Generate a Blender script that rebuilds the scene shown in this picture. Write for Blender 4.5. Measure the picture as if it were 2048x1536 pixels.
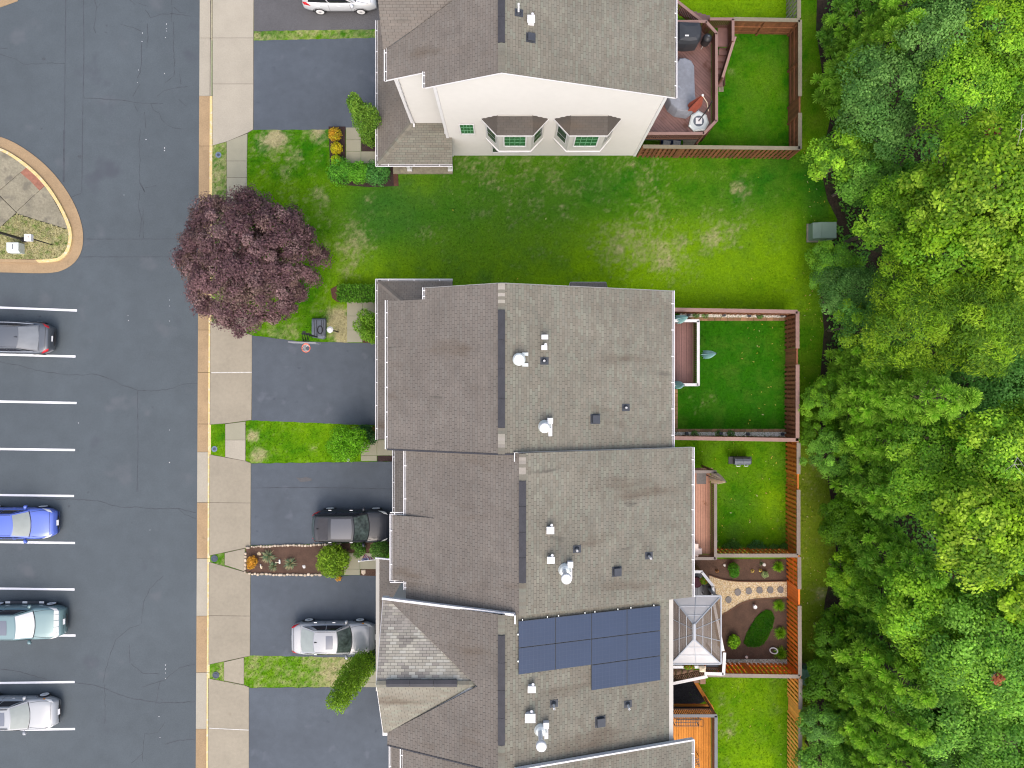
import bpy, bmesh, math, random
import numpy as np
from mathutils import Matrix, Vector
R = math.radians
rnd = random.Random(7)
SC = bpy.context.scene
for o in list(bpy.data.objects): bpy.data.objects.remove(o)
COL = SC.collection

# ---------------- camera, sky, sun, exposure ----------------
CH, FL = 43.0, 1462.0            # drone height in metres, focal length in pixels of the 2048 px wide photograph
cam_d = bpy.data.cameras.new('camera'); cam = bpy.data.objects.new('camera', cam_d); COL.objects.link(cam)
cam.location = (0, 0, CH); cam_d.sensor_width = 36; cam_d.lens = 36*FL/2048
cam_d.clip_start = 0.5; cam_d.clip_end = 2000
SC.camera = cam
SUN_EL, SUN_AZ = 56, 178         # elevation, azimuth from north (+Y) towards east (+X)
world = bpy.data.worlds.new('World'); SC.world = world; world.use_nodes = True
wn = world.node_tree
bg = wn.nodes['Background']; sky = wn.nodes.new('ShaderNodeTexSky')
sky.sky_type = 'NISHITA'; sky.sun_disc = False
sky.sun_elevation = R(SUN_EL); sky.sun_rotation = R(SUN_AZ)
sky.dust_density = 5.0; sky.air_density = 0.8; sky.ozone_density = 1.0
wn.links.new(sky.outputs[0], bg.inputs[0]); bg.inputs[1].default_value = 0.15
sun_d = bpy.data.lights.new('sun', 'SUN'); sun_d.energy = 0.8; sun_d.angle = R(130); sun_d.color = (1.0, 0.97, 0.92)
sun = bpy.data.objects.new('sun', sun_d); COL.objects.link(sun)
sun.rotation_euler = (R(90-SUN_EL), 0, R(180-SUN_AZ)); sun.location = (20, 8, 60)
SC.cycles.filter_width = 1.15
SC.view_settings.view_transform = 'Standard'; SC.view_settings.look = 'None'
SC.view_settings.exposure = 1.02; SC.view_settings.gamma = 1; SC.view_settings.use_curve_mapping = False

# ---------------- helpers ----------------
def P(px, py, z=0.0):            # photograph pixel + real height -> world point
    k = (CH-z)/FL
    return Vector(((px-1024)*k, (768-py)*k, z))
def PX(x, y, z=0.0):
    k = FL/(CH-z); return 1024+x*k, 768-y*k
def XY(pts, z=0.0): return [tuple(P(a, b, z)[:2]) for a, b in pts]

class MB:
    def __init__(s): s.V=[]; s.F=[]; s.M=[]; s.T=[]; s.mi=0; s.t=(1,1,1,1)
    def add(s, vs, fs):
        b=len(s.V); s.V += [tuple(v) for v in vs]
        for f in fs: s.F.append([b+i for i in f]); s.M.append(s.mi); s.T.append(s.t)
    def poly(s, pts): s.add(pts, [list(range(len(pts)))])
    def box(s, x0,x1,y0,y1,z0,z1):
        if x0>x1: x0,x1=x1,x0
        if y0>y1: y0,y1=y1,y0
        s.add([(x0,y0,z0),(x1,y0,z0),(x1,y1,z0),(x0,y1,z0),(x0,y0,z1),(x1,y0,z1),(x1,y1,z1),(x0,y1,z1)],
              [(3,2,1,0),(4,5,6,7),(0,1,5,4),(1,2,6,5),(2,3,7,6),(3,0,4,7)])
    def bar(s, a, b, w, h):      # rectangular bar from a to b, width w (sideways), height h
        a=Vector(a); b=Vector(b); d=(b-a).normalized()
        sd=d.cross(Vector((0,0,1)))
        if sd.length<1e-4: sd=Vector((1,0,0))
        sd.normalize(); up=sd.cross(d).normalized()
        vs=[p+sd*(w/2*i)+up*(h/2*j) for p in (a,b) for i,j in ((-1,-1),(1,-1),(1,1),(-1,1))]
        s.add(vs, [(3,2,1,0),(4,5,6,7),(0,1,5,4),(1,2,6,5),(2,3,7,6),(3,0,4,7)])
    def prism(s, poly, z0, z1):
        a=sum(poly[i][0]*poly[(i+1)%len(poly)][1]-poly[(i+1)%len(poly)][0]*poly[i][1] for i in range(len(poly)))
        if a<0: poly=poly[::-1]
        n=len(poly)
        s.add([(p[0],p[1],z0) for p in poly]+[(p[0],p[1],z1) for p in poly],
              [list(range(n))[::-1], list(range(n,2*n))]+[(i,(i+1)%n,n+(i+1)%n,n+i) for i in range(n)])
    def slab3(s, pts, n, th):    # planar polygon given thickness th along -n
        pts=[Vector(p) for p in pts]; n=Vector(n).normalized()
        nn=Vector((0,0,0))
        for i in range(len(pts)): nn += pts[i].cross(pts[(i+1)%len(pts)])
        if nn.dot(n)<0: pts=pts[::-1]
        k=len(pts); q=[p-n*th for p in pts]
        s.add(q+pts, [list(range(k))[::-1], list(range(k,2*k))]+[(i,(i+1)%k,k+(i+1)%k,k+i) for i in range(k)])
    def tube(s, pts, r, n=8, cap=True):
        pts=[Vector(p) for p in pts]; rs = r if isinstance(r,(list,tuple)) else [r]*len(pts)
        rings=[]
        for i,p in enumerate(pts):
            d=(pts[min(i+1,len(pts)-1)]-pts[max(i-1,0)]).normalized()
            u=d.cross(Vector((0,0,1)))
            if u.length<1e-3: u=Vector((1,0,0))
            u.normalize(); v=d.cross(u)
            rings.append([p+(u*math.cos(2*math.pi*k/n)+v*math.sin(2*math.pi*k/n))*rs[i] for k in range(n)])
        s.loft(rings, cap)
    def loft(s, rings, cap=True):
        n=len(rings[0]); vs=[v for r_ in rings for v in r_]; fs=[]
        for i in range(len(rings)-1):
            for k in range(n): fs.append((i*n+k,i*n+(k+1)%n,(i+1)*n+(k+1)%n,(i+1)*n+k))
        if cap: fs.append(list(range(n))[::-1]); fs.append([(len(rings)-1)*n+k for k in range(n)])
        s.add(vs, fs)
    def lathe(s, c, prof, n=16, cap=True):   # prof: (radius, z)
        c=Vector(c)
        s.loft([[c+Vector((r_*math.cos(2*math.pi*k/n), r_*math.sin(2*math.pi*k/n), z)) for k in range(n)] for r_,z in prof], cap)
    def grid(s, fn, nu, nv):
        vs=[fn(i/nu,j/nv) for j in range(nv+1) for i in range(nu+1)]
        s.add(vs, [(j*(nu+1)+i,j*(nu+1)+i+1,(j+1)*(nu+1)+i+1,(j+1)*(nu+1)+i) for j in range(nv) for i in range(nu)])
    def mesh(s, name, mats, smooth=False, tint=False):
        me=bpy.data.meshes.new(name); me.from_pydata(s.V,[],s.F)
        for m in (mats if isinstance(mats,(list,tuple)) else [mats]): me.materials.append(m)
        me.polygons.foreach_set('material_index', s.M)
        if smooth: me.polygons.foreach_set('use_smooth',[True]*len(s.F))
        if tint:
            at=me.attributes.new('tint','FLOAT_COLOR','FACE'); at.data.foreach_set('color',[c for t in s.T for c in t])
        me.update(); return me
    def build(s, name, mats, parent=None, smooth=False, tint=False, kind=None, label=None, fixn=False):
        me=s.mesh(name,mats,smooth,tint)
        if fixn:
            bm=bmesh.new(); bm.from_mesh(me); bmesh.ops.recalc_face_normals(bm,faces=bm.faces); bm.to_mesh(me); bm.free()
        return link(name, me, parent, kind, label)

def link(name, me, parent=None, kind=None, label=None, mw=None):
    o=bpy.data.objects.new(name, me); COL.objects.link(o)
    if mw is not None: o.matrix_world=mw
    if parent is not None:
        o.parent=parent; o.matrix_parent_inverse=parent['_w'] if False else wm(parent).inverted()
    if kind: o['kind']=kind
    if label: o['label']=label
    return o
def wm(o):                        # world matrix of an object before the depsgraph has run
    m=o.matrix_basis.copy()
    return wm(o.parent) @ o.matrix_parent_inverse @ m if o.parent else m
def tag(o, label, cat, group=None):
    o['label']=label; o['category']=cat
    if group: o['group']=group
    return o
def thing(name, label, cat, loc=(0,0,0), rz=0, group=None):
    o=bpy.data.objects.new(name,None); COL.objects.link(o); o.empty_display_size=.3
    o.location=loc; o.rotation_euler=(0,0,rz)
    return tag(o,label,cat,group)
def copy_tree(o, parent=None):
    c=o.copy(); COL.objects.link(c)
    if parent is not None: c.parent=parent
    for ch in list(o.children): copy_tree(ch,c)
    return c

def np_mesh(name, V, F, mats, tint=None, smooth=False):   # V (n,3), F (m,k), tint (n,4) per vertex
    me=bpy.data.meshes.new(name); n=len(V); m,k=F.shape
    me.vertices.add(n); me.vertices.foreach_set('co', V.astype(np.float32).ravel())
    me.loops.add(m*k); me.loops.foreach_set('vertex_index', F.astype(np.int32).ravel())
    me.polygons.add(m); me.polygons.foreach_set('loop_start', np.arange(0,m*k,k,dtype=np.int32))
    if smooth: me.polygons.foreach_set('use_smooth', np.ones(m,dtype=bool))
    me.materials.append(mats)
    me.update(calc_edges=True)
    if tint is not None:
        at=me.attributes.new('tint','FLOAT_COLOR','POINT'); at.data.foreach_set('color', tint.astype(np.float32).ravel())
    return me

def clip2(poly, a, b, c):         # keep a*x+b*y<=c
    out=[]; n=len(poly)
    for i in range(n):
        p=poly[i]; q=poly[(i+1)%n]; dp=a*p[0]+b*p[1]-c; dq=a*q[0]+b*q[1]-c
        if dp<=0: out.append(p)
        if (dp<0<dq) or (dq<0<dp):
            t=dp/(dp-dq); out.append((p[0]+(q[0]-p[0])*t, p[1]+(q[1]-p[1])*t))
    return out
def clipc(poly, conv):            # clip poly by convex polygon
    a=sum(conv[i][0]*conv[(i+1)%len(conv)][1]-conv[(i+1)%len(conv)][0]*conv[i][1] for i in range(len(conv)))
    if a<0: conv=conv[::-1]
    for i in range(len(conv)):
        p=conv[i]; q=conv[(i+1)%len(conv)]; ex,ey=q[0]-p[0],q[1]-p[1]
        poly=clip2(poly, ey, -ex, ey*p[0]-ex*p[1])
        if len(poly)<3: return []
    return poly
def inpoly(x, y, poly):           # numpy point in polygon
    c=np.zeros(x.shape,bool); n=len(poly)
    for i in range(n):
        x1,y1=poly[i]; x2,y2=poly[(i+1)%n]
        if y1==y2: continue
        c ^= ((y1>y)!=(y2>y)) & (x < (x2-x1)*(y-y1)/(y2-y1)+x1)
    return c
_ng=np.random.default_rng(5); _lat=_ng.random((256,256))
def vnoise(x, y):
    xi=np.floor(x).astype(int); yi=np.floor(y).astype(int); fx=x-xi; fy=y-yi
    fx=fx*fx*(3-2*fx); fy=fy*fy*(3-2*fy); g=lambda a,b:_lat[a%256,b%256]
    return (g(xi,yi)*(1-fx)+g(xi+1,yi)*fx)*(1-fy)+(g(xi,yi+1)*(1-fx)+g(xi+1,yi+1)*fx)*fy
def fbm(x, y, o=4):
    s=0;a=.5
    for i in range(o): s=s+a*vnoise(x*2**i+17*i,y*2**i+31*i); a*=.5
    return s/(1-.5**o)
def sstep(a,b,x): t=np.clip((x-a)/(b-a),0,1); return t*t*(3-2*t)

# ---------------- materials ----------------
def mat(name, col=(.5,.5,.5), rough=.7, metal=0, spec=.4, attr=False, noise=(), bump=None, objvar=0, stain=None, coat=0, alpha=1, trans=0, speck=None):
    m=bpy.data.materials.new(name); m.use_nodes=True; nt=m.node_tree; N=nt.nodes; L=nt.links
    b=N['Principled BSDF']; b.inputs['Roughness'].default_value=rough; b.inputs['Metallic'].default_value=metal
    b.inputs['Specular IOR Level'].default_value=spec; b.inputs['Coat Weight'].default_value=coat
    b.inputs['Coat Roughness'].default_value=.05
    if alpha<1: b.inputs['Alpha'].default_value=alpha
    if attr:
        a=N.new('ShaderNodeAttribute'); a.attribute_name='tint'; cur=a.outputs['Color']
    else:
        a=N.new('ShaderNodeRGB'); a.outputs[0].default_value=(*col,1); cur=a.outputs[0]
    geo=N.new('ShaderNodeNewGeometry'); pos=geo.outputs['Position']
    def ntex(scale, detail=4, stretch=None):
        t=N.new('ShaderNodeTexNoise'); t.inputs['Scale'].default_value=scale; t.inputs['Detail'].default_value=detail
        if stretch:
            mp=N.new('ShaderNodeMapping'); mp.inputs['Scale'].default_value=stretch; L.new(pos,mp.inputs[0]); L.new(mp.outputs[0],t.inputs['Vector'])
        else: L.new(pos,t.inputs['Vector'])
        return t
    def mulval(cur, val):
        x=N.new('ShaderNodeMix'); x.data_type='RGBA'; x.blend_type='MULTIPLY'; x.inputs['Factor'].default_value=1
        L.new(cur,x.inputs['A']); L.new(val,x.inputs['B']); return x.outputs['Result']
    for q in noise:
        t=ntex(q[0],4,q[2] if len(q)>2 else None); mr=N.new('ShaderNodeMapRange')
        mr.inputs['From Min'].default_value=.28; mr.inputs['From Max'].default_value=.72
        mr.inputs['To Min'].default_value=1-q[1]; mr.inputs['To Max'].default_value=1+q[1]
        L.new(t.outputs['Fac'],mr.inputs['Value']); cur=mulval(cur,mr.outputs['Result'])
    if objvar:
        oi=N.new('ShaderNodeObjectInfo'); mr=N.new('ShaderNodeMapRange')
        mr.inputs['To Min'].default_value=1-objvar; mr.inputs['To Max'].default_value=1+objvar
        L.new(oi.outputs['Random'],mr.inputs['Value']); cur=mulval(cur,mr.outputs['Result'])
    for st in ([stain] if stain and not isinstance(stain,list) else (stain or [])):   # (scale, lo, hi, colour, [stretch])
        t=ntex(st[0],5,st[4] if len(st)>4 else None); mr=N.new('ShaderNodeMapRange'); mr.interpolation_type='SMOOTHSTEP'
        mr.inputs['From Min'].default_value=st[1]; mr.inputs['From Max'].default_value=st[2]
        L.new(t.outputs['Fac'],mr.inputs['Value'])
        x=N.new('ShaderNodeMix'); x.data_type='RGBA'; L.new(mr.outputs['Result'],x.inputs['Factor']); L.new(cur,x.inputs['A'])
        x.inputs['B'].default_value=(*st[3],1); cur=x.outputs['Result']
    L.new(cur,b.inputs['Base Color'])
    if trans:
        tr=N.new('ShaderNodeBsdfTranslucent'); L.new(cur,tr.inputs[0]); mx=N.new('ShaderNodeMixShader'); mx.inputs[0].default_value=trans
        L.new(b.outputs[0],mx.inputs[1]); L.new(tr.outputs[0],mx.inputs[2]); L.new(mx.outputs[0],N['Material Output'].inputs[0])
    if bump:
        t=ntex(bump[0],6); bn=N.new('ShaderNodeBump'); bn.inputs['Distance'].default_value=bump[1]; bn.inputs['Strength'].default_value=bump[2] if len(bump)>2 else .6
        L.new(t.outputs['Fac'],bn.inputs['Height']); L.new(bn.outputs[0],b.inputs['Normal'])
    return m
K={}
def C(k): return K[k]
K['road']=mat('road_asphalt',(0.0638,0.0789,0.0894),.85,noise=((.18,.10),(1.1,.06),(22,.10),(90,.12)),bump=(60,.006),stain=[(1.9,.70,.80,(.048,.053,.062)),(.5,.60,.78,(.085,.096,.108)),(.35,.63,.75,(.055,.064,.077))])
K['drive']=mat('sealed_asphalt',(0.0627,0.0765,0.0939),.8,noise=((.35,.12),(2.2,.07),(40,.10)),bump=(70,.004),stain=[(.8,.60,.76,(.085,.098,.12)),(1.7,.66,.78,(.045,.054,.072))])
K['drive_old']=mat('old_driveway_asphalt',(0.084,0.084,0.088),.9,noise=((.6,.08),(30,.25),(80,.15)),bump=(70,.006))
K['crack']=mat('crack_filler',(0.0437,0.0483,0.0575),.8,noise=((6,.3),))
K['seam']=mat('asphalt_seam',(0.0484,0.0538,0.0647),.85,noise=((4,.25),))
K['paint']=mat('white_line_paint',(.70,.70,.73),.6,noise=((9,.05),),stain=(14,.68,.8,(.5,.5,.52)))
K['conc']=mat('concrete',(0.256,0.228,0.173),.85,noise=((.7,.07),(5,.06),(45,.06)),objvar=.05,bump=(60,.003),stain=(2.2,.62,.85,(.21,.18,.13)))
K['conc_tan']=mat('tan_concrete',(0.286,0.202,0.114),.88,noise=((1.2,.10),(14,.10),(60,.1)),objvar=.06,bump=(60,.004),stain=(3,.6,.8,(.22,.155,.085)))
K['conc_pale']=mat('pale_concrete',(0.317,0.29,0.232),.85,noise=((1.0,.06),(14,.06),(60,.07)),objvar=.04,bump=(60,.003))
K['conc_old']=mat('weathered_concrete',(0.218,0.198,0.14),.9,noise=((1.1,.15),(8,.16),(40,.1)),objvar=.05,bump=(40,.004),stain=[(1.6,.5,.75,(.13,.118,.09)),(2.2,.62,.8,(.27,.24,.16))])
K['yellow']=mat('yellow_kerb_paint',(0.56,0.43,0.19),.7,noise=((3,.1),),stain=[(5,.50,.66,(.55,.47,.34)),(11,.60,.72,(.40,.28,.12))])
K['tactile']=mat('red_tactile_brick',(.23,.10,.065),.85,noise=((6,.2),(30,.1)),objvar=.1)
K['walk']=mat('walkway_concrete',(0.256,0.246,0.179),.85,noise=((1.5,.06),(40,.06)),objvar=.04,bump=(60,.003))
K['lawn']=mat('lawn_grass',attr=True,rough=1.0,spec=.02,noise=((7,.18),(30,.3),(110,.35)),bump=(45,.05,.8))
K['blade']=mat('grass_blades',attr=True,rough=.95,spec=.03,trans=.35)
K['leaf']=mat('leaf',attr=True,rough=.55,spec=.2,trans=.5)
K['bark']=mat('bark',(.13,.10,.075),.9,noise=((8,.3),),bump=(25,.03))
K['palebark']=mat('pale_bark',(.36,.34,.30),.9,noise=((8,.2),))
K['mulch']=mat('brown_mulch',(.095,.055,.038),.95,noise=((2,.2),(25,.35),(90,.4)),bump=(40,.06,1))
K['mulch_red']=mat('red_mulch',(.10,.045,.03),.95,noise=((2,.2),(25,.35),(90,.4)),bump=(40,.06,1))
K['mulch_dark']=mat('dark_mulch',(.045,.026,.024),.95,noise=((3,.2),(25,.35),(90,.4)),bump=(40,.06,1))
K['litter']=mat('forest_floor_litter',(.040,.026,.016),.98,noise=((.6,.3),(6,.35),(40,.4)),bump=(20,.08,1),stain=(1.2,.5,.7,(.03,.045,.012)))
K['ground']=mat('ground_soil',(.06,.075,.025),.95,noise=((.2,.2),(3,.2)))
K['shingle']=mat('asphalt_shingle',attr=True,rough=.92,spec=.2,noise=((.28,.10),(1.4,.09),(120,.16)),stain=[(.33,.57,.80,(.10,.078,.058),(.5,2.2,1)),(.9,.66,.82,(.085,.08,.068),(.35,2.4,1))])
K['felt']=mat('roof_felt_shade',(0.0523,0.0468,0.0407),.95,noise=((2,.1),))  # dark felt in the tab gaps stands in for the courses' shadow lines
K['siding']=mat('white_vinyl_siding',(0.505,0.495,0.465),.55,noise=((.5,.02),(3,.02)))
K['trim']=mat('white_trim',(0.623,0.615,0.615),.45,noise=((2,.03),))
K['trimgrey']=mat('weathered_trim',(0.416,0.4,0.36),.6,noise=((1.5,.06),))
K['gutterdebris']=mat('gutter_inside',(.11,.105,.10),.7,noise=((4,.35),),stain=(3,.55,.7,(.05,.045,.04)))  # dark debris lying in the gutter troughs
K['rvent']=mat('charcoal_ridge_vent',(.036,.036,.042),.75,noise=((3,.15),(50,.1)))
K['dark']=mat('dark_metal',(.04,.045,.055),.5,noise=((5,.1),))
K['joint']=mat('joint_soil',(.075,.06,.045),.95,noise=((5,.3),))
K['greyglass']=mat('grey_reflecting_glass',(.16,.175,.19),.15,spec=.6,noise=((2,.1),))
K['lapshade']=mat('siding_lap_shadow',(.30,.30,.29),.8)  # grey behind the board gaps paints the shadow lines of the laps
K['boardedge']=mat('grey_board_edge',(.22,.22,.23),.5)
K['panoreflect']=mat('pano_roof_reflection',(.085,.09,.105),.2,spec=.5)  # grey that paints the sky's reflection onto the black car's roof
K['greystone']=mat('pale_grey_stone',(.50,.49,.47),.8,noise=((12,.15),))
K['galv']=mat('galvanised_metal',(.58,.62,.60),.45,metal=.3,noise=((4,.06),))
K['white']=mat('white_plastic',(.66,.66,.66),.4)
K['black']=mat('black_plastic',(.02,.02,.022),.45)
K['rubber']=mat('tyre_rubber',(.022,.022,.024),.85)
K['pane']=mat('green_window_glass',(.03,.13,.055),.08,spec=.5,noise=((3,.2),))
K['greenbar']=mat('green_glazing_bar',(.16,.35,.20),.4)
K['panedark']=mat('dark_window_glass',(.03,.035,.055),.08,spec=.5)
K['solar']=mat('solar_cells',(0.0312,0.0482,0.0877),.35,spec=.3,noise=((1,.05),))
K['solarline']=mat('solar_grid_lines',(0.05,0.0675,0.11),.35); K['solarframe']=mat('solar_frame',(0.045,0.055,0.075),.4)
K['deckred']=mat('red_brown_deck_stain',(.155,.082,.07),.42,spec=.5,objvar=.13,noise=((1.2,.12),(4,.12,(1,1,1))),stain=(1.1,.60,.72,(.09,.035,.022)))
K['deckpink']=mat('pinkish_brown_deck',(.19,.095,.082),.5,objvar=.11,noise=((1.5,.1),(9,.08)))
K['decksalm']=mat('salmon_deck',(0.4,0.2,0.13),.5,objvar=.07,noise=((1.5,.08),(9,.08)),stain=(1.6,.62,.74,(.2,.07,.02)))
K['deckor']=mat('orange_cedar_deck',(.52,.20,.035),.75,spec=.15,objvar=.12,noise=((1.2,.12),(9,.1)),stain=(2,.6,.75,(.3,.12,.025),(3,.6,1)))
K['deckgrey']=mat('grey_deck',(.30,.31,.33),.6,objvar=.08,noise=((2,.08),))
K['railred']=mat('red_brown_rail',(.22,.135,.115),.6,noise=((2,.08),(14,.06)))
K['railgrey']=mat('weathered_rail',(.205,.17,.15),.75,noise=((2,.10),(14,.08)))
K['railslate']=mat('slate_painted_rail',(.13,.135,.145),.6,noise=((2,.05),))
K['balred']=mat('dark_red_baluster',(.11,.045,.03),.6)
K['balbrown']=mat('brown_baluster',(.22,.13,.08),.7,noise=((5,.15),))
K['f_brown']=mat('brown_fence_wood',(0.17,0.068,0.028),.75,objvar=.25,noise=((3,.15),(12,.12)),stain=(1.2,.62,.75,(.12,.055,.03)))
K['f_red']=mat('red_brown_fence_wood',(0.24,0.092,0.045),.75,objvar=.2,noise=((3,.12),(12,.1)))
K['f_rust']=mat('rust_fence_wood',(0.5,0.155,0.022),.7,objvar=.25,noise=((2,.15),(12,.12)))
K['f_orange']=mat('orange_red_fence_wood',(0.76,0.185,0.02),.65,objvar=.22,noise=((2,.12),(12,.1)))
K['f_yellow']=mat('yellow_cedar_fence_wood',(0.7,0.34,0.07),.7,objvar=.2,noise=((2,.12),(12,.12)))
K['f_grey']=mat('grey_weathered_fence_wood',(0.26,0.25,0.17),.85,objvar=.15,noise=((2,.12),(12,.1)))
K['cap_pink']=mat('pink_brown_cap',(.27,.165,.14),.7,objvar=.06,noise=((1.4,.1),(10,.08)))
K['cap_grey']=mat('grey_brown_cap',(.21,.175,.145),.75,objvar=.06,noise=((1.4,.1),(10,.08)))
K['cap_olive']=mat('olive_grey_cap',(.185,.165,.115),.8,objvar=.05,noise=((1.4,.1),(10,.08)))
K['gravelw']=mat('white_stone',(.62,.60,.54),.9,objvar=.2,attr=False,noise=((30,.2),))
K['gravelbase']=mat('pale_gravel_bed',(.52,.42,.26),.95,noise=((10,.15),(60,.4)),bump=(40,.05,1))
K['pebble']=mat('pebble',attr=True,rough=.85)
K['paver']=mat('clay_paver',(.25,.15,.08),.85,objvar=.25,noise=((5,.15),(30,.1)))
K['step']=mat('slate_step_stone',(.15,.14,.135),.8,objvar=.08,noise=((9,.15),))
K['stone']=mat('field_stone',(.42,.35,.27),.9,objvar=.3,noise=((8,.15),(30,.1)))
K['poly']=mat('smoked_roof_panel',(0.52,0.51,0.51),.30,spec=.5,alpha=.82,noise=((1.5,.10),))
K['polydark']=mat('clear_smoked_panel',(.20,.15,.115),.2,spec=.5,alpha=.45,noise=((1.5,.10),))
K['alum']=mat('blue_grey_aluminium',(0.3,0.33,0.37),.4,metal=.2)
K['teal']=mat('teal_canvas',(0.46,0.74,0.73),.8,noise=((6,.06),))
K['beige']=mat('beige_canvas',(.62,.52,.38),.85,noise=((8,.12),))
K['redcanvas']=mat('rust_red_canvas',(0.27,0.065,0.04),.8,noise=((8,.15),))
K['cover']=mat('grey_cover',(.19,.205,.235),.45,noise=((1.5,.12),(6,.08)),stain=(2.2,.62,.75,(.33,.38,.45)))
K['blackcover']=mat('black_cover',(.03,.034,.04),.5,noise=((2,.15),))
K['slatecover']=mat('slate_cover',(.10,.115,.14),.55,noise=((2,.12),))
K['tgreen']=mat('green_utility_paint',(.165,.235,.175),.55,noise=((2,.06),))
K['tgreen2']=mat('teal_utility_paint',(.10,.24,.165),.55,noise=((2,.08),))
K['orangerim']=mat('orange_rim',(.75,.13,.05),.5)
K['net']=mat('white_net',(.75,.75,.75),.8)
K['acryl']=mat('acrylic_backboard',(.42,.44,.48),.2)
K['lens']=mat('headlight_lens',(.62,.62,.60),.15,spec=.6)
K['tail']=mat('red_tail_lens',(.50,.012,.02),.15,spec=.6)
K['amber']=mat('amber_lens',(.7,.25,.03),.2)
K['chrome']=mat('chrome',(.75,.75,.76),.15,metal=1)
K['rim']=mat('alloy_rim',(.85,.85,.84),.4,metal=0)
K['wglass']=mat('windscreen_glass',(.055,.075,.07),.08,spec=.8,noise=((2.2,.5),(7,.4)))  # grey-green base colour has the sky's reflection painted in
K['sglass']=mat('side_glass',(.012,.013,.02),.06,spec=.6)
K['shade']=mat('pale_windscreen_shade',(.26,.29,.275),.3,noise=((3,.06),))
K['whiteshade']=mat('white_sunshade',(.66,.66,.65),.4)
K['roofglass']=mat('sunroof_glass',(.12,.135,.17),.15,spec=.6)
K['plate']=mat('licence_plate',(.78,.78,.78),.5)
K['terracotta']=mat('burgundy_seat',(.085,.02,.03),.7)
K['navy']=mat('navy_cushion',(.015,.03,.10),.85,noise=((20,.2),))
K['greyfab']=mat('pattern_cushion',(.30,.32,.35),.9,noise=((30,.4),))
K['pinkfab']=mat('pale_pink_fabric',(.70,.56,.50),.8)
K['fr']=mat('flag_red',(.50,.025,.04),.8); K['fw']=mat('flag_white',(.78,.76,.76),.8); K['fb']=mat('flag_blue',(.06,.06,.20),.8)
K['blueiron']=mat('blue_black_iron',(.04,.055,.085),.55,noise=((20,.2),))
K['bluering']=mat('faded_blue_iron',(.12,.17,.25),.5,noise=((20,.2),))
K['coal']=mat('dark_soil',(.016,.016,.02),.95,noise=((8,.4),(40,.4)),bump=(30,.05,1))
K['edging']=mat('brown_edging',(.12,.055,.03),.8)
K['sealant']=mat('pale_joint_sealant',(.50,.49,.46),.7,noise=((8,.2),))
def paint(name,col,metal=.35,coat=.6): return mat(name,col,.28,metal=metal,spec=.5 if coat>.3 else .35,coat=coat)
# ---------------- ground, road and hard surfaces ----------------
def structure(name, label=None):
    o=bpy.data.objects.new(name,None); COL.objects.link(o); o['kind']='structure'; return o
m=MB(); m.poly([(-300,-300,-.20),(300,-300,-.20),(300,300,-.20),(-300,300,-.20)])
g=m.build('ground',K['ground']); g['kind']='structure'
xr=lambda y: 400-8*y/1536
m=MB(); rp=[(-2400,-1400),(xr(-1400),-1400),(xr(2900),2900),(-2400,2900)]
m.poly([(*P(a,b,-.12)[:2],-.12) for a,b in rp][::-1])
road=m.build('road',K['road']); road['kind']='structure'
def strip(pts, w, z, mb, jit=0, n=None):      # flat ribbon along px polyline, w in metres
    q=[]
    for (a,b),(c,d) in zip(pts[:-1],pts[1:]):
        k=max(1,int(math.hypot(c-a,d-b)/7)) if jit else 1
        for i in range(k): q.append((a+(c-a)*i/k,b+(d-b)*i/k))
    q.append(pts[-1])
    W=[P(a+(rnd.uniform(-jit,jit) if 0<i<len(q)-1 else 0),b+(rnd.uniform(-jit,jit) if 0<i<len(q)-1 else 0),z) for i,(a,b) in enumerate(q)]
    vs=[]
    for i,p in enumerate(W):
        d=(W[min(i+1,len(W)-1)]-W[max(i-1,0)]).normalized(); s=Vector((-d.y,d.x,0))
        ww=w*(rnd.uniform(.55,1.3) if jit else 1)
        vs += [p-s*ww/2,p+s*ww/2]
    mb.add(vs,[(2*i,2*i+1,2*i+3,2*i+2)[::-1] for i in range(len(W)-1)])
S=512/1966; S2=420/1536; S3=420/1290; S4=420/1120
def z1(l): return [(a*S,b*S) for a,b in l]
def z2(l): return [(a*S2,260+b*S2) for a,b in l]
def z3(l): return [(a*S3,600+b*S3) for a,b in l]
def z4(l): return [(a*S4,960+b*S4) for a,b in l]
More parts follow.
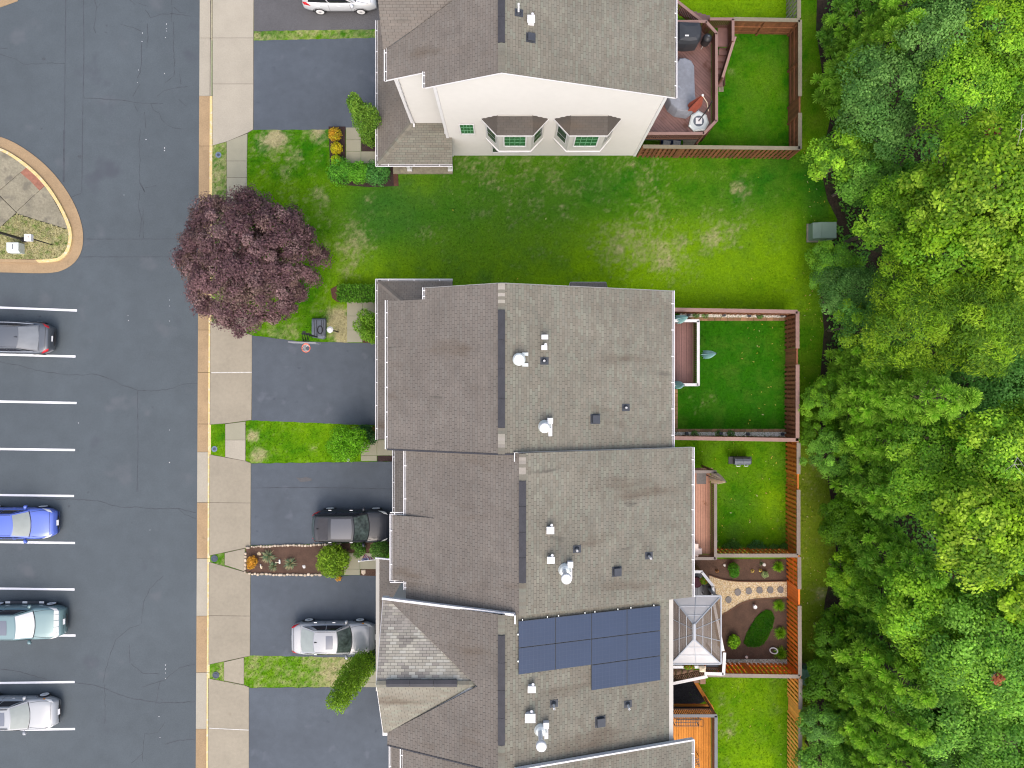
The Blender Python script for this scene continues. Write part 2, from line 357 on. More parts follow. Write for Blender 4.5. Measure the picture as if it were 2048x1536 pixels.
for c in [z1([(0,415),(60,440),(130,455),(180,495),(250,490),(400,485),(500,487)]), z1([(0,370),(60,370)]),
          z1([(725,0),(745,55),(730,150),(720,215),(735,255)]), z1([(745,60),(770,30)]), z1([(995,0),(1040,38)]), z1([(1060,22),(1135,48)]),
          z1([(1115,75),(1155,135),(1230,110),(1320,105),(1465,125)]), z1([(1318,0),(1325,60),(1315,170)]), z1([(1335,55),(1385,95),(1430,100)]),
          z1([(925,185),(1020,212),(1085,240)]), z1([(1130,180),(1135,280),(1128,370)]), z1([(1090,320),(1085,450),(1078,560),(1055,597)]),
          z1([(1330,170),(1335,260),(1330,350),(1340,470),(1335,580),(1265,640)]), z1([(1380,570),(1390,650)]),
          z1([(645,752),(780,760),(930,768),(1040,785),(1160,797),(1250,795)]), z1([(1075,645),(1050,690),(1020,740)]), z1([(1205,740),(1260,700),(1340,675),(1440,665)]),
          z1([(1160,800),(1180,840),(1225,870),(1240,915),(1290,965),(1340,985),(1410,992)]), z1([(1030,800),(1060,860)]), z1([(1370,760),(1425,810)]),
          z1([(1075,985),(1068,1100),(1075,1220),(1070,1400),(1110,1470)]), z1([(1110,860),(1118,985)]),z1([(1115,1440),(1200,1425)]),
          z2([(1022,390),(1060,455)]), z2([(1020,460),(1015,560),(1035,650),(1020,780)]), z2([(1045,560),(1048,790)]),z2([(525,490),(590,465)]),
          z3([(0,380),(130,405),(220,432),(310,445),(400,460),(500,460),(560,455),(620,463),(690,490),(750,525),(850,555),(930,560),(1060,545),(1130,515),(1215,513)]),
          z4([(170,88),(240,108),(380,102),(520,112),(640,145),(740,145),(850,155),(950,153),(1045,175)]), z4([(950,153),(985,185),(1045,205)]),
          z4([(870,510),(800,580),(765,650),(755,765)]), z4([(745,772),(690,790),(620,850),(585,940),(565,1010),(550,1080)]),
          z4([(0,1008),(90,1020),(180,1045),(250,1065)]), z4([(400,1080),(520,1098),(610,1135),(700,1165),(850,1190),(1040,1182)]),
          z4([(755,1105),(880,1065),(960,1000),(1040,985)]), z4([(700,980),(760,1030),(850,1035)]), z4([(690,880),(692,975)]), z4([(855,1070),(830,1200)]),
          z4([(560,1090),(558,1300)]), z4([(760,1500),(765,1400),(770,1355),(840,1350),(880,1290)]), z4([(700,1510),(760,1460)]),z4([(880,1410),(960,1388),(1040,1382)])]:
    m=MB(); strip(c,.030,-.116,m,.9); m.build('crack',K['crack'],road)
for c in [z1([(505,0),(500,400),(497,900),(492,1400)]), z1([(640,0),(645,420),(635,900),(628,1480)]), z2([(600,798),(1330,797)]), z2([(575,928),(1280,928)]),
          z3([(845,560),(848,900),(842,1180)]), z2([(465,0),(462,380)])]:
    m=MB(); strip(c,.04,-.1165,m,.25); m.build('paving_seam',K['seam'],road)
pl=[(615,621,154),(709,713,151),(803,806,153),(898,900,150),(990,992,148),(1084,1086,150),(1177,1179,149),(1271,1271,151),(1366,1364,149),(1460,1458,150)]
for a,b,x in pl:
    m=MB(); strip([(-170,a-(b-a)*1.1),(x,b)],.125,-.115,m); m.build('parking_line',K['paint'],road)
m=MB()
for x,y in [(285,66),(284,83),(277,140),(275,165),(331,75),(333,57),(333,62),(333,48),(329,147),(292,279),(329,296),(329,301),(256,631),(257,641),(339,600),(339,612),(339,642),(339,860),(339,925),(157,846),(300,1060),(331,1330),(331,1338),(331,1346),(331,1357),(320,1475),(318,1433),(248,390)]:
    p=P(x,y,-.114); rr=rnd.uniform(.014,.028); m.poly([(p.x+rr*math.cos(a)*rnd.uniform(.7,1.2),p.y+rr*math.sin(a),-.114) for a in np.arange(0,6.2,1.05)])
o=m.build('paint_fleck',K['paint'],road); o['kind']='stuff'

# gutter pan and kerb
gut=structure('gutter_pan'); kerb=structure('kerb')
js=[-160,-20,76,192,292,390,480,570,660,745,848,904,1005,1117,1232,1345,1458,1570,1700]
cl=['conc_pale','conc_pale','conc_pale','conc_tan','conc_tan','conc_tan','conc_tan','conc_tan','conc_tan','conc_tan','conc_tan','conc_pale','conc_tan','conc_pale','conc_tan','conc_pale','conc_tan','conc_tan']
for i,k in enumerate(cl):
    a,b=js[i]+.35,js[i+1]-.35
    m=MB(); m.prism(XY([(xr(a)-.5,a),(xr(a)+20.5,a),(xr(b)+20.5,b),(xr(b)-.5,b)],-.1),-.2,-.095+.002*(i%2)); m.build('gutter_slab',K[k],gut)
    m=MB(); w=5.6
    m.prism(XY([(xr(a)+20.6,a),(xr(a)+20.6+w,a),(xr(b)+20.6+w,b),(xr(b)+20.6,b)]),-.2,.006 if i>2 else -.07)
    m.build('kerb_stone',K['conc_pale' if i<3 else 'yellow'],kerb)
# sidewalk panels
side=structure('sidewalk')
JB=MB()
def slab(parent, pts, k, z=.012, name='slab', d=.35, th=.25):
    mx=sum(p[0] for p in pts)/len(pts); my=sum(p[1] for p in pts)/len(pts)
    if z<.02: JB.poly([(a,b,.006+.0001*(len(JB.F)%7)) for a,b in XY([(a+(.4 if a>mx else -.4),b+(.4 if b>my else -.4)) for a,b in pts])])
    cx=sum(p[0] for p in pts)/len(pts); cy=sum(p[1] for p in pts)/len(pts)
    q=[(a+(d if a<cx else -d),b+(d if b<cy else -d)) for a,b in pts]
    m=MB(); m.prism(XY(q),z-th,z+rnd.uniform(-.002,.003)); return m.build(name,K[k],parent)
for q,k in [([(425,-90),(508,-90),(507,76),(425,76)],'conc_pale'),([(425,76),(507,76),(507,168),(425,168)],'conc_pale'),
          ([(425,168),(507,168),(506.5,259),(495,266),(454,283),(425.5,291)],'conc_pale'),
          ([(453.5,283),(495,267),(494,322),(453.5,322)],'walk'),([(453.5,322),(494,322),(494,355),(453.5,355)],'walk'),([(453.5,355),(494,355),(494,400),(453.5,400)],'walk'),
          ([(453,400),(494,400),(493,450),(453,450)],'walk'),([(453,450),(493,450),(493,500),(453,500)],'walk'),([(453,500),(493,500),(493,550),(453,550)],'walk'),([(453,550),(493,550),(493,600),(453,600)],'walk'),([(452,600),(493,600),(493,665),(452,651)],'walk'),
          ([(421,643),(504,670),(504,745),(420.5,746)],'conc'),([(420.5,746),(504,745),(503,840),(450,847),(420,849)],'conc'),
          ([(450.5,848),(491,843),(491,880),(450.5,880)],'walk'),([(450.5,880),(491,880),(491,922),(450.5,914)],'conc_pale'),
          ([(419.5,909),(491,922),(502,926),(501.5,1006),(419,1005)],'conc'),([(419,1005),(501.5,1006),(501,1093),(490,1096),(419,1111)],'conc'),
          ([(449.5,1106),(490,1097),(490,1143),(449.5,1130)],'conc'),
          ([(418.5,1124),(490,1144),(501,1149),(500.5,1232),(418,1231)],'conc'),([(418,1231),(500.5,1232),(500,1312),(488,1314),(417.5,1329)],'conc'),
          ([(448,1324),(488,1315),(488,1369),(448,1361)],'conc'),
          ([(417,1357),(488,1370),(498,1374),(498,1460),(416.5,1457)],'conc'),([(416.5,1457),(498,1460),(498,1640),(416,1640)],'conc')]:
    slab(side,q,k)
m=MB(); m.prism(XY([(423,744.6),(503.5,743.8),(503.5,745.4),(423,746.2)]),0,.017); m.build('joint_sealant',K['sealant'],side)
m=MB(); m.prism(XY([(418,1455.4),(497.5,1459.2),(497.5,1460.6),(418,1456.8)]),0,.017); m.build('joint_sealant',K['sealant'],side)
JB.build('joint_filler',K['joint'],side,fixn=True)
# driveways
def sheet(name,pts,k,z):
    m=MB(); m.prism(XY(pts,z),z-.2,z); o=m.build(name,K[k]); o['kind']='structure'; return o
def jag(a,b,n,j): return [(a[0]+(b[0]-a[0])*i/n+rnd.uniform(-j,j)*(0<i<n)*.3,a[1]+(b[1]-a[1])*i/n+rnd.uniform(-j,j)*(0<i<n)) for i in range(n+1)]
def drive(pts,k='drive',z=.016): return sheet('driveway',pts,k,z)
drive([(508,-90),(830,-90)]+jag((830,57),(508,62),30,.8),'drive_old')
drive(jag((507.5,81),(830,74),30,.7)+jag((830,257),(507,260),30,.7))
drive([(504.5,671)]+jag((504.5,671),(600,683),12,.6)+jag((600,683),(757,687),14,.6)+[(800,690),(800,853)]+jag((757,851),(503.5,841),26,.8))
d3=drive(jag((502.5,927),(791,923),30,.9)+[(830,922),(830,1080)]+jag((790,1083),(501.5,1091),24,.6))
drive(jag((501.5,1150),(752,1151),20,.5)+[(800,1151),(800,1316)]+jag((745,1316),(500.5,1311),24,.8))
drive(jag((498.5,1376),(752,1374),24,.8)+[(830,1374),(830,1640),(498,1640)])
m=MB(); m.poly([(*P(a,b,.0205)[:2],.0205) for a,b in [(592,955),(603,956),(612,954),(623,957),(624,961),(613,963),(601,964)]][::-1]); m.build('patch',K['drive_old'],d3)
m=MB(); strip([(503,976),(590,975),(700,976),(790,978)],.03,.0203,m,.3); m.build('paving_seam',K['seam'],d3)
# walkways to the front doors
def walk(polys):
    w=structure('front_walkway')
    for q in polys: slab(w,q,'walk',.03,'slab',.3)
walk([[(692,255),(722,255),(722,279),(692,279)],[(692,279),(722,279),(722,303),(692,303)],[(692,303),(722,303),(722,327),(692,327)],[(722,303),(760,303),(760,327),(722,327)]])
walk([[(694,604),(725,604),(725,632),(694,632)],[(725,604),(764,604),(764,632),(725,632)],[(694,632),(725,632),(725,660),(694,660)],[(694,660),(725,660),(725,685),(694,685)]])
walk([[(722,880),(754,880),(754,911),(722,911)],[(754,880),(800,880),(800,911),(754,911)],[(722,911),(754,911),(754,922),(722,922)]])
walk([[(688,1106),(720,1106),(720,1138),(688,1138)],[(720,1106),(760,1106),(760,1138),(720,1138)],[(688,1138),(720,1138),(720,1150),(688,1150)]])
walk([[(719,1340),(760,1340),(760,1364),(719,1364)],[(719,1364),(760,1364),(760,1374),(719,1374)]])
# planting beds
def bed(pts,k,z=.03,name='planting_bed'): return sheet(name,pts,k,z)
bed([(657,253),(691,253),(691,330),(790,330),(790,372),(740,374),(690,370),(660,362),(660,330)],'mulch_dark')
bed([(722.5,277),(765,277),(765,302.5),(722.5,302.5)],'mulch_dark',.028)
bed([(786,345),(796,345),(797,372),(788,372)],'mulch_red',.034)
bed([(661,578),(676,570),(770,570),(770,603.5),(674,603.5),(664,596)],'mulch_red')
bed([(725.5,661),(770,661),(770,688),(725.5,685)],'mulch_red',.028)
bed([(700,853),(770,853),(770,879),(722,879)],'mulch_red',.028)
bed([(754.5,911.5),(800,911.5),(800,923),(754.5,923)],'mulch_dark',.028)
dbed=bed([(491,1096),(501,1094),(560,1092),(640,1090),(700,1086),(800,1083),(800,1105.5),(687.5,1105.5),(687.5,1149),(620,1149),(502,1149),(491,1143)],'mulch')
bed([(720.5,1138.5),(770,1138.5),(770,1153),(720.5,1151)],'mulch')
# field-stone edging round the driveway bed
def stones(path, parent, sz, step, zb=.03):
    for (a,b),(c,d) in zip(path[:-1],path[1:]):
        L_=math.hypot(c-a,d-b); t=0
        while t<L_:
            s=sz*rnd.uniform(.65,1.35); u=(t+s/2)/L_
            p=P(a+(c-a)*u,b+(d-b)*u+rnd.uniform(-.8,.8)); k=CH/FL; m=MB()
            rx,ry=s*k*.52,min(s,5.5)*k*rnd.uniform(.42,.55); hh=rnd.uniform(.06,.11)
            if abs(d-b)>abs(c-a): rx,ry=ry,rx
            rings=[]
            for f,z in ((1,0),(1.05,hh*.5),(.72,hh),):
                rings.append([(rx*f*math.cos(q)*(1+.15*math.sin(3*q+t)),ry*f*math.sin(q)*(1+.12*math.cos(2*q+t)),z) for q in np.arange(0,6.28,6.2832/7)])
            m.loft(rings); o=m.build('edging_stone',K['stone']); o.location=(p.x,p.y,zb)
            o.parent=parent; t+=s*step
stones([(503,1093),(560,1091),(640,1089.5),(680,1087)],dbed,5.0,1.05)
stones([(492,1103),(491,1143)],dbed,7,1.1)
stones([(492,1097),(502,1093)],dbed,8,1.1)
stones([(497,1147),(560,1149),(640,1149)],dbed,7,1.05)
# parking island
isl=structure('parking_island')
outer=[(-60,262),(0,271),(44,293),(93,331),(131,378),(153,419),(165,460),(164,495),(153,520),(131,538),(101,547),(0,544),(-60,544)]
kin=[(-60,282),(0,293),(49,323),(90,361),(118,402),(137,440),(145,465),(142,495),(131,514),(109,526),(0,524),(-60,524)]
inn=[(-60,288),(0,299),(46,328.5),(86,365.5),(113,405),(131,442),(138.5,466),(136,493),(126,510),(107,520),(0,518),(-60,518)]
def smooth(l,n=2):
    for _ in range(n):
        q=[l[0]]
        for a,b in zip(l[:-1],l[1:]): q+=[(a[0]*.75+b[0]*.25,a[1]*.75+b[1]*.25),(a[0]*.25+b[0]*.75,a[1]*.25+b[1]*.75)]
        l=q+[l[-1]]
    return l
def ring(name,A,B,z0,z1,k,parent):
    A=smooth(A);B=smooth(B); A=resamp(A,60); B=resamp(B,60); m=MB()
    a=XY(A);b=XY(B)
    for i in range(59): m.prism([a[i],a[i+1],b[i+1],b[i]],z0,z1)
    return m.build(name,K[k],parent)
def resamp(l,n):
    d=[0]
    for a,b in zip(l[:-1],l[1:]): d.append(d[-1]+math.hypot(b[0]-a[0],b[1]-a[1]))
    t=np.linspace(0,d[-1],n); return list(zip(np.interp(t,d,[p[0] for p in l]),np.interp(t,d,[p[1] for p in l])))
# the gutter of the island in segments
A=resamp(smooth(outer),60); B=resamp(smooth(kin),60); Ci=resamp(smooth(inn),60)
for s0,s1,k in [(0,12,'conc_tan'),(12,21,'conc_tan'),(21,33,'conc_tan'),(33,44,'conc_tan'),(44,52,'conc_tan'),(52,59,'conc_tan')]:
    m=MB(); a=XY(A);b=XY(B)
    for i in range(s0,s1): m.poly([(*a[i],-.09),(*a[i+1],-.09),(*b[i+1],-.085),(*b[i],-.085)])
    m.build('gutter_slab',K[k],isl,fixn=True)
    m=MB(); b=XY(B);c=XY(Ci)
    m.loft([[(*b[i],-.1),(*b[i],.02),(*c[i],.03),(*c[i],-.1)] for i in range(s0,s1+1)])
    m.build('kerb_stone',K['yellow' if s0<44 else 'conc_tan'],isl,fixn=True)
inl=[p for p in resamp(smooth(inn),40)]
pa=XY(inl+[(-60,518)])
conc=[[(-60,280),(0,299),(46,328),(56,337),(41,345),(0,380),(-60,440)],[(41,345),(57,333),(88,366),(79,381),(32,424),(0,392),(0,381)],[(79,381),(92,370),(140,460),(134,458),(68,438),(34,427),(33,424)],[(0,393),(32.5,425),(0,455),(-60,500),(-60,441),(-1,382)]]
for q in conc:
    cq=clipc(XY(q),pa) if True else XY(q)
    # pa is convex enough for the part used
    if len(cq)>2:
        m=MB(); c_=sum((Vector(p) for p in cq),Vector((0,0)))/len(cq)
        m.prism([tuple(Vector(p)+(c_-Vector(p)).normalized()*.012) for p in cq],-.15,.012); m.build('slab',K['conc_old'],isl)
for q in ([(56,332.5),(73.5,352),(61,362),(41,345.5)],[(73.5,352.5),(91,370.5),(79,381),(61.3,362.5)]):
    m=MB(); m.prism(XY(q),-.1,.02); m.build('tactile_panel',K['tactile'],isl)
m=MB(); m.prism(clipc(XY([(-60,502),(0,456),(33,428),(68,439),(134,459),(146,465),(146,500),(100,524),(-60,524)]),pa),-.15,.004); m.build('island_soil',K['ground'],isl)
# corner of another island at the top left
m=MB(); m.prism(XY([(-40,-40),(40,-40),(33,0),(0,12),(-40,22)]),-.15,-.09); m.build('gutter_slab',K['conc_tan'],isl)

# lawn: one fine grid whose blades' colours are worked out here
def blob(px,py,x,y,r,s=1.0): return s*np.exp(-((px-x)**2+(py-y)**2)/(2*(r*.6)**2))
def lawncol(X,Y):
    k=FL/CH; px=1024+X*k; py=768-Y*k
    n1=fbm(X*.35+9,Y*.35,4); n2=fbm(X*1.3+40,Y*1.3+7,4); n3=fbm(X*4+3,Y*4+70,3)
    yel=.32+.9*(n1-.5); straw=.0*n1; dk=.5*(n2-.5)
    front=(px<660)&(py>250)&(py<700)
    main=(py>310)&(py<625)&(px>420)&(px<1660)
    strip_=(px>1597)&((py<300)|(py>622)); blend=sstep(1585,1640,px)*main; A_=(px>1340)&(px<1597)&(py<300); B_=(px>1340)&(px<1597)&(py>=622)&(py<875); C_=(px>1340)&(px<1597)&(py>=875)&(py<1112)
    D_=(px>1340)&(px<1600)&(py>=1112)&(py<1352); E_=(px>1340)&(px<1600)&(py>=1352)
    yel=yel+np.where(main,.55*sstep(390,500,py)*sstep(600,720,px)+.35*sstep(1150,1400,px)*sstep(380,470,py),0)
    yel=yel+np.where(main,.35*sstep(470,540,py)*sstep(640,740,px)*sstep(1400,1250,px)+.3*(fbm(px*.004,py*.03,3)-.5),0)+blob(px,py,830,372,60,.8)+blob(px,py,1130,585,200,.25)
    dk=dk+np.where(main,blob(px,py,760,420,110,.60)+blob(px,py,930,415,190,.50)+blob(px,py,1110,430,140,.25)+blob(px,py,1200,350,150,.3)+blob(px,py,1440,430,140,.35)+blob(px,py,1560,330,80,.3)+blob(px,py,960,600,120,.2),0)
    for x,y,r,s in [(692,498,42,.30),(705,462,34,.26),(730,480,40,.18),(1300,488,95,.30),(1360,508,46,.22),(1320,520,34,.20),(1230,498,60,.20),(1430,470,50,.18),(1500,440,50,.12),(1480,378,30,.5),(1100,330,190,.22),(950,322,60,.25),(1300,345,60,.25),(700,545,24,.3),(555,275,26,.8),(640,268,26,.7),(525,290,24,.4),(590,310,20,.35),(570,345,22,.35),(640,390,24,.3),(665,645,26,.6),(680,630,22,.9),(680,670,22,.9),(560,670,40,.35),(860,470,30,.2),(1440,470,40,.35),(740,400,18,.2),(700,360,24,.2)]:
        straw=straw+blob(px,py,x,y,r,s)
    straw=straw+np.where((px>674)&(px<694)&(py>630)&(py<686),.8,0)
    straw=straw+np.where(front,.14,0)+np.where(main,.09,0)
    v=(px<454); straw=straw+np.where(v,.33,0)
    top=(py<80)&(px<800); straw=straw+np.where(top,.52,0)
    f2=(py>840)&(py<928)&(px<760); straw=np.where(f2,.10+blob(px,py,505,870,16,.6)+blob(px,py,515,910,20,.6)+blob(px,py,625,900,14,.25)+blob(px,py,560,922,90,.12),straw); yel=np.where(f2,.48+.7*(n1-.5),yel); dk=np.where(f2,.25*(n2-.6),dk)
    f4=(py>1305)&(py<1380)&(px<760); straw=np.where(f4,.40+.35*sstep(590,680,px),straw); yel=np.where(f4,.55,yel)
    stone=(px>1350)&False
    yel=np.where(A_,.22+.5*(n1-.5)+blob(px,py,1540,150,40,.2),yel); dk=np.where(A_,.12+.9*(n2-.5),dk); straw=np.where(A_,.0+blob(px,py,1460,145,14,.4),straw)
    tp=A_&(py<36); yel=np.where(tp,.95,yel); dk=np.where(tp,.3*(n2-.5),dk)
    yel=np.where(B_,.10+.3*(n1-.5)+.25*sstep(1500,1575,px)*sstep(780,640,py),yel); dk=np.where(B_,.15+.8*(n2-.5),dk); straw=np.where(B_,blob(px,py,1395,815,30,.28)+blob(px,py,1430,790,20,.2),straw)
    yel=np.where(C_,.55+.7*(n1-.5)+blob(px,py,1545,1000,40,.6)-blob(px,py,1470,1000,60,.35),yel); dk=np.where(C_,.08+1.0*(n2-.5)+blob(px,py,1470,1050,60,.2),dk); straw=np.where(C_,.04+blob(px,py,1540,1060,30,.15),straw)
    yel=np.where(E_,.60+1.1*(n1-.5)+blob(px,py,1478,1365,20,.5)+blob(px,py,1525,1525,26,.8),yel); dk=np.where(E_,.10+1.1*(n2-.5),dk); straw=np.where(E_,.12+blob(px,py,1465,1400,34,.2)+blob(px,py,1460,1460,26,.35)+blob(px,py,1420,1450,24,.2),straw)
    oliv=np.where(strip_,sstep(760,1000,py)*.55+.1,0)
    yel=np.where(strip_,.48+.5*(n1-.5)+.35*sstep(880,1100,py)*sstep(1300,1150,py),yel)+np.where(strip_,blob(px,py,1600,300,40,.5),0); dk=np.where(strip_,.10+.4*(n2-.5)+.2*sstep(620,540,py)*0,dk); straw=np.where(strip_,.04+blob(px,py,1645,920,22,.5)+blob(px,py,1640,1190,18,.4)+.16*sstep(860,960,py),straw)
    dk=dk+.30*blend; yel=yel-.25*blend; isl_=(px<200); straw=np.where(isl_,.80,straw); yel=np.where(isl_,.5,yel)
    dg=np.array([.027,.135,.004]); yg=np.array([.155,.295,.005]); tg=np.array([.020,.092,.018]); st=np.array([.36,.31,.18]); ol=np.array([.17,.21,.02])
    y_=np.clip(yel+.8*(n2-.5)+.45*(n3-.5),0,1)[:,None]; c=dg*(1-y_)+yg*y_
    d_=np.clip(dk+.3*(n3-.5),0,.75)[:,None]; c=c*(1-d_)+tg*d_
    o_=np.clip(oliv+.5*(n2-.5)*(oliv>0),0,.8)[:,None]; c=c*(1-o_)+ol*o_
    n4=fbm(X*9+11,Y*9+5,3); n5=fbm(X*2.2+61,Y*7+5,3); n6=fbm(X*14+1,Y*6+2,2); sn=.20*n2+.20*n3+.27*n4+.15*n5+.18*n6
    s_=.88*sstep(.52,.86,straw*.50+sn*.80)[:,None]*(straw[:,None]>.015); c=c*(1-s_)+st*s_*(.75+.5*n3[:,None])
    return c
def lawn_grid(name,x0,x1,y0,y1,st,z,poly=None):
    a=P(x0,y1);b=P(x1,y0); nx=int((b.x-a.x)/st)+1; ny=int((b.y-a.y)/st)+1
    gx=np.linspace(a.x,b.x,nx); gy=np.linspace(a.y,b.y,ny); X,Y=np.meshgrid(gx,gy); X=X.ravel();Y=Y.ravel()
    c=lawncol(X,Y); Z=z+.03*(fbm(X*.5,Y*.5,2)-.5)*0
    idx=np.arange(nx*ny).reshape(ny,nx); F=np.stack([idx[:-1,:-1],idx[:-1,1:],idx[1:,1:],idx[1:,:-1]],-1).reshape(-1,4)
    if poly is not None:
        cx=X[F].mean(1); cy=Y[F].mean(1); F=F[inpoly(cx,cy,poly)]
    V=np.stack([X,Y,np.full_like(X,z)],1)
    o=link(name,np_mesh(name,V,F,K['lawn'],np.concatenate([c,np.ones((len(c),1))],1)),kind='structure'); return o
lawn_grid('lawn',412,1720,-60,1600,.11,0,XY([(xr(-100)+22.5,-100),(1740,-100),(1740,1700),(xr(1700)+22.5,1700)]))
m=None
isg=lawn_grid('island_grass',-60,146,420,525,.1,.012,clipc(XY([(-60,502),(0,456),(33,428),(68,439),(134,459),(146,465),(146,500),(100,524),(-60,524)]),pa))
# forest floor
m=MB(); fp=[(1640,-200),(1632,60),(1648,170),(1660,240),(1640,330),(1655,400),(1675,440),(1640,540),(1642,600),(1648,660),(1640,760),(1640,880),(1655,960),(1668,1030),(1672,1110),(1650,1200),(1640,1300),(1620,1390),(1618,1480),(1620,1700),(3000,1700),(3000,-200)]
m.prism(XY(fp),-.1,.03); o=m.build('forest_floor',K['litter']); o['kind']='structure'
# real blades over the lawns
hard=[XY(q) for q in ([(380,-100),(426.3,-100),(418.3,1536),(417,1700),(380,1700)],[(400,-100),(453,-100),(453,290),(400,290)],[(453,-100),(508,-100),(508,262),(453,288)],[(453,250),(494,262),(493,665),(453,655)],
  [(507,-100),(830,-100),(830,62),(507,62)],[(507,79),(830,73),(830,258),(507,261)],[(757,-100),(1352,-100),(1352,313),(757,340)],[(657,253),(800,253),(800,372),(657,372)],
  [(420,640),(504,670),(600,684),(830,688),(830,850),(503,842),(420,850)],[(661,570),(800,570),(800,604),(661,604)],[(694,600),(800,600),(800,690),(694,690)],
  [(757,575),(1340,580),(1370,900),(1380,1700),(757,1700)],[(450,846),(491,840),(491,925),(450,915)],[(420,908),(502,926),(830,922),(830,1083),(640,1090),(502,1092),(420,1112)],
  [(449,1090),(830,1080),(830,1155),(501,1150),(449,1132)],[(420,1123),(501,1149),(830,1150),(830,1316),(500,1312),(420,1330)],[(448,1310),(488,1314),(488,1370),(448,1362)],
  [(416,1356),(498,1375),(830,1374),(830,1700),(416,1700)],[(718,1340),(800,1340),(800,1374),(718,1374)],[(722,878),(800,878),(800,924),(722,924)],
  [(1340,1112),(1578,1112),(1578,1330),(1340,1345)],fp)]
def blades(name,n,x0,x1,y0,y1,z,inside=None,excl=hard,hgt=.05):
    a=P(x0,y1);b=P(x1,y0); X=_ng.uniform(a.x,b.x,n);Y=_ng.uniform(a.y,b.y,n); ok=np.ones(n,bool)
    if inside is not None: ok&=inpoly(X,Y,inside)
    for h in excl: ok&=~inpoly(X,Y,h)
    X=X[ok];Y=Y[ok];n=len(X); c=lawncol(X,Y); j=_ng.uniform(.6,1.55,(n,1)); c=np.clip(c*j*np.array([1,1,.9]),0,1)
    th=_ng.uniform(0,6.28,n); h=_ng.uniform(.5,1.3,n)*hgt; w=_ng.uniform(.012,.03,n); ln=_ng.uniform(-.06,.06,(n,2))
    V=np.empty((n,3,3)); dx=np.cos(th)*w; dy=np.sin(th)*w
    V[:,0]=np.stack([X-dx,Y-dy,np.full(n,z)],1);V[:,1]=np.stack([X+dx,Y+dy,np.full(n,z)],1);V[:,2]=np.stack([X+ln[:,0],Y+ln[:,1],z+h],1)
    o=link(name,np_mesh(name,V.reshape(-1,3),np.arange(3*n).reshape(-1,3),K['blade'],np.repeat(np.concatenate([c,np.ones((n,1))],1),3,0)),kind='stuff'); return o
blades('grass',330000,424,1700,-20,1560,.0)
blades('island_blades',6000,-10,142,428,520,.012,clipc(XY([(-60,502),(0,456),(33,428),(68,439),(134,459),(146,465),(146,500),(100,524),(-60,524)]),pa),[])
# fallen leaves
n=300; V=[];T=[]; m=MB()
for i in range(n):
    r_=rnd.random()
    if r_<.08: x,y,z=rnd.uniform(1480,1570),rnd.uniform(645,850),.03
    elif r_<.25: x,y,z=rnd.uniform(1400,1570),rnd.uniform(885,1100),.03
    elif r_<.85: x,y,z=rnd.uniform(1605,1650),rnd.uniform(300,1500),.03
    elif r_<.95: x,y,z=rnd.uniform(1380,1570),rnd.uniform(1360,1530),.03
    else: x,y,z=rnd.uniform(700,1600),rnd.uniform(330,560),.03
    p=P(x,y,z); s=rnd.uniform(.03,.075); a=rnd.random()*6.28; m.t=(*rnd.choice([(.55,.45,.05),(.45,.42,.08),(.5,.33,.1),(.6,.55,.3)]),1)
    m.poly([(p.x+s*f*math.cos(a+q),p.y+s*f*math.sin(a+q),z+rnd.uniform(0,.03)) for q,f in ((0,1),(1.3,.5),(3.14,1),(5,.5))])
m.build('fallen_leaves',K['leaf'],tint=True,kind='stuff')
# ---------------- town houses ----------------
SL,SR,ZR=.46,.34,11.8
def xl(px,xr_,zr=ZR,s=SL): k=(px-1024)/FL; return k*(CH-zr+s*xr_)/(1+k*s)
def xrt(px,xr_,zr=ZR,s=SR): k=(px-1024)/FL; return k*(CH-zr-s*xr_)/(1-k*s)
TP=[(0.1719, 0.1625, 0.1298), (0.1618, 0.1525, 0.1226), (0.1674, 0.1564, 0.1252), (0.1581, 0.1479, 0.1191), (0.1803, 0.1767, 0.1404), (0.1692, 0.1702, 0.1358), (0.1543, 0.1421, 0.113), (0.1748, 0.1613, 0.1298), (0.1637, 0.1572, 0.128), (0.1563, 0.1517, 0.1226)]
TD=[(0.1434, 0.1268, 0.1103), (0.1384, 0.123, 0.1065), (0.1483, 0.1318, 0.1142), (0.141, 0.1268, 0.1113), (0.1459, 0.1328, 0.1162), (0.136, 0.121, 0.1055)]  # darker palette: weaker light on the left slopes is painted into the colour
TW=[(0.4, 0.376, 0.3075), (0.368, 0.344, 0.2775), (0.336, 0.312, 0.255), (0.416, 0.4, 0.3375)]
TWM=[(.27,.245,.21),(.31,.285,.245),(.235,.215,.185),(.29,.27,.225)]
TABW,EXPO=.305,.127
_tabmesh={}
def tabmesh(t):
    if t not in _tabmesh:
        m=MB(); m.t=(*t,1); w=TABW/2-.006; e=EXPO-.010
        m.add([(-w,0,.012),(w,0,.012),(w,e,.004),(-w,e,.004),(-w,0,0),(w,0,0),(w,e,0),(-w,e,0)],[(0,1,2,3),(4,5,1,0),(5,6,2,1),(7,4,0,3)])
        _tabmesh[t]=m.mesh('shingle',K['shingle'],tint=True)
    return _tabmesh[t]
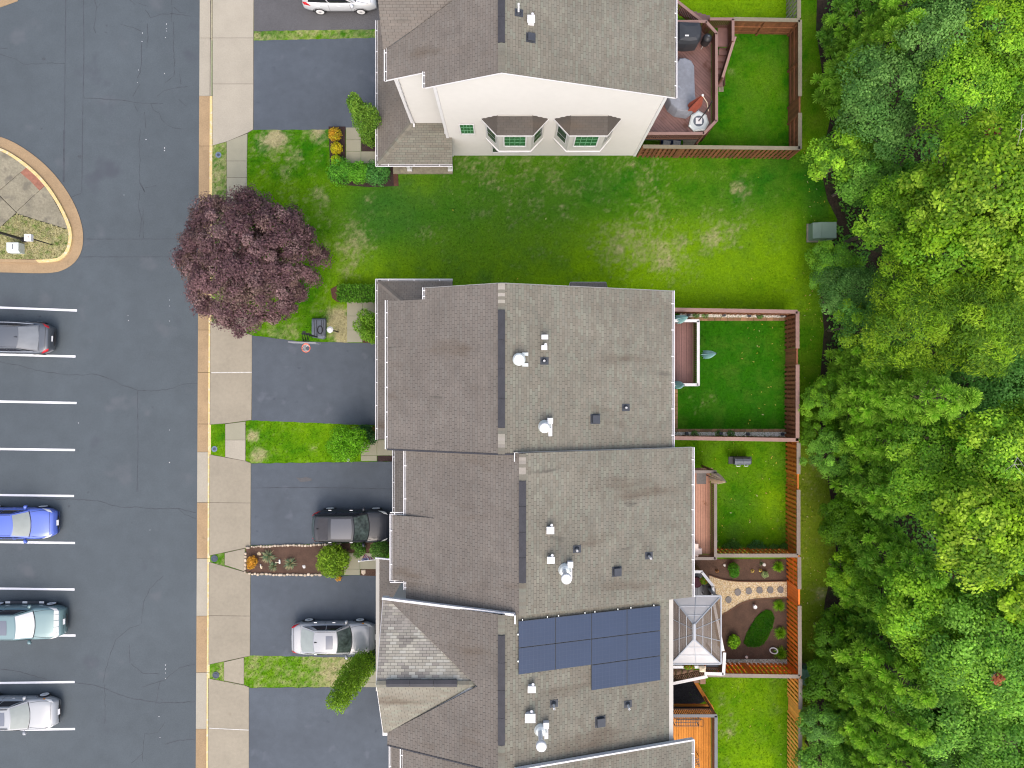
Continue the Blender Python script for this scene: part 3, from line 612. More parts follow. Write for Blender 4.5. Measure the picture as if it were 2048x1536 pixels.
class Roof:
    """collects the planes of one house's roof, then makes the roof deck, 300 single shingles and the rest as one part"""
    def __init__(s,house,name='roof'): s.h=house; s.name=name; s.deck=MB(); s.tabs=[]; s.rest=MB()
    def plane(s, polys, org, U, Vv, pal=TP, off=0, white=None, prio=0, big=1.0):
        org=Vector(org);U=Vector(U).normalized();Vv=Vector(Vv).normalized();N=U.cross(Vv).normalized()
        if N.z<0: N=-N
        tw,ex=TABW*big,EXPO*big
        for poly in polys:
            poly=[Vector(p) for p in poly]
            s.deck.slab3(poly,N,.10)
            q=[((p-org).dot(U),(p-org).dot(Vv)) for p in poly]
            v0,v1=min(a[1] for a in q),max(a[1] for a in q); u0,u1=min(a[0] for a in q),max(a[0] for a in q)
            for r in range(math.floor(v0/ex),math.ceil(v1/ex)):
                sh=(r%2)*tw/2+(r*37%5)*.012
                for c in range(math.floor((u0-sh)/tw),math.ceil((u1-sh)/tw)):
                    a0,a1=c*tw+sh+.006,(c+1)*tw+sh-.006; b0,b1=r*ex+.005,(r+1)*ex-.005
                    cc=clipc([(a0,b0),(a1,b0),(a1,b1),(a0,b1)],q)
                    if len(cc)<3: continue
                    ctr=org+U*((a0+a1)/2)+Vv*b0
                    # shingles come in strips of three tabs, so neighbours often share a tone
                    rr=random.Random((c//3)*7919+r*104729+int(org.y*10)) if rnd.random()<.4 else rnd
                    t=rr.choice(pal)
                    if white and white(ctr): t=rnd.choice(TW)
                    full=len(cc)==4 and abs(cc[0][0]-a0)+abs(cc[0][1]-b0)<1e-6 and max(p[0] for p in cc)>a1-1e-5 and max(p[1] for p in cc)>b1-1e-5 and min(p[0] for p in cc)<a0+1e-5
                    px,py=PX(*ctr)
                    if full and big==1.0 and 0<px<2048 and 8<py<1528: s.tabs.append((-prio*100-ctr.z,ctr,U,Vv,N,t))
                    else: s.tab(cc,org,U,Vv,N,t,b0,b1)
    def tab(s,cc,org,U,Vv,N,t,b0,b1):
        s.rest.t=(*t,1)
        top=[org+U*a+Vv*b+N*(.012-.008*(b-b0)/(b1-b0)) for a,b in cc]; bot=[org+U*a+Vv*b for a,b in cc]; n=len(cc)
        s.rest.add(top+bot,[list(range(n))]+[(n+i,n+(i+1)%n,(i+1)%n,i) for i in range(n)])
    def done(s):
        roof=s.deck.build(s.name,K['felt'],s.h)
        s.tabs.sort(key=lambda q:q[0])
        inv=wm(roof).inverted()
        for k,(z,c,U,Vv,N,t) in enumerate(s.tabs):
            if k<(300 if s.name=='roof' else 0):
                o=bpy.data.objects.new('shingle',tabmesh(t)); COL.objects.link(o)
                M_=Matrix(((U.x,Vv.x,N.x,c.x),(U.y,Vv.y,N.y,c.y),(U.z,Vv.z,N.z,c.z),(0,0,0,1)))
                o.parent=roof; o.matrix_parent_inverse=inv; o.matrix_basis=M_
            else:
                w=TABW/2-.006; a=c
                s.tab([(-w,0),(w,0),(w,EXPO-.010),(-w,EXPO-.010)],c,U,Vv,N,t,0,EXPO-.010)
        s.rest.build('shingles',K['shingle'],roof,tint=True,kind='stuff')
        return roof
def gutter(h,a,b,w=.11,k='trim',gap=1.1,inner=True,out=None):
    """K-style gutter from a to b: trough with open top, white lip, and hanger straps"""
    a=Vector(a);b=Vector(b);d=(b-a).normalized(); o_=Vector(out)
    m=MB()
    A=[(0,0),(0,-.11),(w*.75,-.11),(w,-.02),(w+.012,.0),(w-.03,.0),(w-.03,-.012),(w*.7,-.095),(.02,-.095),(.02,0)]
    m.loft([[p+o_*x+Vector((0,0,z)) for x,z in A] for p in (a,b)])
    g=m.build('gutter',K[k],h,fixn=True)
    m=MB(); n=max(2,int((b-a).length/gap))
    for i in range(n):
        p=a+(b-a)*((i+.5)/n); m.bar(p-o_*.06+Vector((0,0,.008)),p+o_*(w+.01)+Vector((0,0,.008)),.045,.014)
    m.build('gutter_straps',K[k],g,kind='stuff')
    if inner:
        m=MB(); u=Vector((0,0,-.05)); m.poly([a+o_*.02+u,a+o_*(w-.02)+u,b+o_*(w-.02)+u,b+o_*.02+u]); m.build('gutter_debris',K['gutterdebris'],g)
def rake(h,pts,n,wd=.08,th=.03,k='trim'):   # board under a sloping roof edge; n = outward direction
    m=MB()
    for p,q in zip(pts[:-1],pts[1:]):
        p=Vector(p);q=Vector(q);n=Vector(n); z=Vector((0,0,wd))
        m.add([p,q,q-z,p-z,p+n*th,q+n*th,q-z+n*th,p-z+n*th],[(0,1,2,3),(7,6,5,4),(0,4,5,1),(1,5,6,2),(2,6,7,3),(3,7,4,0)])
    m.build('rake_board',K[k],h,fixn=True)
def wallbox(h,x0,x1,y0,y1,z0,z1,k='siding'):
    m=MB(); m.box(x0,x1,y0,y1,z0,z1); return m.build('wall',K[k],h)
def gable(h,pts,y0,y1,k='siding'):   # wall block with profile pts (x,z) between y0 and y1
    m=MB(); n=len(pts); 
    m.add([(x,y0,z) for x,z in pts]+[(x,y1,z) for x,z in pts],[list(range(n)),list(range(n,2*n))[::-1]]+[(i,n+i,n+(i+1)%n,(i+1)%n) for i in range(n)])
    return m.build('wall',K[k],h,fixn=True)
def siding_x(w,y,sgn,z0,prof,k='siding',xa=None,xb=None):   # lap boards on a wall facing -y/+y; prof(z)->(x0,x1) or None
    m=MB(); z=z0; ex=.155
    while True:
        r=prof(z+ex*.5)
        if r is None or r[1]-r[0]<.1: break
        x0,x1=r; a=y+sgn*.042; b=y+sgn*.004
        e=ex-.016; m.add([(x0,a,z),(x1,a,z),(x1,b,z+e),(x0,b,z+e),(x0,y,z),(x1,y,z)],[(0,1,2,3),(4,5,1,0)]); z+=ex
    return m.build('siding',K[k],w,kind='stuff')
def ridge_vent(h,p,q,w=.30):
    p=Vector(p);q=Vector(q); m=MB(); s=(q-p).normalized().cross(Vector((0,0,1)))
    n=max(1,round((q-p).length/1.2))
    for i in range(n):
        a=p+(q-p)*(i/n); b=p+(q-p)*((i+1)/n)-(q-p).normalized()*.012
        m.loft([[c+s*-w/2+Vector((0,0,-.05)),c+s*-w/2+Vector((0,0,.02)),c+Vector((0,0,.075)),c+s*w/2+Vector((0,0,.02)),c+s*w/2+Vector((0,0,-.05))] for c in (a,b)])
    m.build('ridge_vent',K['rvent'],h,fixn=True)
def caps(h,p,q,w=.30,pal=None):      # ridge cap shingles
    p=Vector(p);q=Vector(q);d=(q-p).normalized(); s=d.cross(Vector((0,0,1))); L_=(q-p).length; t=0; m=MB()
    while t<L_-.05:
        a=p+d*t;b=p+d*min(t+.15,L_); m.t=(*rnd.choice(pal or TP),1)
        u=Vector((0,0,1))
        m.add([a-s*w/2-u*.03,a+u*.035,a+s*w/2-u*.03,b+s*w/2-u*.04,b+u*.022,b-s*w/2-u*.04],[(0,1,4,5),(1,2,3,4)]); t+=.145
    m.build('ridge_cap',K['shingle'],h,tint=True,kind='stuff')
def on(xr_,px,py,zr=ZR,s=SR):
    X=xrt(px,xr_,zr,s); z=zr-s*(X-xr_); return Vector((X,(768-py)*(CH-z)/FL,z))
def pipe(h,p,lean=None,hgt=.32,r=.045):
    m=MB(); 
    m.slab3([p+Vector((-.16,-.16,.16*SR+.03)),p+Vector((.20,-.16,-.20*SR+.03)),p+Vector((.20,.16,-.20*SR+.03)),p+Vector((-.16,.16,.16*SR+.03))],(SR,0,1),.02)
    m.lathe(p,[(.13,-.02),(.11,.06),(r+.025,.13),(r+.02,.15)],14)
    v=m.build('vent_pipe',K['dark'],h,smooth=False)
    m=MB(); m.lathe(p,[(r,.10),(r,hgt),(r*.72,hgt),(r*.72,hgt-.1)],12,False); m.lathe(p+Vector((0,0,hgt-.06)),[(r*.72,0),(.001,.001)],12,False); m.build('pipe_end',K['white'],v)
def sqvent(h,p,w=.40):
    m=MB(); u=Vector((1,0,-SR)).normalized(); v=Vector((0,1,0)); n=Vector((SR,0,1)).normalized()
    f=lambda a,b,c: p+u*a+v*b+n*c
    m.slab3([f(-w*.62,-w*.6,.025),f(w*.66,-w*.6,.025),f(w*.66,w*.6,.025),f(-w*.62,w*.6,.025)],n,.02)
    q=m.build('roof_vent',K['dark'],h)
    m=MB(); m.loft([[f(-w*.42,-w*.42,.02),f(w*.42,-w*.42,.02),f(w*.42,w*.42,.02),f(-w*.42,w*.42,.02)],[f(-w*.5,-w*.5,.14),f(w*.5,-w*.5,.14),f(w*.5,w*.5,.14),f(-w*.5,w*.5,.14)],[f(-w*.46,-w*.46,.17),f(w*.46,-w*.46,.17),f(w*.46,w*.46,.17),f(-w*.46,w*.46,.17)]])
    m.build('vent_hood',K['dark'],q,fixn=True)
def whitecap(h,p,w=.30,d=.22,tab=True):
    m=MB(); m.box(p.x-d/2,p.x+d/2,p.y-w/2,p.y+w/2,p.z-.1,p.z+.28)
    m.box(p.x-d*.62,p.x+d*.62,p.y-w*.58,p.y+w*.58,p.z+.285,p.z+.34)
    if tab: m.tube([p+Vector((.02,w*.4,.1)),p+Vector((.06,w*.75,.22)),p+Vector((.06,w*.85,.30))],.06,8)
    m.build('white_vent_cap',K['white'],h,fixn=True)
def domevent(h,p,r=.28):
    m=MB(); m.lathe(p,[(r*.55,-.1),(r*.55,.22)],18); m.lathe(p,[(r,.22),(r*1.04,.27),(r*.98,.36),(r*.75,.42),(.01,.44)],28)
    v=m.build('fan_vent',K['galv'],h,smooth=False,fixn=True)
    m=MB()
    for s in (-1,1): m.slab3([p+Vector((.14,s*.30,.03)),p+Vector((.40,s*.30,-.05)),p+Vector((.40,s*.16,-.05)),p+Vector((.14,s*.16,.03))],(SR,0,1),.03)
    m.build('flashing',K['galv'],v)
def powervent(h,p,stack=True,dy=-.5):
    """white flue with a wall plate, a grey bowl and a round capped stack"""
    m=MB(); m.slab3([p+Vector((.18,-.38,.0)),p+Vector((.34,-.38,-.055)),p+Vector((.34,.38,-.055)),p+Vector((.18,.38,.0))],(SR,0,1),.05)
    m.box(p.x+.12,p.x+.36,p.y+.18,p.y+.42,p.z-.05,p.z+.20); m.box(p.x+.12,p.x+.30,p.y-.16,p.y-.02,p.z-.05,p.z+.16)
    v=m.build('flue_vent',K['white'],h,fixn=True)
    m=MB(); m.lathe(p+Vector((0,.05,0)),[(.30,-.06),(.28,.10),(.2,.2),(.12,.24)],20)
    m.build('flashing_cone',K['galv'],v,smooth=False,fixn=True)
    q=p+Vector((-.02,.02,0)); top=1.35 if stack else .55
    m=MB(); m.lathe(q,[(.10,0),(.10,top)],16); m.lathe(q,[(.22,top-.05),(.22,top+.12),(.19,top+.16),(.01,top+.19)],20)
    m.build('stack_cap',K['white'],v,fixn=True)

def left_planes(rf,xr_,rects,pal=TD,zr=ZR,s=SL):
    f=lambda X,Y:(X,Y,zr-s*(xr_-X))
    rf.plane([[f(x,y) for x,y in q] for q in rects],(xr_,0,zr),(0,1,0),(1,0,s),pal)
def right_planes(rf,xr_,xe,y0,y1,zr=ZR,s=SR):
    f=lambda X,Y:(X,Y,zr-s*(X-xr_))
    rf.plane([[f(xr_,y0),f(xe,y0),f(xe,y1),f(xr_,y1)]],(xr_,0,zr),(0,-1,0),(-1,0,s),TP)
def lowroof(rf,xe,y0,y1,z0,xw,z1):
    s=(z1-z0)/(xw-xe); rf.plane([[(xe,y0,z0),(xw,y0,z1),(xw,y1,z1),(xe,y1,z0)]],(xe,0,z0),(0,1,0),(1,0,s),TD)
def eave(zr,s,d): return zr-s*d
def window_y(h,x0,x1,y,z0,z1,sgn,nx=4,nz=3,k='pane'):     # window on a wall facing sgn*y
    m=MB(); f=.07
    for a,b,c,d in ((x0-f,x1+f,z0-f,z0),(x0-f,x1+f,z1,z1+f),(x0-f,x0,z0,z1),(x1,x1+f,z0,z1)): m.box(a,b,y-.02,y+.055*sgn+.0,c,d)
    w=m.build('window',K['trim'],h)
    m=MB(); m.box(x0,x1,y-.01,y+.022*sgn,z0,z1); m.build('pane',K[k],w)
    m=MB()
    for i in range(1,nx): x=x0+(x1-x0)*i/nx; m.box(x-.012,x+.012,y,y+.03*sgn,z0,z1)
    for i in range(1,nz): z=z0+(z1-z0)*i/nz; m.box(x0,x1,y,y+.033*sgn,z-.012-(.02 if i*2==nz else 0),z+.012)
    m.build('glazing_bars',K['trim'] if k=='panedark' else K['greenbar'],w)
    return w
def bay(h,x0,x1,xi0,xi1,yw,yf,z0,z1,zt,sgn):
    """splayed bay window: wall line yw, front yf, eaves z1, roof top zt; sgn -1 faces south"""
    ov=.14*sgn; k=.16
    pts=[(x0+k,yw),(xi0+.06,yf-ov),(xi1-.06,yf-ov),(x1-k,yw)]
    m=MB(); m.prism(pts,z0+.10,z1); b=m.build('bay_window',K['siding'],h,fixn=True)
    m=MB(); m.prism([(x0+k-.05,yw),(xi0+.03,yf-ov*.6),(xi1-.03,yf-ov*.6),(x1-k+.05,yw)],z0,z0+.12); m.build('bay_base',K['trim'],b,fixn=True)
    q=[(x0,yw,z1),(xi0,yf,z1),(xi1,yf,z1),(x1,yw,z1)]; tx0,tx1=xi0+.04,xi1-.04
    T0,T1=(tx0,yw,zt),(tx1,yw,zt)
    rf=Roof(b); V=Vector
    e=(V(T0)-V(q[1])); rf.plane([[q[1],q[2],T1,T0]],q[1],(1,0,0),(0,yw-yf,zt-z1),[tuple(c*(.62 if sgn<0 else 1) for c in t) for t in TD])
    for a,b2,t in ((q[0],q[1],T0),(q[2],q[3],T1)):
        u=(V(b2)-V(a)).normalized(); n=u.cross(V(t)-V(a)); vv=n.cross(u)
        if vv.z<0: vv=-vv
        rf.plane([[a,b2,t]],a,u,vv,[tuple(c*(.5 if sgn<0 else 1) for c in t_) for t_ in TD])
    roof=rf.deck.build('bay_roof',K['felt'],h); tb=rf.tabs; 
    for (z,c,U,Vv,N,t) in tb: rf.tab([(-.146,0),(.146,0),(.146,.117),(-.146,.117)],c,U,Vv,N,t,0,.117)
    rf.rest.build('shingles',K['shingle'],roof,tint=True,kind='stuff')
    m=MB(); m.bar((tx0,yw+.03*sgn,zt+.02),(tx1,yw+.03*sgn,zt+.02),.05,.05); m.build('flashing',K['trimgrey'],roof)
    m=MB()
    for a,c in ((q[0],q[1]),(q[1],q[2]),(q[2],q[3])): m.bar(V(a)-V((0,0,.11)),V(c)-V((0,0,.11)),.04,.13)
    m.build('fascia',K['trim'],roof)
    # panes
    w=[((xi0+.06)*.82+(xi1-.06)*.18,(xi0+.06)*.18+(xi1-.06)*.82)]
    window_y(b,w[0][0],w[0][1],yf-ov,z0+1.0,z1-.35,sgn)
    for (ax,ay),(bx,by) in ((pts[0],pts[1]),(pts[2],pts[3])):
        A_=V((ax,ay,0));B_=V((bx,by,0)); d=(B_-A_).normalized(); n=V((d.y,-d.x,0)); 
        if n.y*sgn<0: n=-n
        m=MB(); m2=MB(); zl=(z0+z1)/2+.15
        f=lambda t,z,o: A_+(B_-A_)*t+n*o+V((0,0,z))
        m.add([f(.14,z0+.95,.03),f(.86,z0+.95,.03),f(.86,z1-.28,.03),f(.14,z1-.28,.03)],[(0,1,2,3)])
        s_=m.build('side_window',K['trim'],b,fixn=True)
        m2.add([f(.2,z0+1.05,.04),f(.8,z0+1.05,.04),f(.8,zl-.03,.04),f(.2,zl-.03,.04)],[(0,1,2,3)]); m2.add([f(.2,zl+.03,.04),f(.8,zl+.03,.04),f(.8,z1-.36,.04),f(.2,z1-.36,.04)],[(0,1,2,3)])
        m2.build('pane',K['panedark'],s_,fixn=True)

XR0,XR1=-.45,.448
def house(name,label,x,y,group='town houses in the terrace'): return thing('townhouse',label,'house',(x,y,0),0,group)
# ---- house A: end house at the top
hA=house('a','end town house at the top with a tall white side wall and two bay windows',0,16)
rf=Roof(hA)
e850=xl(850,XR0); e773=xl(773,XR0); eR=xrt(1350,XR0)
YA,YAf=13.3,14.0; zc=11.1; xa=-1.5; yc=17.4; yv=15.37
zl=lambda X,xr_=XR0: ZR-SL*(xr_-X); zr_=lambda X,xr_=XR0: ZR-SR*(X-xr_)
left_planes(rf,XR0,[[(e850,YA),(XR0,YA),(XR0,YAf),(e850,YAf)],[(e773,YAf),(XR0,YAf),(XR0,yv),(e773,yv)],[(e773,yv),(XR0,yv),(XR0,yc),(xa,yc)],[(xa,yc),(XR0,yc),(XR0,20),(xa,20)]])
right_planes(rf,XR0,eR,YA,20)
sc=(zc-zl(e773))/(yc-yv)
rf.plane([[(e773-.15,yv,zl(e773)),(xa,yc,zc),(e773-.15,yc,zc)]],(e773,yc,zc),(1,0,0),(0,1,sc),TD)
rf.plane([[(e773-.15,yc,zc),(xa,yc,zc),(e773,yc+2,zc-2*sc)]],(e773,yc,zc),(-1,0,0),(0,-1,sc),TD)
zA0,zA1=2.8,3.45; xlo=xl(755,0,2.8,0) if False else P(755,0,2.8).x
rm=rf; rf=Roof(hA,'porch_roof')
lowroof(rf,xlo,14.16,20,zA0,-5.4,zA1)
yp=P(0,329,2.8).y; xp=P(905,0,2.8).x
rf.plane([[(xlo,yp,zA0),(xp,yp,zA0),(xp,13.45,zA0+(13.45-yp)*.31),(-3.5,13.45,zA0+(13.45-yp)*.31),(-3.5,14.15,zA1),(-5.4,14.15,zA1)]][0:0],(0,yp,zA0),(1,0,0),(0,1,.31),TD)
xh=xlo+(-5.4-xlo)*(13.45-yp)/(14.16-yp); k_=(zA1-zA0)/(14.16-yp); f=lambda X,Y:(X,Y,zA0+k_*(Y-yp))
rf.plane([[f(xlo,yp),f(xp,yp),f(xp,13.45),f(xh,13.45)],[f(xh,13.45),f(-3.5,13.45),f(-3.5,14.16),f(-5.4,14.16)]],(xlo,yp,zA0),(1,0,0),(0,1,k_),TP)
k2=(zA1-zA0)/(-5.4-xlo); g=lambda X,Y:(X,Y,zA0+k2*(X-xlo))
rf.plane([[g(xlo,yp),g(-5.4,14.16),g(xlo,14.16)]],(xlo,0,zA0),(0,1,0),(1,0,k2),TD)
rf.done(); rm.done()
caps(hA,(xlo+.02,yp+.02,zA0+.03),(-5.42,14.12,zA1+.03),.28)
caps(hA,(XR0,YA,ZR+.03),(XR0,20,ZR+.03))
ridge_vent(hA,(XR0,14.55,ZR+.03),(XR0,19,ZR+.03))
gutter(hA,(eR-.01,YA-.02,zr_(eR)+.0),(eR-.01,20,zr_(eR)),out=(1,0,0))
gutter(hA,(e773,YAf-.05,zl(e773)),(e773,yv+.3,zl(e773)),out=(-1,0,0))
gutter(hA,(e850,YA,zl(e850)),(e850,YAf+.02,zl(e850)),out=(-1,0,0))
gutter(hA,(xlo,yp-.1,zA0),(xlo,20,zA0),out=(-1,0,0)); gutter(hA,(xlo-.1,yp,zA0),(xp,yp,zA0),out=(0,-1,0))
rake(hA,[(XR0,YA,ZR-.02),(eR,YA,zr_(eR)-.02)],(0,-1,0)); rake(hA,[(e850,YA,zl(e850)-.02),(XR0,YA,ZR-.02)],(0,-1,0)); rake(hA,[(e773,YAf,zl(e773)-.02),(e850,YAf,zl(e850)-.02)],(0,-1,0))
xw0,xw1=-3.5,7.2
gable(hA,[(xw0,0),(xw1,0),(xw1,zr_(xw1)-.15),(XR0,ZR-.15),(xw0,zl(xw0)-.15)],13.45,20,'lapshade')
wA=[o for o in hA.children if o.name.startswith('wall')][0]
def pA(z):
    if z<zr_(xw1)-.15 and z<zl(xw0)-.15: return (xw0,xw1)
    if z>ZR-.3: return None
    return (max(xw0,XR0-(ZR-.15-z)/SL),min(xw1,XR0+(ZR-.15-z)/SR))
siding_x(wA,13.45,-1,.1,pA)
gable(hA,[(-5.4,2.9),(-3.48,2.9),(-3.48,zl(-3.48)-.15),(-5.4,zl(-5.4)-.15)],14.16,20,'lapshade')
wB=[o for o in hA.children if o.name.startswith('wall')][-1]
siding_x(wB,14.16,-1,3.0,lambda z:(-5.4,-3.5) if z<zl(-5.4)-.2 else ((XR0-(ZR-.15-z)/SL,-3.5) if z<zl(-3.5)-.2 else None))
wallbox(hA,-5.35,-3.5,14.2,20,0,2.95)
m=MB()
for x,y,z0,z1 in ((xw0,13.42,0,10.0),(xw1,13.42,0,9.0),(-5.4,14.13,3.1,9.2),(-3.53,14.13,3.2,9.9)): m.box(x-.07,x+.07,y-.035,y+.05,z0,z1)
m.build('corner_board',K['trim'],hA)
m=MB()
for a,c in (((-3.62,14.05,9.9),(-3.62,14.05,3.45)),): m.tube([a,c,(c[0],c[1]-.5,c[2]-.05)],.045,8)
m.tube([(-5.3,14.08,9.2),(-5.3,14.08,3.5),(-5.3,13.9,3.45)],.045,8)
m.build('downspout',K['trim'],hA)
bay(hA,-1.57,1.85,-.76,1.06,13.43,12.58,3.0,6.0,6.5,-1)
bay(hA,P(1108,238,6.05).x,P(1243,238,6.05).x,P(1139,270,6).x,P(1215,270,6).x,13.43,12.58,3.0,6.0,6.5,-1)
window_y(hA,-2.70,-2.03,13.43,3.85,5.25,-1)
window_y(hA,-1.1,.35,13.43,.7,2.3,-1,2,2,'panedark')
# porch slab and posts
m=MB(); m.prism(XY([(786,330),(905,330),(905,347),(786,347)],.15),0,.15); m.build('porch_floor',K['conc_old'],hA)
for x,y in ((820,341),(901,341)):
    p=P(x,y,.15); m=MB(); m.box(p.x-.10,p.x+.10,p.y-.02,p.y+.18,.15,2.75); m.box(p.x-.14,p.x+.14,p.y-.06,p.y+.22,.15,.35); m.box(p.x-.14,p.x+.14,p.y-.06,p.y+.22,2.5,2.7); m.build('porch_post',K['trim'],hA)
m=MB(); m.bar((xlo+.35,yp+.15,2.62),(xp-.1,yp+.15,2.62),.15,.22); m.build('porch_beam',K['trim'],hA)
for px,py in ((1035,20),): pipe(hA,on(XR0,px+2,py+6),hgt=.75)
whitecap(hA,on(XR0,1062,45),.28,.26); sqvent(hA,on(XR0,1061,76),.34)

# ---- house B
hB=house('b','end town house with a big round fan vent and a hedge beside its porch',0,0)
rf=Roof(hB); eL=xl(775,XR0); eLm=xl(850,XR0); eRb=xrt(1344,XR0); YB1,YB0=4.3,-3.0; YBf=3.8
left_planes(rf,XR0,[[(eLm,YBf),(XR0,YBf),(XR0,YB1),(eLm,YB1)],[(eL,YB0),(XR0,YB0),(XR0,YBf),(eL,YBf)]])
right_planes(rf,XR0,eRb,YB0,YB1)
xlo=P(755,0,3).x; ypB=P(0,562,3).y; xpB=P(905,0,3).x; zt=3.65
ylo=P(0,879,3).y
rm=rf; rf=Roof(hB,'porch_roof')
lowroof(rf,xlo,ylo,YBf+.1,3.0,-5.4,zt)
kk=(zt-3)/(ypB-3.95); fB=lambda X,Y:(X,Y,3+kk*(ypB-Y))
rf.plane([[fB(xlo,ypB),fB(-5.4,3.95),fB(-3.5,3.95),fB(xpB,4.15),fB(xpB,ypB)]],(xpB,ypB,3),(-1,0,0),(0,-1,kk),TD)
k2=(zt-3)/(-5.4-xlo); rf.plane([[(xlo,YBf+.1,3),(-5.4,YBf+.1,zt),(-5.4,3.95,zt),(xlo,ypB,3)]],(xlo,0,3),(0,1,0),(1,0,k2),TD)
rf.done(); rm.done()
caps(hB,(xlo+.02,ypB-.02,3.03),(-5.42,4.0,zt+.03),.28,TD)
y620,y856=[(768-v)*(CH-ZR)/FL for v in (620,856)]
caps(hB,(XR0,y620,ZR+.03),(XR0,YB1,ZR+.03),.3,TP+TWM+TWM); caps(hB,(XR0,YB0,ZR+.03),(XR0,y856,ZR+.03),.3,TP+TWM+TWM)
ridge_vent(hB,(XR0,y620,ZR+.03),(XR0,y856,ZR+.03))
gutter(hB,(eRb,YB0+.02,zr_(eRb)),(eRb,YB1+.03,zr_(eRb)),out=(1,0,0)); gutter(hB,(eL,YB0,zl(eL)),(eL,YBf+.05,zl(eL)),out=(-1,0,0)); gutter(hB,(eLm,YBf,zl(eLm)),(eLm,YB1+.03,zl(eLm)),out=(-1,0,0))
gutter(hB,(xlo,ylo-.02,3),(xlo,ypB+.1,3),out=(-1,0,0)); gutter(hB,(xlo-.1,ypB,3),(xpB,ypB,3),out=(0,1,0))
m=MB(); m.bar((eL,YB0-.01,zl(eL)-.02),(XR0,YB0-.01,ZR-.02),.07,.09); m.bar((XR0,YB0-.01,ZR-.02),(.08,YB0-.01,zr_(.08)-.02),.07,.09); m.build('rake_shadow_line',K['rvent'],hB)  # dark bar put in as the shadow line where this roof overlaps the next
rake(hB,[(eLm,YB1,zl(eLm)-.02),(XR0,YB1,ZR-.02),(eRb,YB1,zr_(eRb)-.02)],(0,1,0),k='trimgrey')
gable(hB,[(-3.5,0),(7.2,0),(7.2,zr_(7.2)-.15),(XR0,ZR-.15),(-3.5,zl(-3.5)-.15)],-3.0,4.15)
gable(hB,[(-5.4,0),(-3.48,0),(-3.48,zl(-3.48)-.15),(-5.4,zl(-5.4)-.15)],-3.0,3.68)
m=MB(); m.prism([(-6.4,4.2),(-3.5,4.2),(-3.5,5.4),(-6.4,5.4)],0,.15); m.build('porch_floor',K['conc_old'],hB)
for x in (-6.2,-3.6):
    m=MB(); m.box(x-.1,x+.1,5.1,5.3,.15,2.95); m.build('porch_post',K['trim'],hB)
bay(hB,P(1128,569,6).x,P(1223,569,6).x,P(1141,567,6).x,P(1212,567,6).x,4.13,P(0,564.5,6).y,3.0,6.0,6.5,1)
bay(hB,-1.2,1.75,P(1000,568,6).x,P(1060,568,6).x,4.13,4.84,3.0,6.0,6.5,1)
domevent(hB,on(XR0,1038,719),.27); whitecap(hB,on(XR0,1089,675),.17,.23,False); whitecap(hB,on(XR0,1088,696),.17,.20); pipe(hB,on(XR0,1088,722)); powervent(hB,on(XR0,1089,855),False); sqvent(hB,on(XR0,1190,838),.37); pipe(hB,on(XR0,1251,815))

# ---- house C
hC=house('c','second town house of the terrace between the fan vent roof and the solar panels',0,-6.4)
rf=Roof(hC); zl1=lambda X: zl(X,XR1); zr1=lambda X: zr_(X,XR1)
eCm=xl(812,XR1); eCr=xrt(1384,XR1); Y1,Y0=-2.95,-9.88
left_planes(rf,XR1,[[(eCm,Y0),(XR1,Y0),(XR1,Y1),(eCm,Y1)]])
right_planes(rf,XR1,eCr,Y0,Y1)
xb=P(784,0,9.3).x; zb=9.25; yb1,yb0=P(0,1030,9.25).y,P(0,1160,9.25).y; xt=-3.3; zt_=zl1(xt)-.012; sb=(zt_-zb)/(xt-xb)
rf.plane([[(xb,yb0,zb),(xt,yb0,zt_),(xt,yb1,zt_),(xb,yb1,zb)]],(xb,0,zb),(0,1,0),(1,0,sb),TD)
xlc=P(789,0,3).x; ylc=P(0,1040,3).y
rf.done(); rf=Roof(hC,'porch_roof'); lowroof(rf,xlc,ylc,-3.3,3,-4.6,3.7); rf.done()
yv1,yv0=[(768-v)*(CH-ZR)/FL for v in (962,1166)]
caps(hC,(XR1,yv1,ZR+.03),(XR1,Y1,ZR+.03),.3,TP+TWM+TWM); caps(hC,(XR1,Y0,ZR+.03),(XR1,yv0,ZR+.03),.3,TP)
ridge_vent(hC,(XR1,yv1,ZR+.03),(XR1,yv0,ZR+.03))
gutter(hC,(eCr,Y0,zr1(eCr)),(eCr,Y1+.02,zr1(eCr)),out=(1,0,0))
gutter(hC,(eCm,yb1,zl1(eCm)),(eCm,Y1-.05,zl1(eCm)),out=(-1,0,0)); gutter(hC,(eCm,Y0+.4,zl1(eCm)),(eCm,yb0,zl1(eCm)),out=(-1,0,0))
gutter(hC,(xb,yb0-.05,zb),(xb,yb1+.05,zb),out=(-1,0,0)); gutter(hC,(xlc,ylc,3),(xlc,-3.3,3),out=(-1,0,0))
gutter(hC,(xb-.1,yb1+.02,zb),(xb+.75,yb1+.02,zb+.0),w=.10,out=(0,1,0)); gutter(hC,(xb-.1,yb0-.02,zb),(xb+.8,yb0-.02,zb),w=.10,out=(0,-1,0))
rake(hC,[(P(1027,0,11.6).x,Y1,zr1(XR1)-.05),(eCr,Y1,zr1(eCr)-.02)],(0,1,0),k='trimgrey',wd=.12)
m=MB(); m.box(.09,.125,-3.30,-2.92,11.55,11.90); m.build('step_trim',K['trim'],hC); m=MB(); m.box(.10,.16,-10.22,-9.85,11.55,11.9); m.build('step_trim',K['trim'],hC)
gable(hC,[(-4.6,0),(7.6,0),(7.6,zr1(7.6)-.15),(XR1,ZR-.15),(-4.6,zl1(-4.6)-.15)],Y0+.05,Y1-.05)
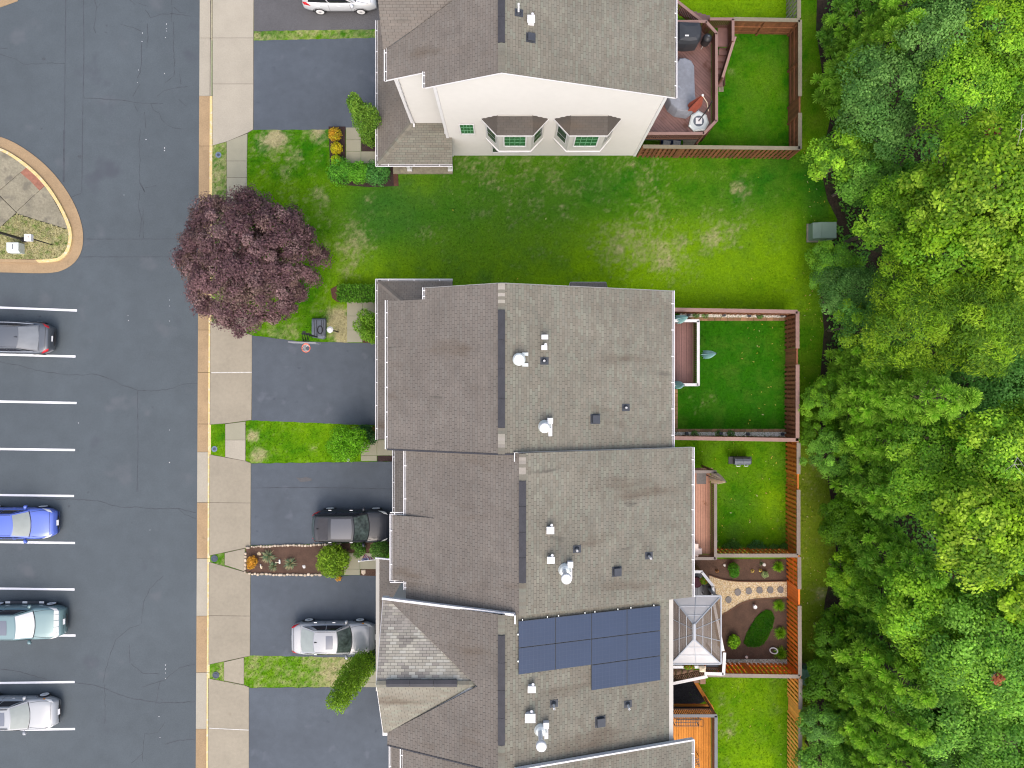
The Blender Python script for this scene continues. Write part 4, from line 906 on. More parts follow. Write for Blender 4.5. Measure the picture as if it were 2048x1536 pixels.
m=MB(); m.add([(-5.25,yb0+.08,0),(-4.55,yb0+.08,0),(-4.55,yb1-.08,0),(-5.25,yb1-.08,0),(-5.25,yb0+.08,zb+.05),(-4.55,yb0+.08,zb+.2),(-4.55,yb1-.08,zb+.2),(-5.25,yb1-.08,zb+.05)],[(3,2,1,0),(4,5,6,7),(0,1,5,4),(1,2,6,5),(2,3,7,6),(3,0,4,7)]); wb_=m.build('wall',K['siding'],hC)
m=MB()
for yy,s in ((yb0,1),(yb1,-1)): m.add([(xb+.05,yy+s*.04,zb-.1),(xt,yy+s*.04,zl1(xt)-.12),(xt,yy+s*.04,zt_-.06),(xb+.05,yy+s*.04,zb-.05)],[(0,1,2,3)])
m.build('cheek_wall',K['siding'],hC)
whitecap(hC,on(XR1,1100,1058),.26,.26); whitecap(hC,on(XR1,1101,1117),.24,.26); pipe(hC,on(XR1,1153,1098),hgt=.42); pipe(hC,on(XR1,1297,1111),hgt=.6); powervent(hC,on(XR1,1129,1141)); sqvent(hC,on(XR1,1233,1143),.37)

# ---- house D
hD=house('d','town house with solar panels and a front gable of half bleached shingles',0,-13.2)
rf=Roof(hD); eD=xl(775,XR0); eDr=xrt(1338,XR0); Y1,Y0=-9.85,-16.6; yc=-13.1; xa=-1.5; zc=11.1; ze=zl(eD); xf=-5.92
left_planes(rf,XR0,[[(eD,Y1),(xa,yc),(XR0,yc),(XR0,Y1)],[(xa,yc),(eD,-16.04),(eD,Y0),(XR0,Y0),(XR0,yc)]])
right_planes(rf,XR0,eDr,Y0,Y1)
sn=(zc-ze)/(Y1-yc); ss=(zc-ze)/(yc+16.04)
def wht(c):
    px,py=PX(*c)
    if not (1190<py<1372 and px<965): return False
    q=fbm(np.array([c.x*1.5+5]),np.array([c.y*2.2+2]),3)[0]
    lim=.37 if py>1300 else (.47 if py>1240 else .52)
    return q+rnd.uniform(-.09,.09)>lim and px>775-(py-1190)*.1+8
rf.plane([[(xf,Y1,ze),(eD,Y1,ze),(xa,yc,zc),(xf,yc,zc)]],(xf,Y1,ze),(-1,0,0),(0,-1,sn),TWM,white=wht,prio=1)
rf.plane([[(xf,yc,zc),(xa,yc,zc),(eD,-16.04,ze),(xf,-16.04,ze)]],(xf,-16.04,ze),(1,0,0),(0,1,ss),[tuple(q*1.12 for q in t) for t in TP])
xld=P(758,0,3).x; yld1,yld0=P(0,1116,3).y,P(0,1382,3).y
rf.done(); rf=Roof(hD,'porch_roof'); lowroof(rf,xld,yld0,yld1,3,-5.5,3.75); rf.done()
caps(hD,(xf,yc,zc+.03),(xa+.1,yc,zc+.03),.3,TP)
yv1,yv0=[(768-v)*(CH-ZR)/FL for v in (1270,1490)]
caps(hD,(XR0,yv1,ZR+.03),(XR0,Y1,ZR+.03),.3,TP); caps(hD,(XR0,Y0,ZR+.03),(XR0,yv0,ZR+.03),.3,TP)
ridge_vent(hD,(XR0,yv1,ZR+.03),(XR0,yv0,ZR+.03)); ridge_vent(hD,(P(773,0,zc).x,yc+.06,zc+.05),(P(915,0,zc).x,yc+.06,zc+.05))
m=MB(); m.box(eDr-.02,eDr+.20,Y0,Y1,zr_(eDr)-.16,zr_(eDr)-.02); m.build('eave_board',K['trimgrey'],hD)
m=MB(); m.box(xld-.17,xld+.06,yld0,yld1,2.86,3.02); m.build('eave_board',K['trimgrey'],hD)
m=MB(); m.bar((xld-.17,yld1+.02,3.05),(-5.5,yld1+.02,3.8),.07,.12); m.build('rake_board',K['trim'],hD)
m=MB(); 
for yy in (Y1+.02,): m.bar((eD-.2,yy,ze+.05),(XR0+.55,yy,ZR+.0),.10,.20)
m.build('rake_board',K['trim'],hD)
m=MB(); m.box(xf-.04,eD+.05,Y1-.75,Y1+.05,ze-.22,ze-.05); m.box(xf-.04,eD+.05,-16.2,-15.6,ze-.22,ze-.05); m.build('eave_return',K['trim'],hD)
rake(hD,[(xf,Y1,ze-.03),(xf,yc,zc-.03)],(-1,0,0)); rake(hD,[(xf,yc,zc-.03),(xf,-16.04,ze-.03)],(-1,0,0))
m=MB(); m.bar((eD,Y0-.01,zl(eD)-.02),(XR0,Y0-.01,ZR-.02),.06,.09); m.build('rake_shadow_line',K['rvent'],hD)  # dark bar added to draw the shadow line over the lower neighbouring roof
gable(hD,[(-5.5,0),(7.0,0),(7.0,zr_(7.0)-.15),(XR0,ZR-.15),(-5.5,zl(-5.5)-.15)],Y0+.05,Y1-.02)
m=MB(); m.add([(-5.5,Y1,ze-.1),(-5.5,yc,zc-.15),(-5.5,-16.04,ze-.1)],[(0,1,2)]); m.build('front_gable',K['siding'],hD)
whitecap(hD,on(XR0,1063,1373),.24,.27); whitecap(hD,on(XR0,1060,1430),.33,.36); pipe(hD,on(XR0,1107,1407),hgt=.55); pipe(hD,on(XR0,1255,1408),hgt=.55); powervent(hD,on(XR0,1081,1461)); sqvent(hD,on(XR0,1200,1443),.40)
# solar panels
n=Vector((SR,0,1)).normalized(); lift=.12
def sp(px,py): p=on(XR0,px,py,ZR+.13); return p
px_=[1037,1111,1183,1254,1321]
def row(y): return lambda x: y[0]+(y[1]-y[0])*(x-1037)/(1321-1037)
rows=[row((1241,1212)),row((1294,1263)),row((1348,1313)),row((1399,1362))]
cells=[(r,c) for r in range(2) for c in range(4)]+[(2,2),(2,3)]
xs=[xrt(x,XR0,ZR+.13) for x in px_]; ys=[P(0,v,10.9).y for v in (1227,1278,1330,1381)]
# panels are rectangles on the slope: rows share one world y
def ypx(r,x): return sp(x,rows[r](x)).y
ysw=[sum(ypx(r,x) for x in px_[(0 if r<3 else 2):])/len(px_[(0 if r<3 else 2):]) for r in range(4)]
for r,c in cells:
    x0,x1=xs[c]+.008,xs[c+1]-.008; y1,y0=ysw[r]-.012,ysw[r+1]+.012; z=lambda X: ZR+.13-SR*(X-XR0)
    m=MB(); m.slab3([(x0,y0,z(x0)),(x1,y0,z(x1)),(x1,y1,z(x1)),(x0,y1,z(x0))],n,.04)
    pn=m.build('solar_panel',K['solarframe'],hD)
    m=MB(); d=n*.004; e=.016
    m.poly([Vector((a,b,z(a)))+d for a,b in ((x0+e,y0+e),(x1-e,y0+e),(x1-e,y1-e),(x0+e,y1-e))]); m.build('cells',K['solar'],pn)
    m=MB(); d=n*.006
    for i in range(1,10): X=x0+(x1-x0)*i/10; m.poly([Vector((X-.004,y0+e,z(X-.004)))+d,Vector((X+.004,y0+e,z(X+.004)))+d,Vector((X+.004,y1-e,z(X+.004)))+d,Vector((X-.004,y1-e,z(X-.004)))+d])
    for i in range(1,6): Y=y0+(y1-y0)*i/6; m.poly([Vector((x0+e,Y-.004,z(x0+e)))+d*1.2,Vector((x1-e,Y-.004,z(x1-e)))+d*1.2,Vector((x1-e,Y+.004,z(x1-e)))+d*1.2,Vector((x0+e,Y+.004,z(x0+e)))+d*1.2])
    m.build('cell_lines',K['solarline'],pn,kind='stuff')
m=MB()
for px in (1045,1095,1117,1170,1190,1236,1262,1308):
    p=sp(px,rows[0](px)); p.y=ysw[0]+.03; m.box(p.x-.02,p.x+.02,p.y-.04,p.y+.03,p.z-.1,p.z-.02)
for r in (0,1):
    p=Vector((xs[0]-.02,(ysw[r]+ysw[r+1])/2,ZR+.1-SR*(xs[0]-XR0))); m.box(p.x-.03,p.x+.03,p.y-.03,p.y+.03,p.z-.03,p.z+.03)
m.build('panel_clamps',K['galv'],hD,kind='stuff')

# ---- house E
hE=house('e','last town house at the bottom edge behind the orange cedar deck',0,-19.5)
rf=Roof(hE); eE=xl(805,XR1); eEr=xrt(1384,XR1); Y1,Y0=-16.5,-21.5
left_planes(rf,XR1,[[(eE,Y0),(XR1,Y0),(XR1,Y1),(eE,Y1)]]); right_planes(rf,XR1,eEr,Y0,Y1)
xle=P(782,0,3).x; rf.done(); rf=Roof(hE,'porch_roof'); lowroof(rf,xle,-21.5,-16.75,3,-4.6,3.7); rf.done()
caps(hE,(XR1,Y0,ZR+.03),(XR1,Y1,ZR+.03))
gutter(hE,(eEr,Y0,zr1(eEr)),(eEr,Y1,zr1(eEr)),out=(1,0,0)); gutter(hE,(eE,Y0,zl1(eE)),(eE,Y1,zl1(eE)),out=(-1,0,0)); gutter(hE,(xle,Y0,3),(xle,-16.75,3),out=(-1,0,0))
m=MB(); m.bar((P(1030,0,11.7).x,Y1+.04,zr1(XR1)-.02),(eEr+.05,Y1+.04,zr1(eEr)-.01),.07,.22); m.build('rake_board',K['trim'],hE)
m=MB(); m.box(.10,.15,-16.85,-16.48,11.5,11.9); m.build('step_trim',K['trim'],hE)
gable(hE,[(-4.6,0),(7.55,0),(7.55,zr1(7.55)-.15),(XR1,ZR-.15),(-4.6,zl1(-4.6)-.15)],Y0,Y1-.05)

# back windows and garage doors of the terrace
def window_x(h,x,y0,y1,z0,z1,sgn,name='window',k='panedark',n=2):
    m=MB(); m.box(x-.02,x+.05*sgn,y0-.08,y1+.08,z0-.08,z1+.08); w=m.build(name,K['trim'],h)
    for i in range(n):
        a=y0+(y1-y0)*i/n+.03; b=y0+(y1-y0)*(i+1)/n-.03; m=MB(); m.box(x+.05*sgn,x+.06*sgn,a,b,z0,z1); m.build('pane',K[k],w)
for h,x,ys in ((hA,7.2,(14.6,17)),(hB,7.2,(-2,1.6)),(hC,7.6,(-5,-8.2)),(hD,7.0,(-11.5,-14.6)),(hE,7.55,(-18,-20))):
    for y in ys:
        for z in (3.2,6.1): window_x(h,x,y-.7,y+.7,z,z+1.5,1)
for h,x,y in ((hA,-5.35,17.3),(hB,-5.4,.3),(hC,-4.6,-5.2),(hD,-5.5,-12.2),(hE,-4.6,-19)):
    m=MB()
    for i in range(4): m.box(x-.04,x,y-1.25,y+1.25,.05+i*.55,.05+i*.55+.53)
    m.build('garage_door',K['trim'],h)
# ---------------- fences ----------------
_pick={}
def boardmesh(l,w,h,k,name):      # length along x
    key=(round(l,2),round(w,3),round(h,3),k,name)
    if key not in _pick:
        m=MB(); m.box(-l/2,l/2,-w/2,w/2,-h/2,h/2); _pick[key]=m.mesh(name,K[k])
    return _pick[key]
def piece(name,me,parent,loc,rz=0,inv=None,rot=None):
    o=bpy.data.objects.new(name,me); COL.objects.link(o); o.location=loc
    o.rotation_euler=rot if rot else (0,0,rz); o.parent=parent; o.matrix_parent_inverse=inv if inv is not None else wm(parent).inverted(); return o
FH=1.83
def fence(name,label,runs,wood,cap,gates=(),group='wooden yard fences'):
    """runs: list of (px,py,px,py,mode) along the cap; gates: (run index, from px fraction, to fraction)"""
    a,b=runs[0][0:2]; p0=P(a,b,FH)
    f=thing('wooden_fence',label,'fence',(p0.x,p0.y,0),0,group); inv=wm(f).inverted()
    for ri,(x0,y0,x1,y1,mode) in enumerate(runs):
        A=P(x0,y0,FH);B=P(x1,y1,FH);A.z=B.z=0; d=(B-A);L_=d.length;d.normalize();n=Vector((-d.y,d.x,0)); rz=math.atan2(d.y,d.x)
        gs=[(g[1]*L_,g[2]*L_) for g in gates if g[0]==ri]
        segs=[];t=0
        for g0,g1 in gs: segs.append((t,g0));t=g1
        segs.append((t,L_))
        for s0,s1 in segs:
            if s1-s0<.1: continue
            m=MB(); m.bar(A+d*s0+Vector((0,0,FH)),A+d*s1+Vector((0,0,FH)),.21,.035); m.build('cap_board',K[cap],f)
            for z in (.35,.95,1.55):
                m=MB(); m.bar(A+d*s0+Vector((0,0,z)),A+d*s1+Vector((0,0,z)),.045,.09); m.build('rail',K[wood],f)
            np_=max(1,round((s1-s0)/2.4))
            for i in range(np_+1):
                p=A+d*(s0+(s1-s0)*i/np_); piece('post',boardmesh(.10,.10,1.80,wood,'post'),f,(p.x,p.y,.90),rz,inv)
            pm=boardmesh(.145,.018,1.72,wood,'picket'); pitch=.255 if mode=='shadow' else .16
            for side in (1,-1):
                if mode=='solid' and side==-1: continue
                k=int((s1-s0)/pitch)
                for i in range(k+1):
                    u=s0+(i+.5 if side==1 else i+1.0)*pitch
                    if u>s1-.05: continue
                    p=A+d*u+n*side*.050; piece('picket',pm,f,(p.x,p.y,.90+rnd.uniform(-.012,.012)),rz+rnd.uniform(-.03,.03),inv,None)
        for g0,g1 in gs:
            gp=MB(); w=g1-g0
            for z in (.35,1.5): gp.bar(A+d*(g0+.03)+n*.03+Vector((0,0,z)),A+d*(g1-.03)+n*.03+Vector((0,0,z)),.04,.09)
            g_=gp.build('gate',K[wood],f); gi=wm(g_).inverted()
            m=MB(); m.bar(A+d*(g0+.08)+n*.055+Vector((0,0,.4)),A+d*(g0+w/2)+n*.055+Vector((0,0,1.45)),.03,.10); m.bar(A+d*(g0+w/2)+n*.055+Vector((0,0,.4)),A+d*(g1-.08)+n*.055+Vector((0,0,1.45)),.03,.10); m.build('gate_brace',K[cap],g_)
            m=MB(); m.bar(A+d*(g0+.02)+Vector((0,0,1.76)),A+d*(g1-.02)+Vector((0,0,1.76)),.10,.03); m.build('gate_cap',K[wood],g_)
            k=int(w/.15)
            for i in range(k):
                p=A+d*(g0+(i+.5)*w/k); piece('gate_board',boardmesh(.142,.018,1.68,wood,'gate_board'),g_,(p.x,p.y,.88),rz,gi)
    return f
fence('a','dark brown board fence round the uppermost back yard with a grey deck beside it',[(1468,38,1600,40.5,'solid'),(1600,40,1600,298,'solid'),(1600,296.5,1286,293,'shadow')],'f_brown','cap_olive',[(1,.59,.72)])
fence('a2','grey weathered slat fence at the very top edge of the picture',[(1598,36,1598,-60,'shadow')],'f_grey','cap_olive')
fence('b','pink capped red brown fence round the neat dark lawn with white stone borders',[(1281,618,1595,623.5,'shadow'),(1595,623,1595,882,'shadow'),(1597,880,1284,875,'shadow')],'f_red','cap_pink',[(1,.285,.41)])
fence('c','rust coloured fence behind the lawn with the lone grill',[(1597,885,1597,1110,'shadow'),(1596,1111,1432,1111,'shadow')],'f_rust','cap_grey',[(0,.28,.42)])
fence('d','bright orange red fence round the mulched garden with stepping stones',[(1598.5,1114,1600,1352,'shadow'),(1600,1353,1410,1350,'shadow')],'f_orange','cap_grey',[(0,.27,.41)])
fence('e','yellow cedar fence beside the orange deck at the bottom',[(1601,1358,1600,1600,'shadow')],'f_yellow','cap_grey',[(0,.25,.385)])

# ---------------- yard B: pavers and white stone ----------------
bp=structure('paver_border')
def pavers(x0,y0,x1,y1,n,vert,k='paver',parent=bp):
    for i in range(n):
        if vert: q=[(x0,y0+(y1-y0)*i/n),(x1,y0+(y1-y0)*i/n),(x1,y0+(y1-y0)*(i+1)/n),(x0,y0+(y1-y0)*(i+1)/n)]
        else: q=[(x0+(x1-x0)*i/n,y0),(x0+(x1-x0)*(i+1)/n,y0),(x0+(x1-x0)*(i+1)/n,y1),(x0+(x1-x0)*i/n,y1)]
        slab(parent,q,k,.03,'paver',.3,.1)
pavers(1350,634.5,1572,642,17,False); pavers(1343,778,1355.5,857,9,True); pavers(1343,857.5,1571,864,20,False)
def gravel(name,poly,z,n,sz,cols,k):
    m=MB(); m.prism(XY(poly),z-.15,z); o=m.build(name,K[k]); o['kind']='structure'
    pp=XY(poly); xs_=[p[0] for p in pp]; ys_=[p[1] for p in pp]; m=MB(); c=0
    X=_ng.uniform(min(xs_),max(xs_),n*3);Y=_ng.uniform(min(ys_),max(ys_),n*3); ok=inpoly(X,Y,pp)
    for x,y in list(zip(X[ok],Y[ok]))[:n]:
        s=sz*rnd.uniform(.6,1.5); a=rnd.random()*6.28; m.t=(*rnd.choice(cols),1); h=s*.5
        q=[(x+s*.5*math.cos(a+t)*f,y+s*.5*math.sin(a+t)*f) for t,f in ((0,1),(1.6,.7),(3.1,1),(4.7,.75))]
        m.add([(*p,z) for p in q]+[(x+(p[0]-x)*.6,y+(p[1]-y)*.6,z+h) for p in q],[(4,5,6,7)]+[(i,(i+1)%4,4+(i+1)%4,4+i) for i in range(4)])
    m.build('pebbles',K['pebble'],o,tint=True,kind='stuff'); return o
wc=[(.74,.72,.67),(.66,.64,.58),(.58,.55,.49),(.78,.76,.72),(.48,.46,.40),(.14,.20,.06)]
gravel('stone_strip',[(1360,627),(1572,629),(1572,635),(1360,634.2)],.03,900,.06,wc,'gravelw')
gravel('stone_strip',[(1345,864.3),(1572,864.3),(1572,873),(1345,872)],.03,1100,.06,wc,'gravelw')
gravel('stone_strip',[(1450,1318.5),(1574,1318),(1574,1328),(1450,1328)],.035,600,.06,[(.45,.43,.36),(.36,.35,.28),(.25,.26,.18),(.5,.48,.42)],'gravelw')
for i,(x,y,l) in enumerate([(1377,629,'near the teal umbrella'),(1447,630,'in the middle of the strip'),(1498,631,'right of the middle'),(1563,630,'by the corner of the fence')]):
    p=P(x,y,.05); m=MB(); m.box(p.x-.09,p.x+.09,p.y-.08,p.y+.08,.03,.20); m.box(p.x-.05,p.x+.05,p.y-.10,p.y-.08,.06,.17)
    tag(m.build('garden_spotlight',K['dark']),'black garden spotlight in the upper white stone strip '+l,'light','garden spotlights'); 
for i,(x,y,l) in enumerate([(1373,867,'leftmost, among weeds'),(1441,867,'second from the house'),(1495,868,'third from the house'),(1564,868,'next to the rear fence')]):
    p=P(x,y,.05); m=MB(); m.box(p.x-.09,p.x+.09,p.y-.08,p.y+.08,.03,.20); m.box(p.x-.05,p.x+.05,p.y+.08,p.y+.10,.06,.17)
    tag(m.build('garden_spotlight',K['dark']),'black garden spotlight in the lower white stone strip, '+l,'light','garden spotlights')
# ---------------- decks ----------------
def deck(label,poly,z,k,bw=.14,ang=0,group='back decks',rot0=None):
    """poly: world xy outline of the floor. boards run at angle ang"""
    c=poly[0]; d=thing('deck',label,'deck',(c[0],c[1],0),0,group); inv=wm(d).inverted()
    u=Vector((math.cos(ang),math.sin(ang)));v=Vector((-u.y,u.x))
    loc=[(p[0]*u.x+p[1]*u.y,p[0]*v.x+p[1]*v.y) for p in poly]; lo=min(q[1] for q in loc);hi=max(q[1] for q in loc); t=lo
    while t<hi:
        for a in clipsplit(loc,t+.007,t+bw-.007):
            if len(a)<3: continue
            q=[(p[0]*u.x+p[1]*v.x,p[0]*u.y+p[1]*v.y) for p in a]
            m=MB(); m.prism(q,z-.03,z+rnd.uniform(-.001,.001)); o=m.build('deck_board',K[k],d)
        t+=bw
    m=MB(); m.prism(poly,z-.26,z-.06); m.build('joists',K['coal'],d)
    return d
def clipsplit(poly,v0,v1):
    q=clip2(poly,0,1,v1); 
    if len(q)>2: q=clip2(q,0,-1,-v0)
    return [q]
def railing(d,pts,z,k,kb,h=.92,w=.15,pitch=.105,posts=True,cap=.04,z2=None):
    """pts world xy; z deck height (z2 = height at far end for stairs)"""
    n=len(pts); D=[0]
    for a,b in zip(pts[:-1],pts[1:]): D.append(D[-1]+math.dist(a,b))
    zz=[z+((z2 if z2 is not None else z)-z)*t/D[-1] for t in D]
    for i in range(n-1):
        A=Vector((*pts[i],zz[i]));B=Vector((*pts[i+1],zz[i+1])); up=Vector((0,0,h)); dd=(B-A).normalized()
        m=MB(); m.bar(A+up-(dd*0 if i==0 else dd*w*.0),B+up+dd*w*.35,w,cap); m.build('rail_cap',K[k],d)
        m=MB(); m.bar(A+Vector((0,0,h-.09)),B+Vector((0,0,h-.09)),.04,.09); m.bar(A+Vector((0,0,.10)),B+Vector((0,0,.10)),.04,.09); m.build('rail',K[kb],d)
        c=max(1,int((B-A).length/pitch)); m=MB()
        for j in range(1,c):
            p=A+(B-A)*j/c; m.box(p.x-.025,p.x+.025,p.y-.025,p.y+.025,p.z+.05,p.z+h-.05)
        m.build('balusters',K[kb],d,kind='stuff')
        if posts:
            for p in ((A,B) if i==n-2 else (A,)): m=MB(); m.box(p.x-.05,p.x+.05,p.y-.05,p.y+.05,0,p.z+h-.03); m.build('post',K[kb],d)
def WXY(pts,z): return [tuple(P(a,b,z)[:2]) for a,b in pts]
# A deck
zd=2.4; hr=zd+.92
rl=WXY([(1285,43),(1412,43),(1433,66),(1433,241),(1408,267),(1285,267)],hr)
dA=deck('wet red brown deck on the top house with covered grill, covered table and red umbrella',WXY([(1285,44),(1411,44),(1432,67),(1432,240.5),(1407.5,266),(1270,266)],hr),zd,'deckred',.14,-math.pi/4)
railing(dA,rl,zd,'railred','balred')
zl_=1.35
land=WXY([(1436,50),(1458,50),(1458,93),(1436,93)],zl_+.0)
m=MB(); m.prism(land,zl_-.05,zl_); m.build('landing',K['deckred'],dA)
railing(dA,WXY([(1420,38),(1466,38),(1466,80)],zl_+1.0),zl_,'railred','balred',1.0)
railing(dA,WXY([(1466,80),(1454,141)],zl_+.6),zl_,'railred','balred',1.0,z2=.15)
railing(dA,WXY([(1350,2),(1431,37)],hr),zd+.1,'railred','balred',.95,z2=zl_)
t0=P(1436,95,1.2); 
for i in range(6):
    z=zl_-.2*(i+1); y1=P(0,95,zl_).y-.28*i; m=MB(); x0=P(1436,0,1.0).x; m.box(x0,x0+.62-.02*i,y1-.33,y1,z-.05,z); m.box(x0,x0+.62-.02*i,y1-.02,y1,z-.02,z+.17); m.build('stair_tread',K['deckred'],dA)
m=MB(); m.box(P(1436,0,1.0).x+.58,P(1436,0,1.0).x+.62,P(0,95,zl_).y-1.7,P(0,95,zl_).y,.0,.3); m.build('stringer',K['balred'],dA)
m=MB(); 
for i in range(7):
    x=P(1356,0,2).x+.28*i; m.box(x,x+.28,P(0,36,2).y,P(0,20,2).y,2.2-.14*i,2.25-.14*i)
m.build('upper_stairs',K['deckred'],dA)
pv=structure('paver_pad')
for i in range(4):
    for j in range(2): slab(pv,[(1437+j*5,152+i*8),(1442+j*5,152+i*8),(1442+j*5,160+i*8),(1437+j*5,160+i*8)],'conc_old',.03,'paver',.2,.1)
for i in range(5):
    for j in range(2): slab(pv,[(1366+i*6,277+j*8),(1372+i*6,277+j*8),(1372+i*6,285+j*8),(1366+i*6,285+j*8)],'conc_old',.03,'paver',.2,.1)
# B deck
zb_=.75; 
fl=WXY([(1325,640),(1394,640),(1394,771),(1325,771)],zb_+.92)
dB=deck('low pinkish brown deck with a white rail and three teal umbrellas',WXY([(1274,642),(1395.5,642),(1395.5,769),(1274,769)],zb_+.92),zb_,'deckpink',.14,math.pi/2)
railing(dB,WXY([(1274,641.5),(1396.5,641.5),(1396.5,769.5),(1274,769.5)],zb_+.92),zb_,'trim','balred',.92,.16)
# C deck
zc_=1.9
dC=deck('salmon coloured deck with grey rail, beige umbrella and a small grey mat',WXY([(1291,944),(1430,944),(1430,1116),(1291,1116)],zc_+.92),zc_,'decksalm',.14,math.pi/2)
railing(dC,WXY([(1291,943.5),(1431,943.5),(1431,1117),(1291,1117)],zc_+.92),zc_,'railgrey','balbrown',.92,.16)
m=MB(); q=WXY([(1370,936),(1426,936),(1426,943),(1370,943)],.9); m.prism(q,.8,.85); m.build('lower_step',K['balbrown'],dC)
m=MB(); q=P(1393,957,zc_); p=WXY([(1393,946.5),(1412.5,946.5),(1412.5,968),(1393,968)],zc_+.01); m.prism(p,zc_+.002,zc_+.014); tag(m.build('door_mat',K['step']),'small grey mat at the upper end of the salmon deck','mat')
m=MB(); a,b=P(1386,1088,zc_+.5),P(1396,1110,zc_+.5); m.box(a.x-.3,a.x+.30,b.y-.1,a.y,zc_,zc_+.5); 
m.box(a.x-.3,a.x+.52,b.y+.02,b.y+.34,zc_,zc_+.42)
tag(m.build('cushioned_bench',K['pinkfab']),'pale pink cushioned corner seat at the lower end of the salmon deck','seat')
# D deck with gazebo
zd_=1.9; hd=zd_+.92
dD=deck('grey boarded deck with white rails under the smoked gazebo',WXY([(1272,1146),(1400,1146),(1421,1172),(1422,1200),(1440,1262),(1440,1318),(1272,1318)],zd_),zd_,'deckgrey',.14,math.pi/2)
railing(dD,WXY([(1272,1143.5),(1403,1143.5),(1426,1172),(1426,1198),(1446,1300)],hd),zd_,'trim','balbrown',.92,.15)
railing(dD,WXY([(1272,1334),(1406,1334)],hd),zd_,'trim','balbrown',.92,.15)
railing(dD,WXY([(1449,1305),(1447,1348),(1411,1347)],1.5+.95),1.5,'trim','balbrown',.95,.17)
railing(dD,WXY([(1411,1347),(1335,1378)],1.4+.6),1.45,'trim','balbrown',.95,.17,z2=.5)
m=MB(); m.prism(WXY([(1412,1322),(1442,1322),(1442,1340),(1412,1340)],1.5),1.42,1.5); m.build('landing',K['deckgrey'],dD)
m=MB()
for i in range(7):
    x=P(1410,0,1.3).x-.30*i; m.box(x-.31,x,P(0,1362,1).y,P(0,1337,1).y,1.38-.17*i,1.43-.17*i)
m.build('stair_treads',K['balbrown'],dD)
gz=thing('gazebo','hipped gazebo with smoked roof panels on the grey deck behind the solar panel house','gazebo',tuple(P(1390,1262,zd_)),0)
ze_,zt_=4.15,4.95
E=[P(1346,1196,ze_),P(1441,1187,ze_),P(1443,1326,ze_),P(1346,1329,ze_)]
ex0,ex1,ey0,ey1=E[0].x-.1,E[1].x+.02,(E[2].y+E[3].y)/2,(E[0].y+E[1].y)/2
cx=P(1388,0,zt_).x; r1,r0=P(0,1250,zt_).y,P(0,1278,zt_).y
cor=[Vector((ex0,ey1,ze_)),Vector((ex1,ey1,ze_)),Vector((ex1,ey0,ze_)),Vector((ex0,ey0,ze_))]; top=[Vector((cx,r1,zt_)),Vector((cx,r0,zt_))]
sides=[(cor[0],cor[1],top[0],top[0],'poly',2),(cor[1],cor[2],top[1],top[0],'polydark',3),(cor[2],cor[3],top[1],top[1],'poly',2),(cor[3],cor[0],top[0],top[1],'polydark',3)]
fr=MB()
for A,B,Tb,Ta,k,nc in sides:
    f=lambda u,v: (A*(1-u)+B*u)*(1-v)+(Ta*(1-u)+Tb*u)*v
    n=(B-A).cross(Ta-A).normalized()
    if n.z<0:n=-n
    vs=[0,.36,.68,1]
    for i in range(nc):
        for j in range(3):
            q=[f(i/nc,vs[j]),f((i+1)/nc,vs[j]),f((i+1)/nc,vs[j+1]),f(i/nc,vs[j+1])]
            if (q[2]-q[3]).length<1e-3: q=q[:3]
            c=sum(q,Vector())/len(q); q=[p+(c-p)*.01 for p in q]
            m=MB(); m.slab3(q,n,.008); m.build('roof_panel',K[k],gz)
    for j in (1,2): fr.bar(f(0,vs[j])+n*.01,f(1,vs[j])+n*.01,.026,.02)
    for i in range(1,nc): fr.bar(f(i/nc,0)+n*.01,f(i/nc,1)+n*.01,.026,.02)
    fr.bar(A,B,.06,.10); fr.bar(A+n*.01,Ta+n*.01,.055,.04)
fr.bar(top[0]+Vector((0,.05,.02)),top[1]-Vector((0,.05,-.02)),.16,.06); fr.bar(top[0]+Vector((0,.1,.07)),top[1]+Vector((0,-.1,.07)),.06,.05)
fr.build('roof_frame',K['alum'],gz)
for c in cor:
    m=MB(); p=c*.92+Vector((cx,(r0+r1)/2,ze_))*.08; m.box(p.x-.06,p.x+.06,p.y-.06,p.y+.06,zd_,ze_-.05); m.build('post',K['alum'],gz)
p=P(1390,1161,zd_); m=MB(); m.lathe(p,[(.26,.0),(.30,.40),(.28,.46),(.24,.44),(.02,.43)],20); tag(m.build('round_stool',K['terracotta'],smooth=False),'round burgundy stool on the grey deck near the house','stool')
ch=thing('patio_chair','dark patio chair on the grey deck beside the white rail','chair',tuple(P(1412,1177,zd_)))
p=P(1412,1177,zd_); m=MB(); m.box(p.x-.25,p.x+.25,p.y-.25,p.y+.25,p.z+.38,p.z+.44); m.build('seat',K['black'],ch); m=MB(); m.box(p.x+.22,p.x+.28,p.y-.25,p.y+.25,p.z+.44,p.z+.95); m.build('backrest',K['black'],ch)
for a,b in ((-.22,-.22),(.22,-.22),(.22,.22),(-.22,.22)):
    m=MB(); m.box(p.x+a-.02,p.x+a+.02,p.y+b-.02,p.y+b+.02,p.z,p.z+.38); m.build('leg',K['black'],ch)
